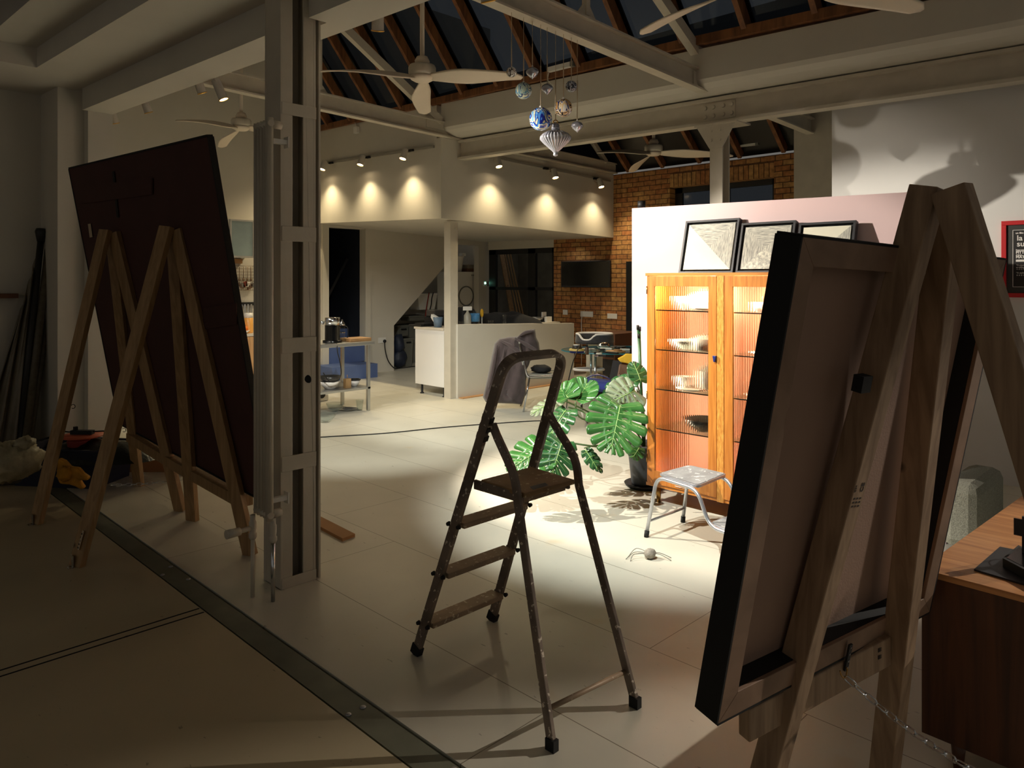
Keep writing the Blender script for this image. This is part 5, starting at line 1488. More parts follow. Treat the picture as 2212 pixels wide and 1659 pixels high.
for k_, (ya, yb) in enumerate(((y_d1a, y_d1b), (y_cb, y_cb-dw))):
    dr = MB().box((XC-.001, yb+.003, ZBC+.004), (XC+.021, ya-.003, ZBC+.10)).build('door', m_oak_h, cab, bevel=.001) if False else None
    st = .066; hz0, hz1 = .10, .075
    zb, ztp = ZBC+.027, ZTC-.025
    mb = MB()
    mb.box((XC, ya-st, zb), (XC+.021, ya-.002, ztp)); mb.box((XC, yb+.002, zb), (XC+.021, yb+st, ztp))
    mb.box((XC, yb+st, zb), (XC+.021, ya-st, zb+hz0)); mb.box((XC, yb+st, ztp-hz1), (XC+.021, ya-st, ztp))
    dr = mb.build('door', m_oak, cab, bevel=.0012)
    reed(yb+st-.003, ya-st+.003, zb+hz0-.003, ztp-hz1+.003, XC+.011).build('reeded_pane', m_reed, dr)
    if k_ == 0:
        hy = onx(1546, 775, XC).y; hz = onx(1546, 775, XC).z
        MB().prism([(XC-.001, hy-.012, hz+.022), (XC-.001, hy+.016, hz+.022), (XC-.001, hy+.008, hz-.022), (XC-.001, hy-.004, hz-.022)], (-.02, 0, 0)).build('handle', m_navy, dr, bevel=.003)
        for z in (ZTC-.16, ZBC+.18, (ZTC+ZBC)/2-.15): MB().tube([(XC-.003, ya+.001, z), (XC-.003, ya+.001, z+.06)], .004, 8).build('hinge', m_brass, dr)
    # shelves
    for s_ in shelf_px:
        z = onx(1475, s_, XC+.02).z-.0
        sh = MB().box((XC+.035, yb+.014, z-.004), (XC+DP-.02, ya-.012, z+.004)).build('glass_shelf', m_shelfglass, cab)
        MB().box((XC+.033, yb+.014, z-.004), (XC+.035, ya-.012, z+.004)).build('shelf_edge', m_glassedge, sh)
    # warm strip at the top
    ym = (ya+yb)/2
    stp = MB().box((XC+.05, yb+.05, ZTC-.032), (XC+.075, ya-.05, ZTC-.024)).build('light_strip', m_led, cab)
    area_light((XC+.07, ym, ZTC-.036), (XC+.20, ym, ZBC), 3.2, (1, .80, .60), dw-.14, .03, parent=cab)
    vs = MB().box((XC+.03, ya-.022, ZBC+.06), (XC+.05, ya-.014, ZTC-.06)).build('light_strip', m_led, cab)
    area_light((XC+.045, ya-.024, (ZTC+ZBC)/2), (XC+.20, ym, (ZTC+ZBC)/2), 3.0, (1, .80, .60), .02, ZTC-ZBC-.1, parent=cab)
# dishes
def bowl(c, r, h, m=None, n=22):
    return MB().lathe([(r*.45, 0), (r*.5, .004), (r*.8, h*.45), (r, h), (r*.96, h), (r*.76, h*.5), (r*.4, .012), (0, .01)], c, n)
def plate(c, r, n=22):
    return MB().lathe([(r*.55, 0), (r*.6, .003), (r, .018), (r*.99, .02), (r*.6, .008), (0, .007)], c, n)
def cup(c, r, h, n=20): return MB().lathe([(r*.7, 0), (r*.95, h*.2), (r, h), (r*.92, h), (r*.86, h*.25), (0, h*.12)], c, n)
def casserole(c, r, h, n=24): return MB().lathe([(r*.95, 0), (r, .01), (r, h), (r*.97, h), (r*.5, h*1.25), (r*.1, h*1.3), (r*.1, h*1.45), (0, h*1.47)], c, n)
zs_ = [onx(1475, s_, XC+.02).z+.0045 for s_ in shelf_px]
zbtm = ZBC+.0255
ym1 = (y_d1a+y_d1b)/2; ym2 = y_cb-dw/2
xm = XC+.2
dishlist = [
 ('bowl', bowl, (xm, ym1+.10, zs_[0]), (.085, .10), m_china, 'white bowl on the top shelf behind the left door, at the left'),
 ('casserole_dish', casserole, (xm+.02, ym1-.08, zs_[0]), (.13, .11), m_china, 'big white lidded dish on the top shelf behind the left door'),
 ('plate', plate, (xm-.09, ym1-.13, zs_[0]), (.10,), m_china, 'white plate in front of the lidded dish on the top shelf'),
 ('serving_bowl', bowl, (xm, ym1+.08, zs_[1]), (.12, .07), m_china, 'wide white bowl on the second shelf behind the left door'),
 ('casserole_dish', casserole, (xm, ym1-.11, zs_[1]), (.12, .09), m_china, 'white lidded dish on the second shelf behind the left door'),
 ('plate', plate, (xm-.06, ym1-.02, zs_[2]), (.13,), m_china, 'white plate lowest on the third shelf behind the left door'),
 ('teapot', casserole, (xm+.02, ym1-.12, zs_[2]+.021), (.10, .13), m_china, 'white lidded pot on the third shelf behind the left door'),
 ('bowl', bowl, (xm, ym1+.10, zs_[2]+.0), (.07, .09), m_china, 'small white bowl on the third shelf behind the left door'),
 ('casserole_dish', bowl, (xm, ym1-.08, zs_[3]), (.15, .09), m_chinadark, 'dark grey bowl on the lowest shelf behind the left door'),
 ('plate', plate, (xm-.06, ym1+.0, zbtm), (.15,), m_china, 'white plate on the cabinet floor behind the left door'),
 ('bowl', bowl, (xm+.02, ym1-.02, zbtm+.0205), (.14, .07), m_china, 'white bowl stacked on the plate on the cabinet floor'),
 ('cup', cup, (xm-.04, ym2+.12, zs_[0]), (.05, .07), m_chinapink, 'small pink cup on the top shelf behind the right door'),
 ('bowl', bowl, (xm, ym2-.02, zs_[0]), (.10, .11), m_china, 'white bowl on the top shelf behind the right door'),
 ('plate', plate, (xm, ym2+.06, zs_[1]), (.13,), m_china, 'white plate on the second shelf behind the right door'),
 ('bowl', bowl, (xm, ym2-.0, zs_[1]+.0205), (.11, .06), m_china, 'white bowl on its plate on the second shelf behind the right door'),
 ('plate', plate, (xm, ym2+.08, zs_[2]), (.13,), m_china, 'white plate on the third shelf behind the right door'),
 ('bowl', bowl, (xm, ym2+.05, zs_[2]+.0205), (.10, .05), m_china, 'white bowl stacked on the plate on the third shelf behind the right door'),
]
for nm, fn, c, a, m, lab in dishlist:
    single(fn(c, *a) if len(a) > 1 else fn(c, *a), nm, m, lab, 'dish', 'dishes in the display cabinet')
p = onz(1520, 1052, ZBC+.027); 
single(MB().obox((XC+.028, yx(1530), ZBC+.075), (.001, 0, 0), (0, .035, 0), (0, 0, .045)), 'paper_card', m_paper, 'small patterned card standing behind the foot of the left cabinet door', 'card')

# ------------------------------------------------------------------ three framed pictures leaning on top
def picture(xa, xb, kinds, lab):
    y0, y1 = onx(xa, 588, 5.19).y, onx(xb, 588, 5.19).y
    w = y0-y1
    hh = w*.93
    lean = math.radians(15)
    zb = ZTC+.001
    o = Vector((5.19, y0, zb)); ey = Vector((0, -1, 0)); ez_ = Vector((math.sin(lean), 0, math.cos(lean))); en = Vector((-math.cos(lean), 0, math.sin(lean)))
    t = thing('framed_picture', lab, 'picture', o+ey*w/2, 'square black framed pictures on the cabinet')
    f = .017; dpt = .045
    def P(a, b, n): return o+ey*a+ez_*b+en*n
    for a0, a1, b0, b1 in ((0, w, 0, f), (0, w, hh-f, hh), (0, f, f, hh-f), (w-f, w, f, hh-f)):
        MB().hexa([P(a0, b0, -dpt), P(a1, b0, -dpt), P(a1, b1, -dpt), P(a0, b1, -dpt)], [P(a0, b0, 0), P(a1, b0, 0), P(a1, b1, 0), P(a0, b1, 0)]).build('frame_bar', m_frame, t, bevel=.001)
    MB().hexa([P(f, f, -dpt), P(w-f, f, -dpt), P(w-f, hh-f, -dpt), P(f, hh-f, -dpt)], [P(f, f, -.034), P(w-f, f, -.034), P(w-f, hh-f, -.034), P(f, hh-f, -.034)]).build('backing', m_canvasblk, t)
    g = .033
    q = [P(g, g, -.01), P(w-g, g, -.01), P(w-g, hh-g, -.01), P(g, hh-g, -.01)]
    qb = [p-en*.022 for p in q]
    c = sum(q, Vector())/4
    mb = MB()
    for i in range(4): mb.add([q[i], q[(i+1) % 4], c], [(0, 1, 2)], i)
    for i in range(4): mb.quad(q[i], q[(i+1) % 4], qb[(i+1) % 4], qb[i], mi=0)
    o_ = mb.build('drawn_panel', [dict(p=m_cream_art, h=m_hatch_h, v=m_hatch_v, s=m_hatch_s)[k] for k in kinds], t)
    return t
picture(1465, 1582, 'pvhp', 'black framed square drawing on the left of the cabinet top, cream with two hatched triangles')
picture(1588, 1706, 'svhv', 'middle black framed square drawing on the cabinet, all four triangles hatched')
picture(1714, 1838, 'pvpp', 'right black framed square drawing on the cabinet, cream with one hatched triangle')

# ------------------------------------------------------------------ monstera beside the cabinet
pc = Vector((5.10, 3.55, 0))
mon = thing('monstera_plant', 'tall leafy swiss cheese plant in a dark pot squeezed beside the oak cabinet', 'plant', pc)
MB().lathe([(.14, .0), (.16, .012), (.17, .03), (.165, .034), (.13, .02), (0, .018)], pc, 28).build('saucer', m_black, mon)
MB().lathe([(.105, .02), (.112, .04), (.142, .33), (.152, .335), (.152, .355), (.14, .355), (.135, .32), (0, .31)], pc, 28).build('pot', m_pot, mon)
MB().disc(pc+Vector((0, 0, 0.322)), .135, h=.02, n=20).build('soil', m_soil, mon)
def leaf(base, tip, size, normal, mats=(None, None), nl=6, droop=.25, fold=.18, seed=0, name='leaf', thick=.0018, holes=True, slit=1.):
    # split leaf: lobes run from the midrib to the margin
    rnd = random.Random(seed)
    base, tip = Vector(base), Vector(tip); ax = (tip-base); L = ax.length; ax.normalize()
    nrm = Vector(normal); nrm = (nrm-ax*nrm.dot(ax)).normalized(); sd = ax.cross(nrm)
    W = size
    def pos(s, w, side):
        # s along the midrib, w 0..1 out to the margin
        a = math.radians(128-102*min(1, s*1.02)**.85)
        ln = W*(math.sin(math.pi*min(.98, (s*.86+.16)))**.62)*(1.05-.35*s)
        x = L*(.10+.9*s)+math.cos(a)*ln*w+ .06*L*w*w
        y = math.sin(a)*ln*w
        z = -droop*L*(x/L)**2-fold*y*1.0+.10*y*y/W*math.copysign(1, 1)
        z += .03*W*math.sin(s*nl*2*math.pi)*w
        return base+ax*x+sd*(side*y)+nrm*z
    mb = MB(); vn = MB()
    for side in (-1, 1):
        for i in range(nl):
            s0, s1 = i/nl, (i+1)/nl; nseg = 12; vs = []
            for j in range(nseg+1):
                w = j/nseg
                gap = 0
                if holes and .16 < w < .34: gap = .26*math.sin((w-.16)/.18*math.pi)
                if w > .42: gap = slit*(.05+.20*((w-.42)/.58)**.7*(1 if i else .5))
                if w > .88: gap += (.06+.24*slit)*((w-.88)/.12)**2
                a_, b_ = s0+(s1-s0)*gap/2*(1.0 if i else 0), s1-(s1-s0)*gap/2*(1 if i < nl-1 else .4)
                m_ = (a_+b_)/2
                vs += [pos(a_, w, side), pos(m_, w, side)+nrm*.006*W*4*math.sin(w*3)*.5, pos(b_, w, side)]
            fs = []
            for j in range(nseg):
                for q in range(2): fs.append((3*j+q, 3*j+q+1, 3*j+4+q, 3*j+3+q))
            mb.add(vs, fs, 0, True)
            vn.tube([pos((s0+s1)/2, w, side)+nrm*.004 for w in (.0, .2, .4, .6, .8)], [.0022, .0018, .0014, .001, .0006], 4)
    vn.tube([pos(s, 0, 1)+nrm*.0035 for s in [k/8 for k in range(9)]], [.004-.0003*k for k in range(9)], 5)
    l = mb.build(name, mats[0], mon, solid=thick)
    vn.build('midrib', mats[1] or m_vein, l)
    return l
def stalk(pts, r=.007): MB().tube(spline(pts, 6), r, 7).build('stalk', m_stem, mon)
crown = pc+Vector((0, 0, .33))
up = Vector((0, 0, 1)); toward = Vector((-S, -S, 0)); right = Vector((S, -S, 0))
def lf(px0, px1, t0, t1, size, nrm, mats, **k):
    b, tp = at(*px0, t0), at(*px1, t1)
    leaf(b, tp, size, nrm, mats, **k); return b
# the big bright leaf in front
b = lf((1342, 866), (1322, 962), 5.48, 5.22, .245, toward*.65+up*.9+right*.12, (m_leaf, m_vein), nl=7, seed=1, droop=.10, fold=.10)
stalk([crown, crown+Vector((-.15, -.08, .35)), at(1345, 872, 5.6), b])
# bright leaf left of it
b = lf((1243, 868), (1268, 842), 5.75, 5.9, .15, up*1.0+toward*.45, (m_leaf, m_vein), nl=5, seed=2, droop=-.3, fold=-.25, holes=False, slit=.1)
stalk([crown, crown+Vector((-.25, .0, .22)), at(1258, 905, 5.75), b])
b = lf((1230, 862), (1212, 846), 5.75, 5.85, .14, up*1.0+toward*.5-right*.2, (m_leaf, m_vein), nl=5, seed=22, droop=-.2, fold=-.2, holes=False, slit=.1)
# grey green leaf turned edge on behind
b = lf((1376, 842), (1330, 862), 5.75, 5.65, .17, toward*.9+up*.5, (m_leafpale, m_vein), nl=6, seed=3, droop=.15, slit=.5)
stalk([crown, crown+Vector((.0, .02, .3)), b])
b = lf((1368, 815), (1310, 840), 5.85, 5.75, .13, up+toward*.4, (m_leaf2, m_vein), nl=5, seed=4)
stalk([crown, crown+Vector((.01, .05, .4)), b])
b = lf((1385, 828), (1372, 782), 5.8, 5.85, .09, toward+right*.3, (m_leaf2, m_vein), nl=4, seed=5, holes=False, slit=.1)
# low leaves behind the ladder
b = lf((1200, 955), (1105, 1000), 5.45, 5.3, .20, up*.9+toward*.55, (m_leaf, m_vein), nl=6, seed=6, droop=.16)
stalk([crown+Vector((-.1, 0, -.02)), at(1290, 965, 5.5), at(1240, 958, 5.45), b])
b = lf((1215, 950), (1195, 1018), 5.4, 5.25, .16, toward*.8+up*.6+right*.2, (m_leaf2, m_vein), nl=6, seed=7, droop=.12)
b = lf((1228, 880), (1178, 940), 5.7, 5.55, .15, toward*.5+up*.5-right*.5, (m_leaf2, m_vein), nl=6, seed=8, droop=.2)
stalk([crown, at(1300, 920, 5.7), at(1260, 890, 5.72), b])
b = lf((1212, 862), (1150, 884), 5.95, 5.85, .11, up+toward*.3, (m_leafpale, m_vein), nl=6, seed=9, droop=.15)
stalk([crown, at(1290, 900, 5.9), b])
b = lf((1262, 968), (1290, 1010), 5.5, 5.4, .06, toward+up*.2, (m_leaf2, m_vein), nl=4, seed=10, holes=False, droop=.3)
stalk([crown+Vector((-.1, 0, -.02)), at(1300, 962, 5.5), b], .005)
b = lf((1270, 975), (1300, 1012), 5.52, 5.42, .05, toward+right*.4, (m_leaf2, m_vein), nl=4, seed=12, holes=False, droop=.3)
b = lf((1382, 965), (1370, 985), 5.5, 5.45, .07, toward+up*.3, (m_leaf, m_vein), nl=4, seed=11, holes=False)
# green stakes
for (x0_, y0_, x1_, y1_) in ((1378, 712, 1384, 985), (1382, 715, 1378, 985), (1380, 730, 1392, 985)):
    a, b = at(x0_, y0_, 5.95), at(x1_, y1_, 5.95)
    b = Vector((pc.x+(b.x-pc.x)*.3, pc.y+(b.y-pc.y)*.3, .34))
    MB().tube([a, b], .008, 8).build('stake', m_leaf2, mon)
    MB().tube([a, a+(a-b).normalized()*.035], [.011, .011], 8).build('stake_cap', m_black, mon)
# ------------------------------------------------------------------ peninsula behind the half wall
x0p = onz(899, 821).x; 
Yb0, Yb1 = YM+.13, ony(989, 700, YM+.03).y
ca_ = MPX
yn = MPY+.145; yf = onx(897, 770, ca_).y
zt_w = onx(930, 708, ca_).z
zb_w = onx(930, 833, ca_).z
pen = thing('kitchen_unit', 'white glossy kitchen unit on black feet beside the mezzanine post', 'kitchen unit', (ca_+.35, (yn+yf)/2, 0))
MB().box((ca_, yn, zb_w), (ca_+.62, yf, zt_w-.03)).build('carcass', m_whitegloss, pen, bevel=.002)
for x, y in ((ca_+.06, yn+.06), (ca_+.06, yf-.09), (ca_+.55, yf-.09), (ca_+.55, yn+.06)):
    MB().lathe([(.03, 0), (.03, .01), (.018, .02), (.018, zb_w-.02), (.03, zb_w)], (x, y, 0), 12).build('foot', m_black, pen)
top_ = MB().box((ca_-.01, yn-.0, zt_w-.0295), (9.4, yf+.02, zt_w))
single(top_, 'worktop', m_worktop, 'pale worktop running behind the half wall of the kitchen', 'worktop')
un2 = MB().box((ca_+.64, yn+.0, .1), (9.35, yf-.02, zt_w-.031))
single(un2, 'base_units', m_white, 'row of kitchen base units hidden behind the half wall', 'kitchen unit')
ZW = zt_w
def on_top(px, Y): # a point on the worktop seen at column px
    return Vector((ony(px, 700, Y).x, Y, ZW))
# grey-blue pot and black hob stuff left of the post
p = onx(946, 700, ca_+.14); p.z = ZW
cp = thing('plastic_tub', 'small grey-blue tub with a white spout on the worktop left of the post', 'tub', p)
MB().lathe([(.055, 0), (.075, .15), (.07, .15), (.05, .01)], p, 18).build('tub', M('blue_grey_plastic', rgb(96, 116, 136), .5), cp)
MB().prism([p+Vector((-.0, .04, .15)), p+Vector((0, .16, .19)), p+Vector((0, .17, .14)), p+Vector((0, .08, .05))], (.05, 0, 0)).build('white_spout', m_white, cp)
p = onx(915, 706, ca_+.2); p.z = ZW
single(MB().box((ca_+.02, p.y-.16, ZW), (ca_+.4, p.y+.13, ZW+.03)).box((ca_+.05, p.y-.2, ZW+.03), (ca_+.3, p.y+.02, ZW+.05)), 'black_tray', m_black, 'flat black tray on the worktop above the white unit', 'tray')
p2 = onx(948, 670, ca_+.45)
rk = thing('dish_pile', 'black appliance piled at the back of the worktop left of the post', 'appliance', (p2.x, p2.y, ZW))
MB().box((ca_+.3, p2.y-.1, ZW+.0), (ca_+.6, p2.y+.18, ZW+.14)).build('base', m_black, rk, bevel=.02)
MB().box((ca_+.32, p2.y-.06, ZW+.14), (ca_+.55, p2.y+.16, ZW+.24)).build('lid', m_chinadark, rk, bevel=.02)
# objects peeking over the half wall
m_milky = M('milky_plastic', rgb(170, 168, 156), .3)
def peek(px, w, top_y, Y, shape, mat, name, label, cat, sx=1.):
    zt3 = ony(px, top_y, Y).z; c = Vector((ony(px, 690, Y).x, Y, ZW)); t__ = (c.x+c.y)/(2*S); r = w*t__/FPX/2; h = zt3-ZW
    return c, r, h
c, r, h = peek(1010, 16, 662, 8.45, 0, 0, 0, 0, 0)
t = thing('spray_bottle', 'white trigger spray bottle on the worktop right of the post', 'bottle', c)
MB().lathe([(r*.9, 0), (r, .02), (r, h*.55), (r*.35, h*.72), (r*.3, h*.8)], c, 16).build('bottle', m_milky, t)
MB().obox(c+Vector((0, 0, h*.9)), (r*1.1, -r*.6, 0), (r*.3, r*.3, 0), (0, 0, h*.1)).build('trigger_head', m_white, t, bevel=.004)
c, r, h = peek(1026, 20, 672, 8.42, 0, 0, 0, 0, 0)
t = thing('soap_bottle', 'clear soap bottle with a blue label on the worktop', 'bottle', c)
MB().lathe([(r*.8, 0), (r, .02), (r, h*.75), (r*.4, h*.9), (r*.35, h)], c, 18, sy=1).build('bottle', m_clear, t)
MB().lathe([(r*1.02, h*.3), (r*1.03, h*.3), (r*1.03, h*.86), (r*1.02, h*.86)], c, 18).build('label', M('blue_label', rgb(70, 130, 180), .4, var=.3, scale=60), t)
c, r, h = peek(1041, 9, 667, 8.42, 0, 0, 0, 0, 0)
t = thing('dish_brush', 'yellow oval dish brush standing upright on the worktop', 'brush', c)
MB().tube([c, c+Vector((0, 0, h*.55))], .008, 8).build('handle', m_white, t)
MB().ball(c+Vector((0, 0, h*.75)), h*.25, 16, 10, sq=(.42, .42, 1)).build('brush_head', M('brush_yellow', rgb(226, 176, 40), .6), t)
single(MB().grid(heap(Vector((ony(1090, 690, 8.6).x, 8.6, ZW)), 1.25, .34, .17, 21, .2), 22, 10), 'dark_cloth', m_blackcloth, 'long dark cloth heaped on the worktop behind the bottles', 'cloth')
single(MB().grid(heap(Vector((ony(1003, 690, 8.75).x, 8.75, ZW)), .5, .3, .28, 22, .2), 16, 10), 'dark_bag', m_blackcloth, 'dark bag on the worktop against the tall white dryer', 'bag')
for px, Y, top_y, w, lab in ((1090, 8.32, 680, 8, 'slim clear glass with a straw on the worktop'), (998, 8.3, 694, 14, 'clear tumbler on the worktop next to the post'), (1060, 8.3, 694, 12, 'clear tumbler on the worktop behind the ladder')):
    c, r, h = peek(px, w, top_y, Y, 0, 0, 0, 0, 0)
    single(MB().tube([c, c+Vector((0, 0, max(.08, h)))], [r*.85, r], 14, cap=True), 'drinking_glass', m_clear, lab, 'glass', 'glasses on the worktop')
c, r, h = peek(1130, 50, 690, 8.5, 0, 0, 0, 0, 0)
pan = thing('frying_pans', 'shallow steel pan with a wooden handle on the worktop', 'pan', c)
MB().lathe([(r*.7, 0), (r, .07), (r*.97, .07), (r*.68, .01)], c, 24).build('pan', m_stain, pan)
MB().beam(c+Vector((-r*.9, .02, .06)), c+Vector((-r*1.7, .1, .12)), .02, .015).build('handle', m_pine_h, pan)
c, r, h = peek(1160, 30, 693, 8.5, 0, 0, 0, 0, 0)
single(bowl(c, r, .08, m_stain), 'steel_bowl', m_stain, 'small steel bowl on the worktop right of the pan', 'bowl')
c, r, h = peek(1175, 13, 674, 8.42, 0, 0, 0, 0, 0)
t = thing('paper_holder', 'white card standing in a black holder at the brick end of the worktop', 'card', c)
MB().box((c.x-r, c.y-.01, ZW+.06), (c.x+r, c.y+.01, ZW+h)).build('card', m_white, t)
MB().lathe([(r*.9, 0), (r*.9, .02), (.012, .03), (.012, .1)], c, 12).build('holder', m_black, t)
c, r, h = peek(1184, 12, 690, 8.36, 0, 0, 0, 0, 0)
single(MB().box((c.x-.06, c.y-.03, ZW), (c.x+.06, c.y+.03, ZW+.09)), 'white_box', m_white, 'small white box at the brick end of the worktop', 'box')

# stacked dryer and washer in the recess
xr = ony(1031, 640, 11.6).x
zt4 = ony(1010, 587, 11.6).z
for z0_, z1_, lab in ((.0, zt4/2-.004, 'white washing machine under the dryer in the recess behind the post'), (zt4/2, zt4, 'white tumble dryer stacked on the washing machine behind the post')):
    w = thing('washing_machine' if z0_ == 0 else 'tumble_dryer', lab, 'appliance', (xr-.3, 11.95, z0_))
    MB().box((xr-.6, 11.62, z0_), (xr, 12.2, z1_)).build('casing', m_white, w, bevel=.01)
    c = Vector((xr-.3, 11.615, z0_+(z1_-z0_)*.46))
    mb = MB(); mb.tube([c+Vector((.2*math.cos(a), 0, .2*math.sin(a))) for a in [2*math.pi*i/24 for i in range(24)]], .014, 6, closed=True); mb.build('door_ring', m_greybin, w)
    MB().disc(c, .18, (0, 1, 0), .012, 24).build('door_glass', m_white, w)
    for i in range(3): MB().disc((xr-.05-.045*i, 11.615, z1_-.07), .014, (0, 1, 0), .014, 10).build('dial', m_greybin, w)
bk = thing('white_bucket', 'white tub standing on top of the tumble dryer', 'bucket', (xr-.42, 11.85, zt4))
c = Vector((xr-.40, 11.8, zt4))
MB().lathe([(.10, 0), (.15, .30), (.16, .31), (.16, .33), (.145, .33)], c, 20).build('tub', m_white, bk)
MB().box((c.x+.02, c.y-.15, zt4+.33), (c.x+.12, c.y-.05, zt4+.39)).build('lid_clip', m_white, bk)
single(MB().box((xr-.24, 11.66, zt4), (xr+.0, 11.95, zt4+.07)), 'folded_rug', M('brown_cloth', rgb(110, 76, 56), .9, var=.2), 'brown folded cloth on top of the tumble dryer', 'cloth')
single(MB().box((xr-.22, 11.66, zt4+.0705), (xr+.05, 11.95, zt4+.15)), 'folded_towel', M('grey_towel', rgb(140, 132, 120), .95, var=.2, bump=.3), 'grey towel folded on the brown cloth on the dryer', 'towel')
p = ony(1047, 613, YG-.005)
t = thing('thermostat', 'small white wall control with a green light beside the dryer', 'control', p)
MB().box((p.x-.05, YG-.025, p.z-.05), (p.x+.05, YG-.001, p.z+.06)).build('case', m_white, t)
MB().box((p.x+.06, YG-.02, p.z-.05), (p.x+.1, YG-.001, p.z+.05)).build('side_switch', m_greybin, t)
MB().disc((p.x-.005, YG-.027, p.z+.015), .018, (0, 1, 0), .004, 10).build('green_light', EMIT('green_led', (.3, 1, .7), 6), t)

# storage under the stairs
def tub(px0, px1, y0_, y1_, Y, mat, name, label, depth=.35, taper=.88, handle=True, zb=None, cat='box'):
    a, b = ony(px0, y1_, Y), ony(px1, y1_, Y); zt_ = ony(px0, y0_, Y).z; z0_ = max(0, a.z) if zb is None else zb
    w = b.x-a.x; cx__ = (a.x+b.x)/2
    t = thing(name, label, cat, (cx__, Y+depth/2, z0_))
    bt_ = [(cx__-w/2*taper, Y+.02, z0_), (cx__+w/2*taper, Y+.02, z0_), (cx__+w/2*taper, Y+depth-.02, z0_), (cx__-w/2*taper, Y+depth-.02, z0_)]
    tp_ = [(cx__-w/2, Y, zt_), (cx__+w/2, Y, zt_), (cx__+w/2, Y+depth, zt_), (cx__-w/2, Y+depth, zt_)]
    MB().hexa(bt_, tp_).build('tub', mat, t, bevel=.01)
    MB().box((cx__-w/2-.015, Y-.015, zt_-.04), (cx__+w/2+.015, Y+depth+.015, zt_)).build('lid', mat, t, bevel=.008)
    if handle: MB().box((cx__-w*.22, Y-.022, zt_-.10), (cx__+w*.22, Y-.01, zt_-.07)).build('handle', m_gap, t)
    return zt_
zA = tub(871, 893, 731, 796, 11.75, m_greybin, 'waste_bin', 'dark grey handled bin standing under the stairs', zb=0)
zB_ = tub(859, 884, 703, 745, 12.2, m_greybin, 'storage_tub', 'grey storage tub with a handle stacked at the back under the stairs', zb=.56)
tub(859, 884, 746, 796, 12.2, m_greybin, 'storage_tub', 'lower grey storage tub at the back under the stairs', zb=0, handle=False)
tub(884, 925, 682, 700, 12.2, m_greybin, 'storage_tub', 'shallow grey tub behind the white unit under the stairs', zb=.86, handle=False)
tub(884, 940, 701, 790, 12.2, m_greybin, 'storage_tub', 'large grey tub at the foot of the pile under the stairs', zb=0, handle=False)
tub(902, 946, 634, 682, 12.2, m_white, 'white_container', 'tall pale container on top of the pile under the stairs', zb=1.08, taper=.75, handle=False)
p = ony(862, 793, 11.62); p.z = 0
single(MB().ball(Vector((p.x+.08, 11.72, .19)), .22, 14, 10, sq=(.75, .55, .85), jit=.12, seed=31).ball(Vector((p.x+.06, 11.70, .46)), .17, 12, 8, sq=(.7, .6, 1.1), jit=.15, seed=32), 'navy_bag', M('navy_bag', rgb(36, 44, 64), .5, var=.4, bump=.5, bscale=20), 'navy bag slumped inside the opening under the stairs', 'bag')
for k_, (xa, ya, xb, yb_) in enumerate(((927, 632, 917, 702), (936, 632, 931, 660))):
    P = [ony(xa, ya, 12.1), ony((xa+xb)/2-1, (ya+yb_)/2, 12.05), ony(xb, yb_, 12.0)]
    if k_: P += [ony(925, 685, 12.0), ony(936, 697, 12.0)]
    single(MB().tube(spline(P), .012, 6), 'hanging_cable', m_redcable if k_ == 0 else m_cable, ['reddish cable hanging under the stairs', 'black cable hanging in a loop under the stairs'][k_], 'cable')
# socket with a plug and its lead on the stair wall
p = ony(825, 735, YG-.001)
so = thing('wall_socket', 'white double socket low on the wall under the stairs with a black plug in it', 'socket', p)
MB().box((p.x-.085, YG-.012, p.z-.05), (p.x+.085, YG-.001, p.z+.05)).build('plate', m_white, so, bevel=.003)
pg = ony(831, 737, YG-.03)
MB().ball((pg.x, YG-.03, pg.z), .032, 12, 8).build('plug', m_black, so)
lead = [pg, ony(832, 755, YG-.03), ony(838, 778, YG-.03), ony(849, 793, YG-.04), onz(858, 796, .01), onz(885, 794, .01)]
lead[-1] = Vector((lead[-2].x+.5, lead[-2].y+.05, .01))
MB().tube(spline(lead), .010, 6).build('lead', m_cable, so)

# ------------------------------------------------------------------ stainless table and things on it
rl_ = onz(793, 887); TX1 = rl_.x+.05; TY0 = rl_.y-.03
zt5 = ony(750, 741, TY0).z
TX0 = 4.55; TY1 = TY0+.7
tb = thing('steel_table', 'stainless steel kitchen table with a lower shelf, left end hidden by the column', 'table', ((TX0+TX1)/2, (TY0+TY1)/2, 0))
MB().box((TX0, TY0, zt5-.045), (TX1+.05, TY1, zt5)).build('table_top', m_stain, tb, bevel=.004)
for x in (TX0+.05, TX1-.045):
    for y in (TY0+.02, TY1-.06):
        MB().box((x, y, 0), (x+.04, y+.04, zt5-.046)).build('leg', m_stain, tb, bevel=.003)
zsh = ony(745, 842, TY0).z
MB().box((TX0+.03, TY0+.02, zsh-.03), (TX1, TY1-.02, zsh)).build('low_shelf', m_stain, tb, bevel=.003)
def ont(px, d): return Vector((ony(px, 735, TY0+d).x, TY0+d, zt5))
def rad_(c, w): return w*((c.x+c.y)/(2*S))/FPX/2
c = ont(718, .2); r = rad_(c, 32)
kt = thing('kettle', 'black glass kettle with a steel top on the steel table', 'kettle', c)
z1_ = ony(718, 686, c.y).z-zt5; z2_ = ony(718, 702, c.y).z-zt5
MB().lathe([(r*1.3, 0), (r*1.3, .03), (r, .035), (r, z2_)], c, 22).build('black_body', m_screen, kt)
MB().lathe([(r, z2_), (r, z1_), (r*.9, z1_+.003), (0, z1_+.004)], c, 22).build('steel_top', m_chrome, kt)
MB().ball(c+Vector((-r*1.35*S, r*1.35*S, z1_*.8)), r*.3, 10, 8).build('knob', m_chrome, kt)
c = ont(739, .3); r = rad_(c, 12)
cf = thing('cafetiere', 'steel and glass coffee press behind the black kettle', 'coffee press', c)
h = ony(738, 690, c.y).z-zt5
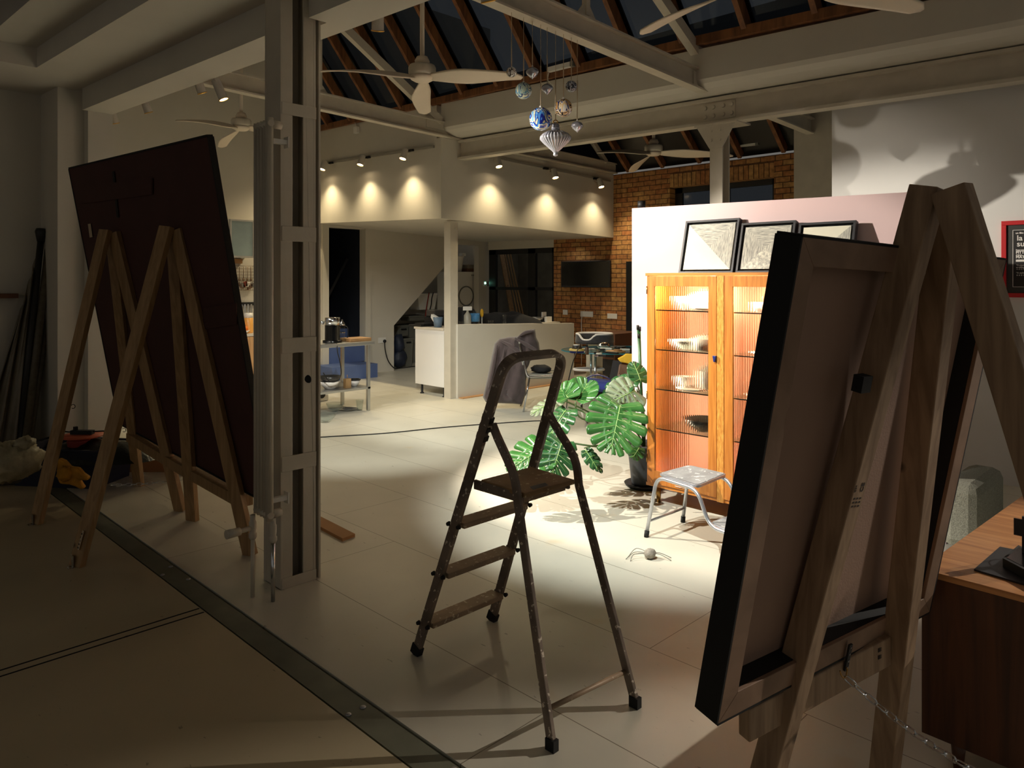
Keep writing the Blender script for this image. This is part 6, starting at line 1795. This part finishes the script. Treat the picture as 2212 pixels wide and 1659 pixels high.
MB().tube([c, c+Vector((0, 0, h*.75))], r, 16).build('glass_jar', m_clear, cf)
MB().lathe([(r*1.05, h*.72), (r*1.05, h*.8), (r*.3, h*.92), (r*.2, h)], c, 16).build('lid', m_chrome, cf)
for z in (.01, h*.4): MB().disc(c+Vector((0, 0, z)), r*1.08, h=.012).build('band', m_chrome, cf)
MB().tube(spline([c+Vector((r*S, -r*S, h*.7)), c+Vector((r*2*S, -r*2*S, h*.6)), c+Vector((r*2*S, -r*2*S, h*.2)), c+Vector((r*S, -r*S, h*.1))]), .007, 6).build('handle', m_black, cf)
c = ont(768, .2)
single(MB().obox(c+Vector((0, 0, .022)), (.16, 0, 0), (0, .13, 0), (0, 0, .0215)), 'chopping_board', m_pine_h, 'thick wooden chopping board on the right of the steel table', 'chopping board', bevel=.004)
# lower shelf: bowls, wooden block, jar
c = Vector((ony(713, 830, TY0+.2).x, TY0+.2, zsh)); r = rad_(c, 44)
single(bowl(c, r, .10, m_china), 'mixing_bowl', m_china, 'large white mixing bowl on the low shelf of the steel table', 'bowl')
single(bowl(c+Vector((0, 0, .065)), r*1.05, .10, m_chinadark), 'dark_bowl', m_chinadark, 'dark bowl nested in the white mixing bowl', 'bowl')
c = Vector((ony(750, 830, TY0+.12).x, TY0+.12, zsh))
single(MB().box((c.x-.04, c.y-.03, zsh), (c.x+.04, c.y+.03, zsh+.12)).tube([(c.x, c.y, zsh+.12), (c.x, c.y, zsh+.17)], .004, 6), 'wooden_block', m_pine, 'small wooden block with a pin on the low shelf', 'block')
c = Vector((ony(766, 830, TY0+.2).x, TY0+.2, zsh))
single(bowl(c, .07, .07, m_china), 'small_bowl', m_china, 'small bowl with a dark rim on the low shelf', 'bowl')
mb = MB(); mb.tube([c+Vector((.07*math.cos(a), .07*math.sin(a), .085)) for a in [2*math.pi*i/20 for i in range(20)]], .011, 6, closed=True)
single(mb, 'black_ring', m_black, 'black ring resting on the small bowl on the low shelf', 'ring')
# lead of the kettle drooping over the front
P = [ont(728, .02)+Vector((0, -.0, .01)), ont(729, -.02)+Vector((0, 0, -.1)), ony(734, 780, TY0-.02), ony(737, 806, TY0-.02), ony(730, 822, TY0-.02), ony(712, 824, TY0-.02), ony(698, 805, TY0-.02)]
single(MB().tube(spline(P), .006, 6), 'kettle_lead', m_cable, 'black lead drooping from the kettle over the steel table edge', 'cable')
# white pail and speaker like thing below, glasses and bowls on the floor
c = onz(715, 872)
wp = thing('white_canister', 'white canister with a dark round port on the floor under the steel table', 'canister', c+Vector((0, .3, 0)))
MB().box((c.x-.1, c.y+.25, 0), (c.x+.12, c.y+.5, .24)).build('canister', m_white, wp, bevel=.02)
MB().disc((c.x+.0, c.y+.245, .1), .055, (0, 1, 0), .02, 18).build('dark_port', m_black, wp)
c = onz(777, 886)
gl = MB().lathe([(.036, 0), (.05, .135), (.046, .135), (.033, .012), (0, .012)], c, 18)
single(gl, 'glass_tumbler', m_clear, 'clear water glass standing on the floor at the table leg', 'glass')
c = onz(724, 889)
single(MB().lathe([(.04, 0), (.1, .05), (.115, .11), (.11, .11), (.09, .05), (.02, .01)], c, 22), 'glass_bowl', m_clear, 'clear glass bowl on the floor under the steel table', 'bowl')
c = onz(703, 912)
single(MB().lathe([(.05, 0), (.11, .06), (.13, .1), (.125, .1), (.1, .055), (.03, .012)], c, 22), 'glass_bowl', m_clear, 'pale glass bowl on the floor beside the column', 'bowl')
c = onz(752, 885)
single(MB().lathe([(.06, 0), (.13, .012), (.128, .016), (.05, .006)], c, 22), 'pet_dish', m_stain, 'flat steel pet dish on the floor beside the glass bowl', 'dish')

# ------------------------------------------------------------------ kitchen run on the gable wall, glimpsed between board and radiator
YK = YG-.62
def gx(px, Y): return ony(px, 600, Y).x
ku0, ku1 = gx(380, YK), gx(560, YK)
zk = ony(515, 722, YK).z
ku = thing('kitchen_counter', 'wooden fronted kitchen counter against the gable wall, seen beside the radiator', 'kitchen unit', ((ku0+ku1)/2, YK+.3, 0))
MB().box((ku0, YK, .08), (ku1, YG-.002, zk-.04)).build('carcass', m_card, ku)
MB().box((ku0, YK-.02, zk-.04), (ku1, YG-.002, zk)).build('counter_top', m_worktop, ku)
n = 4; w = (ku1-ku0)/n
for i in range(n): MB().box((ku0+i*w+.004, YK-.02, .1), (ku0+(i+1)*w-.004, YK-.001, zk-.05)).build('door', m_pale, ku, bevel=.002)
YU = YG-.34
xu = [gx(470, YU), gx(496.5, YU), gx(550, YU)]
zu0, zu1 = ony(515, 556, YU).z, ony(515, 474, YU).z
for i in range(2):
    a, b = xu[i], xu[i+1]
    wc = thing('wall_cabinet', ['wall cupboard with a frosted door, left one half hidden by the dark board', 'wall cupboard with a frosted glass door, right one beside the radiator'][i], 'cupboard', ((a+b)/2, YU+.17, zu0))
    MB().box((a+.002, YU+.02, zu0), (b-.002, YG-.002, zu1)).build('carcass', m_white, wc)
    d = MB().box((a+.004, YU, zu0), (a+.03, YU+.018, zu1)).box((b-.03, YU, zu0), (b-.004, YU+.018, zu1)).box((a+.03, YU, zu0), (b-.03, YU+.018, zu0+.026)).box((a+.03, YU, zu1-.026), (b-.03, YU+.018, zu1)).build('door', m_alu, wc)
    MB().box((a+.03, YU+.006, zu0+.026), (b-.03, YU+.012, zu1-.026)).build('frosted_pane', m_frost, d)
z = ony(515, 563, YG-.05).z
single(MB().box((ku0, YG-.05, z-.045), (ku1, YG-.003, z+.03)), 'wooden_rail', m_pine_h, 'knotty pine rail under the wall cupboards', 'rail')
# wire rack full of utensils
zr0, zr1 = ony(515, 627, YG-.15).z, ony(515, 574, YG-.15).z
rk = thing('wire_rack', 'wire rack crammed with utensils above the kitchen counter', 'rack', ((ku0+ku1)/2, YG-.1, zr0))
mb = MB()
xa, xb = gx(470, YG-.15), gx(552, YG-.15)
for i in range(9): mb.tube([(xa, YG-.16, zr0+(zr1-zr0)*i/8), (xb, YG-.16, zr0+(zr1-zr0)*i/8)], .003, 4)
for i in range(22): x = xa+(xb-xa)*i/21; mb.tube([(x, YG-.16, zr0), (x, YG-.16, zr1)], .003, 4)
for i in range(22): x = xa+(xb-xa)*i/21; mb.tube([(x, YG-.16, zr0), (x, YG-.004, zr0)], .003, 4)
mb.build('wire_grid', m_rack, rk)
rnd = random.Random(5)
for i in range(14):
    x = xa+(xb-xa)*(i+.5)/14
    single(MB().obox((x, YG-.09, zr0+.05+rnd.uniform(0, .04)), Vector((.04, 0, rnd.uniform(-.02, .02))), (0, .03, 0), Vector((rnd.uniform(-.02, .02), 0, .04))), 'kitchen_utensil', [m_clutter, m_stain, m_redcable, m_china][i % 4], 'small kitchen utensil lying in the wire rack', 'utensil', 'utensils in the wire rack', bevel=.008)
for i in range(4):
    x = xa+(xb-xa)*(.55+.1*i)
    single(MB().tube([(x, YG-.18, zr1-.02), (x, YG-.18, zr1-.2)], .006, 6).ball((x, YG-.18, zr1-.22), .022, 8, 6, sq=(1, .4, 1.2)), 'hanging_ladle', m_rack, 'small ladle hooked on the front of the wire rack', 'ladle', 'ladles hooked on the wire rack')
# amber jug, oranges in a bowl, yellow spoon, knife strip
c = Vector((gx(537, YK+.15), YK+.15, zk)); h = ony(537, 676, c.y).z-zk; r = rad_(c, 20)
jg = thing('amber_jug', 'amber jug with a white top glowing on the kitchen counter beside the radiator', 'jug', c)
MB().lathe([(r*.9, .0), (r, .02), (r*.95, h*.75), (r*.9, h*.76)], c, 18).build('jug', m_amber, jg)
MB().lathe([(r*.92, h*.76), (r*.9, h), (0, h+.002)], c, 18).build('white_top', m_china, jg)
c = Vector((gx(524, YK+.05), YK+.08, zk))
single(bowl(c, .12, .05, m_china), 'fruit_bowl', m_china, 'low white bowl of oranges on the kitchen counter', 'bowl')
for i, (dx, dy, dz) in enumerate(((-.05, 0, .07), (.05, 0, .07), (0, -.05, .068), (0, .05, .07), (0, 0, .13))):
    single(MB().ball(c+Vector((dx, dy, dz)), .042, 14, 10), 'orange', m_orange, 'orange heaped in the white bowl beside the amber jug', 'orange', 'oranges in the bowl')
a, b = ony(499, 688, YK-.02), ony(520, 692, YK-.0)
a.z = b.z = zk+.16
single(MB().box((gx(497, YK), YK+.02, zk+.0), (gx(517, YK), YK+.05, zk+.19)), 'yellow_block', m_yellow, 'bright yellow handled block on the kitchen counter beside the board edge', 'block')
a = ony(520, 660, YG-.02)
mb = MB()
ks = thing('knife_strip', 'dark strip hung with shiny knives above the kitchen counter', 'knife strip', a)
MB().box((gx(505, YG-.03), YG-.03, a.z+.0), (gx(552, YG-.03), YG-.003, a.z+.05)).build('strip', m_black, ks)
for i in range(6):
    x = gx(508+7*i, YG-.04); MB().prism([(x-.015, YG-.04, a.z+.02), (x+.015, YG-.04, a.z+.02), (x+.012, YG-.04, a.z-.16), (x-.002, YG-.04, a.z-.2)], (0, .006, 0)).build('knife_blade', m_chrome, ks)
# ------------------------------------------------------------------ brick wall fittings
p0_, p1_ = onx(1212, 564.5, XB-.07), onx(1317, 621, XB-.07)
tv = thing('television', 'black flat television on the brick wall above the glass table', 'television', (XB-.05, (p0_.y+p1_.y)/2, p1_.z))
MB().box((XB-.07, p1_.y, p1_.z), (XB-.03, p0_.y, p0_.z)).build('casing', m_frame, tv, bevel=.004)
MB().box((XB-.0715, p1_.y+.018, p1_.z+.03), (XB-.0695, p0_.y-.018, p0_.z-.018)).build('screen', m_screen, tv)
MB().box((XB-.03, (p0_.y+p1_.y)/2-.15, p1_.z+.15), (XB-.001, (p0_.y+p1_.y)/2+.15, p0_.z-.15)).build('wall_mount', m_black, tv)
for x0_, x1_, y0_, y1_, lab in ((1216, 1226, 669, 680, 'single white switch plate on the brick below the television'), (1254, 1281, 672, 685, 'double white socket on the brick with a lead going down'), (1312, 1333, 677, 689, 'white double socket on the brick near the tall black panel')):
    a, b = onx(x0_, y0_, XB-.01), onx(x1_, y1_, XB-.01)
    so = thing('wall_socket', lab, 'socket', (XB-.005, (a.y+b.y)/2, b.z))
    MB().box((XB-.014, b.y, b.z), (XB-.0005, a.y, a.z)).build('plate', m_white, so, bevel=.002)
    if x0_ == 1254: MB().tube(spline([onx(1257, 684, XB-.03), onx(1256, 700, XB-.03), onx(1257, 730, XB-.03), onx(1256, 790, XB-.04)]), .008, 6).build('lead', m_white, so)
a, b = onx(1352, 565, XB-.1), onx(1372, 800, XB-.1)
bp = thing('black_radiator', 'tall black ribbed radiator panel on the brick wall beside the pink partition', 'radiator', (XB-.06, (a.y+b.y)/2, .1))
for i in range(6):
    y = b.y+(a.y-b.y)*(i+.5)/6
    MB().box((XB-.1, y-(a.y-b.y)/14, .12), (XB-.03, y+(a.y-b.y)/14, a.z)).build('rib', m_black, bp)
MB().box((XB-.06, b.y, .2), (XB-.001, a.y, .28)).build('rail', m_black, bp)
a, b = onx(1366, 437, XP+.06), onx(1383, 452, XP+.06)
single(MB().tube([(XP+.045, pl.y-.07, pz(pl.y-.07)), (XP+.045, pl.y-.07, a.z)], .034, 18), 'black_cap', m_black, 'short black ribbed cap on the left end of the pink partition top', 'canister')  # a black cap of unknown use on the partition end, not a container

# poster on the right wall
pa, pb_ = onx(2163, 478, XW-.03), onx(2163, 642, XW-.03)
yl = pa.y; zt6, zb6 = pa.z, pb_.z; wd = .62
ps = thing('framed_poster', 'red framed black film poster on the right wall, cut by the picture edge', 'poster', (XW-.02, yl-wd/2, zb6))
f = .035
for a, b, c_, d in ((yl-wd, yl, zt6-f, zt6), (yl-wd, yl, zb6, zb6+f), (yl-f, yl, zb6+f, zt6-f), (yl-wd, yl-wd+f, zb6+f, zt6-f)):
    MB().box((XW-.035, a, c_), (XW-.001, b, d)).build('frame_bar', m_red, ps, bevel=.002)
MB().box((XW-.02, yl-wd+f, zb6+f), (XW-.004, yl-f, zt6-f)).build('poster_sheet', m_poster, ps)
def py(px): return onx(px, 560, XW-.021).y
def pzv(y_): return onx(2187, y_, XW-.021).z
xi = XW-.0215
mb = MB().box((xi, yl-wd+.09, pzv(620)), (XW-.0195, py(2188), pzv(498))); mb.build('black_field', m_posterdk, ps)
mb = MB(); w1 = .0035
ya_, yb_ = py(2187.5), yl-wd+.09; za_, zb_ = pzv(620), pzv(497)
mb.box((xi-.001, ya_-w1, za_), (xi, ya_, zb_)).box((xi-.001, yb_, zb_-w1), (xi, ya_, zb_)).box((xi-.001, yb_, za_), (xi, ya_, za_+w1)); mb.build('rule_line', m_ink, ps)
def ptext(body, px, ybase, size, bold=0.):
    text_mesh(body, 'poster_lettering', m_ink, size, (xi-.0012, py(px), pzv(ybase)), (0, -1, 0), (0, 0, 1), ps, .0004, bold=bold)
ptext('un film de', 2194, 505.5, .020, .0006)
ptext('la', 2196.5, 520, .062, .001)
ptext('su', 2196.5, 532.5, .062, .001)
ptext('Francesca', 2194.5, 541.5, .014, .0006)
ptext('FITTO', 2194.5, 548, .030, .0014)
ptext('Anthony', 2194.5, 552, .012, .0006)
ptext('MATT', 2194.5, 558, .030, .0014)
mb = MB().box((xi-.0012, py(2194.5)-.25, pzv(565.5)), (xi, py(2194.5), pzv(561))); mb.build('white_bar', m_ink, ps)
ptext('“Probabl', 2195, 574.5, .017, .0006); ptext('wedding', 2195, 579, .017, .0006); ptext('* * * *', 2196, 585, .022, .001)
ptext('“A stylis', 2195, 591, .017, .0004); ptext('* * * *', 2196, 597.5, .022, .0006)

# ------------------------------------------------------------------ chair with a coat in front of the half wall
cc_ = onz(1170, 858)
CH = Vector((7.2, 6.66, 0))
ch0 = thing('metal_chair', 'chrome framed chair with a grey seat and a coat thrown over its back', 'chair', CH)
fx = Vector((.75, -.66, 0)).normalized(); fy = Vector((-fx.y, fx.x, 0))    # fx: seat front direction, fy: to its left
def cpnt(a, b, z): return CH+fx*a+fy*b+Vector((0, 0, z))
mb = MB(); mb.hexa([cpnt(-.2, -.22, .42), cpnt(.24, -.22, .42), cpnt(.24, .22, .42), cpnt(-.2, .22, .42)], [cpnt(-.2, -.22, .475), cpnt(.24, -.22, .475), cpnt(.24, .22, .475), cpnt(-.2, .22, .475)]); mb.build('seat', m_seatpad, ch0, bevel=.02)
for b in (-.235, .235):
    MB().tube(fillet([cpnt(.23, b, 0), cpnt(.23, b, .46), cpnt(.23, b, .47), cpnt(-.2, b, .45), cpnt(-.3, b, .88)], .05), .012, 8).build('front_frame', m_chrome, ch0)
    MB().tube([cpnt(-.17, b, .45), cpnt(-.25, b, 0)], .012, 8).build('back_leg', m_chrome, ch0)
mb = MB(); mb.hexa([cpnt(-.26, -.22, .6), cpnt(-.26, .22, .6), cpnt(-.24, .22, .6), cpnt(-.24, -.22, .6)], [cpnt(-.31, -.22, .9), cpnt(-.31, .22, .9), cpnt(-.29, .22, .9), cpnt(-.29, -.22, .9)]); mb.build('backrest', m_seatpad, ch0, bevel=.008)
for z in (.2,): MB().tube([cpnt(.23, -.235, z+.2), cpnt(.23, .235, z+.2)], .008, 8).build('cross_bar', m_chrome, ch0)
# coat: outline seen in the photo, rounded in depth
out = [(1049, 868), (1043, 858), (1052, 820), (1062, 770), (1068, 742), (1078, 732), (1100, 728), (1118, 727), (1130, 716), (1148, 711), (1156, 711), (1158, 728), (1164, 740), (1166, 757), (1156, 768), (1148, 772), (1142, 790), (1136, 800), (1136, 850), (1128, 874), (1108, 872), (1075, 871)]
tC = (CH.x+CH.y)/(2*S)-.05
cxp, cyp = 1106, 790
ct_ = thing('coat', 'taupe wool coat thrown over the chair back, hem almost on the floor', 'coat', at(1095, 868, tC))
nO = 66; N_ = 10
op = []
for i in range(len(out)):
    a, b = out[i], out[(i+1) % len(out)]
    for k_ in range(3): op.append((a[0]+(b[0]-a[0])*k_/3, a[1]+(b[1]-a[1])*k_/3))
axis = [(1090, y) for y in range(730, 875, 8)]
def coat_side(sgn):
    def f(u, v):
        i = u*(len(op)); i0 = int(i) % len(op); fr_ = i-int(i); a, b = op[i0], op[(i0+1) % len(op)]
        ox, oy = a[0]+(b[0]-a[0])*fr_, a[1]+(b[1]-a[1])*fr_
        my = min(860, max(735, oy*.75+cyp*.25)); mx_ = 1112 - (my-735)*.15
        x, y = ox+(mx_-ox)*v, oy+(my-oy)*v
        d = .13*math.sqrt(max(0, 1-(1-v)**2))
        fold = .022*math.sin((x-1040)*.19+(y-730)*.06)*min(1, v*3)+.012*math.sin((x-1040)*.43-(y-700)*.09)*min(1, v*3)
        return at(x, y, tC-sgn*(d+fold*(1 if sgn > 0 else .3)))
    return f
mb = MB(); mb.grid(coat_side(1), len(op), 9); mb.grid(coat_side(-1), len(op), 5)
mb.build('coat_body', m_coat, ct_)
# sleeve folds and hood ridge
for P, r in (([(1082, 736), (1104, 748), (1126, 764), (1148, 778)], .028), ([(1112, 730), (1132, 742), (1150, 752), (1160, 758)], .026), ([(1122, 726), (1136, 718), (1150, 716)], .022), ([(1074, 745), (1066, 790), (1056, 838)], .022), ([(1090, 752), (1082, 800), (1076, 850)], .018)):
    pts = spline([at(x, y, tC-.135) for x, y in P], 5); n_ = len(pts)
    MB().tube(pts, [r*math.sin(math.pi*(.12+.76*i/(n_-1))) for i in range(n_)], 10).build('coat_fold', m_coat, ct_)
single(MB().ball(cpnt(.0, -.02, .53), .12, 14, 9, sq=(1, 1.2, .45), jit=.12, seed=41), 'black_bag', m_blackcloth, 'black bag with a grey strap lying on the chrome chair seat', 'bag')

# ------------------------------------------------------------------ glass table
GT = Vector((7.62, 5.85, 0)); ZG = .74
TA = onz(1213, 755, ZG); TB_ = onz(1300, 779, ZG)
gc = TA+Vector((S, -S, 0))*.80+Vector((S, S, 0))*.0
gt = thing('glass_table', 'round blue-edged glass table covered in crafts, right part hidden by the pink partition', 'table', (gc.x, gc.y, 0))
RG = .80; el = .72
def ell(a, k_=1., z=ZG): return gc+Vector((S, -S, 0))*RG*k_*math.cos(a)+Vector((S, S, 0))*RG*k_*el*math.sin(a)+Vector((0, 0, 0))
rim = [Vector((ell(a).x, ell(a).y, ZG)) for a in [2*math.pi*i/56 for i in range(56)]]
MB().prism([p-Vector((0, 0, .014)) for p in [Vector((ell(a, .985).x, ell(a, .985).y, ZG)) for a in [2*math.pi*i/56 for i in range(56)]]], (0, 0, .013)).build('glass_top', m_tglass, gt)
MB().tube([p-Vector((0, 0, .008)) for p in rim], .009, 6, closed=True).build('glass_edge', m_tedge, gt)
for a in (.6, 2.4, 3.9, 5.5):
    q_ = ell(a, .62); MB().tube([(q_.x, q_.y, 0), (q_.x, q_.y, ZG-.015)], .018, 10).build('leg', m_chrome, gt)
def ong(px, py_): return onz(px, py_, ZG+.0005)
c = ong(1246, 762); 
sn = thing('round_tin', 'round blue and yellow tin with a dark lid on the glass table', 'tin', c)
r = rad_(c, 33)
MB().lathe([(r*.9, 0), (r*.95, .025), (r, .028)], c, 24).build('blue_base', m_blue, sn)
MB().lathe([(r, .028), (r, .05), (r*.9, .055)], c, 24).build('yellow_band', M('cream_yellow', rgb(226, 200, 120), .5), sn)
MB().lathe([(r*.7, .055), (r*.6, .08), (r*.58, .095), (0, .096)], c, 24).build('dark_lid', m_chinadark, sn)
MB().lathe([(r*.45, .096), (r*.45, .108), (0, .109)], c, 20).build('white_disc', m_white, sn)
P = [c+Vector((-.02, -.06, .09)), ong(1240, 772)+Vector((-.05, -.05, .01)), at(1233, 800, 9.0), at(1227, 830, 9.0), at(1225, 865, 9.1), onz(1224, 880, .006)]
MB().tube(spline(P), .007, 6).build('lead', m_cable, sn)
c = ong(1268, 766); r = rad_(c, 8)
bt_ = thing('brown_bottle', 'small brown dropper bottle on the front of the glass table', 'bottle', c)
MB().lathe([(r, 0), (r, .09), (r*.4, .1)], c, 14).build('bottle', m_leather, bt_)
MB().lathe([(r*.5, .1), (r*.5, .125), (r*.2, .13), (r*.2, .15)], c, 10).build('dropper', m_black, bt_)
c = ong(1330, 760); r = rad_(c, 42)
single(MB().lathe([(r, 0), (r, .014), (0, .015)], c, 26), 'wooden_disc', m_pale, 'pale round wooden board on the glass table', 'board')
single(MB().lathe([(r*.45, 0), (r*.45, .012), (0, .0125)], c+Vector((.02, -.02, .0155)), 20), 'wooden_disc', m_pine_h, 'smaller round wooden lid on the pale wooden board', 'board')
rnd = random.Random(9)
for i, (px, py_) in enumerate(((1283, 758), (1290, 763), (1276, 757), (1300, 757), (1318, 752), (1345, 752), (1350, 757), (1300, 770), (1288, 770), (1322, 764), (1310, 755), (1332, 751))):
    c = ong(px, py_); a = rnd.uniform(0, 3.1); l = rnd.uniform(.04, .1)
    single(MB().obox(c+Vector((0, 0, .012)), (math.cos(a)*l, math.sin(a)*l, 0), (-math.sin(a)*.022, math.cos(a)*.022, 0), (0, 0, .0115)), 'craft_tool', [m_chrome, m_black, m_white, m_frame][i % 4], 'small craft tool or scrap lying on the glass table', 'tool', 'tools on the glass table', bevel=.004)
c = ong(1304, 752)
hs = thing('silver_roll', 'crumpled silvery bundle at the back of the glass table', 'bundle', c)
MB().ball(c+Vector((0, 0, .035)), .075, 14, 9, sq=(1.4, 1, .6), jit=.2, seed=51).build('bundle', m_chrome, hs)
c = ong(1294, 766); r = .03
mb = MB(); mb.tube([c+Vector((.03*math.cos(a), .03*math.sin(a), .012)) for a in [2*math.pi*i/16 for i in range(16)]], .011, 6, closed=True)
single(mb, 'white_tape_roll', m_white, 'small roll of white tape at the front of the glass table', 'tape')

# cat tree behind
kc = at(1284, 735, 11.3)
kt_ = thing('cat_tree', 'cat tree with a charcoal bed on top and a round perch, by the brick wall', 'cat tree', (kc.x, kc.y, 0))
zbd = kc.z; re = 37*11.3/FPX
def lat(c, a, b, z): return Vector((c.x, c.y, 0))+Vector((S, -S, 0))*a+Vector((S, S, 0))*b+Vector((0, 0, z))
MB().box((kc.x-.09, kc.y-.09, .03), (kc.x+.09, kc.y+.09, zbd-.03)).build('post', m_cream, kt_, bevel=.005)
MB().prism([lat(kc, re*1.1*math.cos(a), .22*math.sin(a), zbd-.045) for a in [2*math.pi*i/30 for i in range(30)]], (0, 0, .02)).build('bed_base', m_plush, kt_)
mb = MB(); hi = .115
def wall_(u, v):
    a = 2*math.pi*u; dip = math.exp(-((math.atan2(math.sin(a-4.15), math.cos(a-4.15)))/.42)**4)
    h = hi*(1-.72*dip)
    k_ = 1.08-.04*v
    return lat(kc, re*k_*math.cos(a), .215*k_*math.sin(a), zbd-.025+h*v)
mb.grid(wall_, 40, 4); mb.build('bed_wall', m_plush, kt_, solid=.03)
rimp = [wall_(i/48, 1)+Vector((0, 0, .008)) for i in range(48)]
MB().tube(rimp, .017, 8, closed=True).build('bed_rim', m_plushw, kt_)
MB().prism([lat(kc, re*1.0*math.cos(a), .2*math.sin(a), zbd-.0245) for a in [2*math.pi*i/30 for i in range(30)]], (0, 0, .012)).build('bed_cushion', m_plushw, kt_)
kp_ = at(1272, 797, 11.15)
MB().prism([lat(kp_, .22*math.cos(a), .14*math.sin(a), kp_.z-.02) for a in [2*math.pi*i/30 for i in range(30)]], (0, 0, .03)).build('perch', m_plush, kt_)
MB().tube([lat(kp_, .225*math.cos(a), .145*math.sin(a), kp_.z-.005) for a in [2*math.pi*i/40 for i in range(40)]], .018, 8, closed=True).build('perch_rim', m_plushw, kt_)
MB().box((kc.x-.32, kc.y-.3, 0), (kc.x+.32, kc.y+.3, .03)).build('base', m_plush, kt_)

# cantilever chair with blue seat beside the table
AC = onz(1310, 905)
ac = thing('cantilever_chair', 'chrome cantilever armchair with a blue seat and brown leather back at the glass table', 'chair', (AC.x, AC.y, 0))
tA = 8.0
def ap_(x, y, t_=tA): return at(x, y, t_)
MB().tube(spline([ap_(1320, 818), ap_(1296, 809), ap_(1276, 811), ap_(1262, 822), ap_(1258, 838), ap_(1257, 852), ap_(1256, 872), ap_(1258, 895), onz(1268, 910, .012)+Vector((0, 0, 0)), onz(1300, 905, .012)], 6), .014, 8).build('chrome_frame', m_chrome, ac)
MB().tube(spline([ap_(1370, 815, 7.6), ap_(1340, 812, 7.6), ap_(1322, 830, 7.6), ap_(1318, 870, 7.6), onz(1322, 935, .012), onz(1370, 925, .012)], 6), .014, 8).build('chrome_frame', m_chrome, ac)
sc_ = ap_(1291, 834, 8.05)
def seatf(u, v):
    a = (u-.5)*2; b = (v-.5)*2
    return sc_+Vector((S, -S, 0))*(a*.24)+Vector((S, S, 0))*(b*.22)+Vector((0, 0, .035*(1-a**4)*(1-b**4)-.02*a))
mb = MB().grid(seatf, 10, 10); mb.build('blue_seat', m_blue, ac, solid=.07)
MB().hexa([ap_(1246, 850, 8.1), ap_(1352, 868, 8.1), ap_(1352, 868, 7.9), ap_(1246, 850, 7.9)], [ap_(1246, 842, 8.1), ap_(1352, 850, 8.1), ap_(1352, 850, 7.9), ap_(1246, 842, 7.9)]).build('seat_frame', m_blackcloth, ac)
MB().hexa([ap_(1332, 820, 7.7), ap_(1364, 830, 7.7), ap_(1364, 830, 7.62), ap_(1332, 820, 7.62)], [ap_(1338, 786, 7.8), ap_(1368, 790, 7.8), ap_(1368, 790, 7.72), ap_(1338, 786, 7.72)]).build('leather_back', m_leather, ac, bevel=.012)
MB().hexa([ap_(1316, 818, 7.95), ap_(1336, 822, 7.95), ap_(1336, 822, 7.85), ap_(1316, 818, 7.85)], [ap_(1324, 778, 8.05), ap_(1344, 780, 8.05), ap_(1344, 780, 7.95), ap_(1324, 778, 7.95)]).build('black_back', m_blackcloth, ac)
y_ = [(1333, 774), (1345, 768), (1352, 763), (1362, 764), (1372, 764), (1372, 790), (1352, 784), (1340, 782)]
mb = MB().prism([ap_(x, y, 7.75) for x, y in y_], Vector((-S, -S, 0))*.03)
single(mb, 'yellow_cloth', m_yellow, 'mustard yellow cloth over the back of the chair at the glass table', 'cloth', bevel=.012)
# dark drawer tower beneath the table and by the brick
a, b = onx(1241, 790, 9.9), onx(1262, 790, 9.9)
t = thing('dark_cabinet', 'dark low cabinet between the half wall and the brick wall behind the cat tree', 'cabinet', (9.9, (a.y+b.y)/2, 0))
MB().box((9.72, 7.35, 0), (10.5, 7.95, .82)).build('carcass', m_mdfedge, t)
MB().box((9.715, 7.38, .1), (9.72, 7.92, .4)).box((9.715, 7.38, .44), (9.72, 7.92, .78)).build('door', m_black, t)

# sofa arm and plinth glimpsed at the right, behind the sideboard
p = at(2075, 1100, 4.1)
sf = thing('sofa', 'grey tweed sofa arm glimpsed behind the right easel above the teak sideboard', 'sofa', (p.x, p.y, 0))
q = onx(2062, 1100, 5.1); zt7 = onx(2080, 1045, 5.1).z
MB().box((5.1, onx(2116, 1100, 5.1).y, .06), (5.75, onx(2030, 1100, 5.1).y, zt7)).build('arm', m_sofa, sf, bevel=.06)
for dy in (.05, .3): MB().box((5.15, onx(2116, 1100, 5.1).y+dy, 0), (5.2, onx(2116, 1100, 5.1).y+dy+.05, .07)).build('foot', m_white, sf)
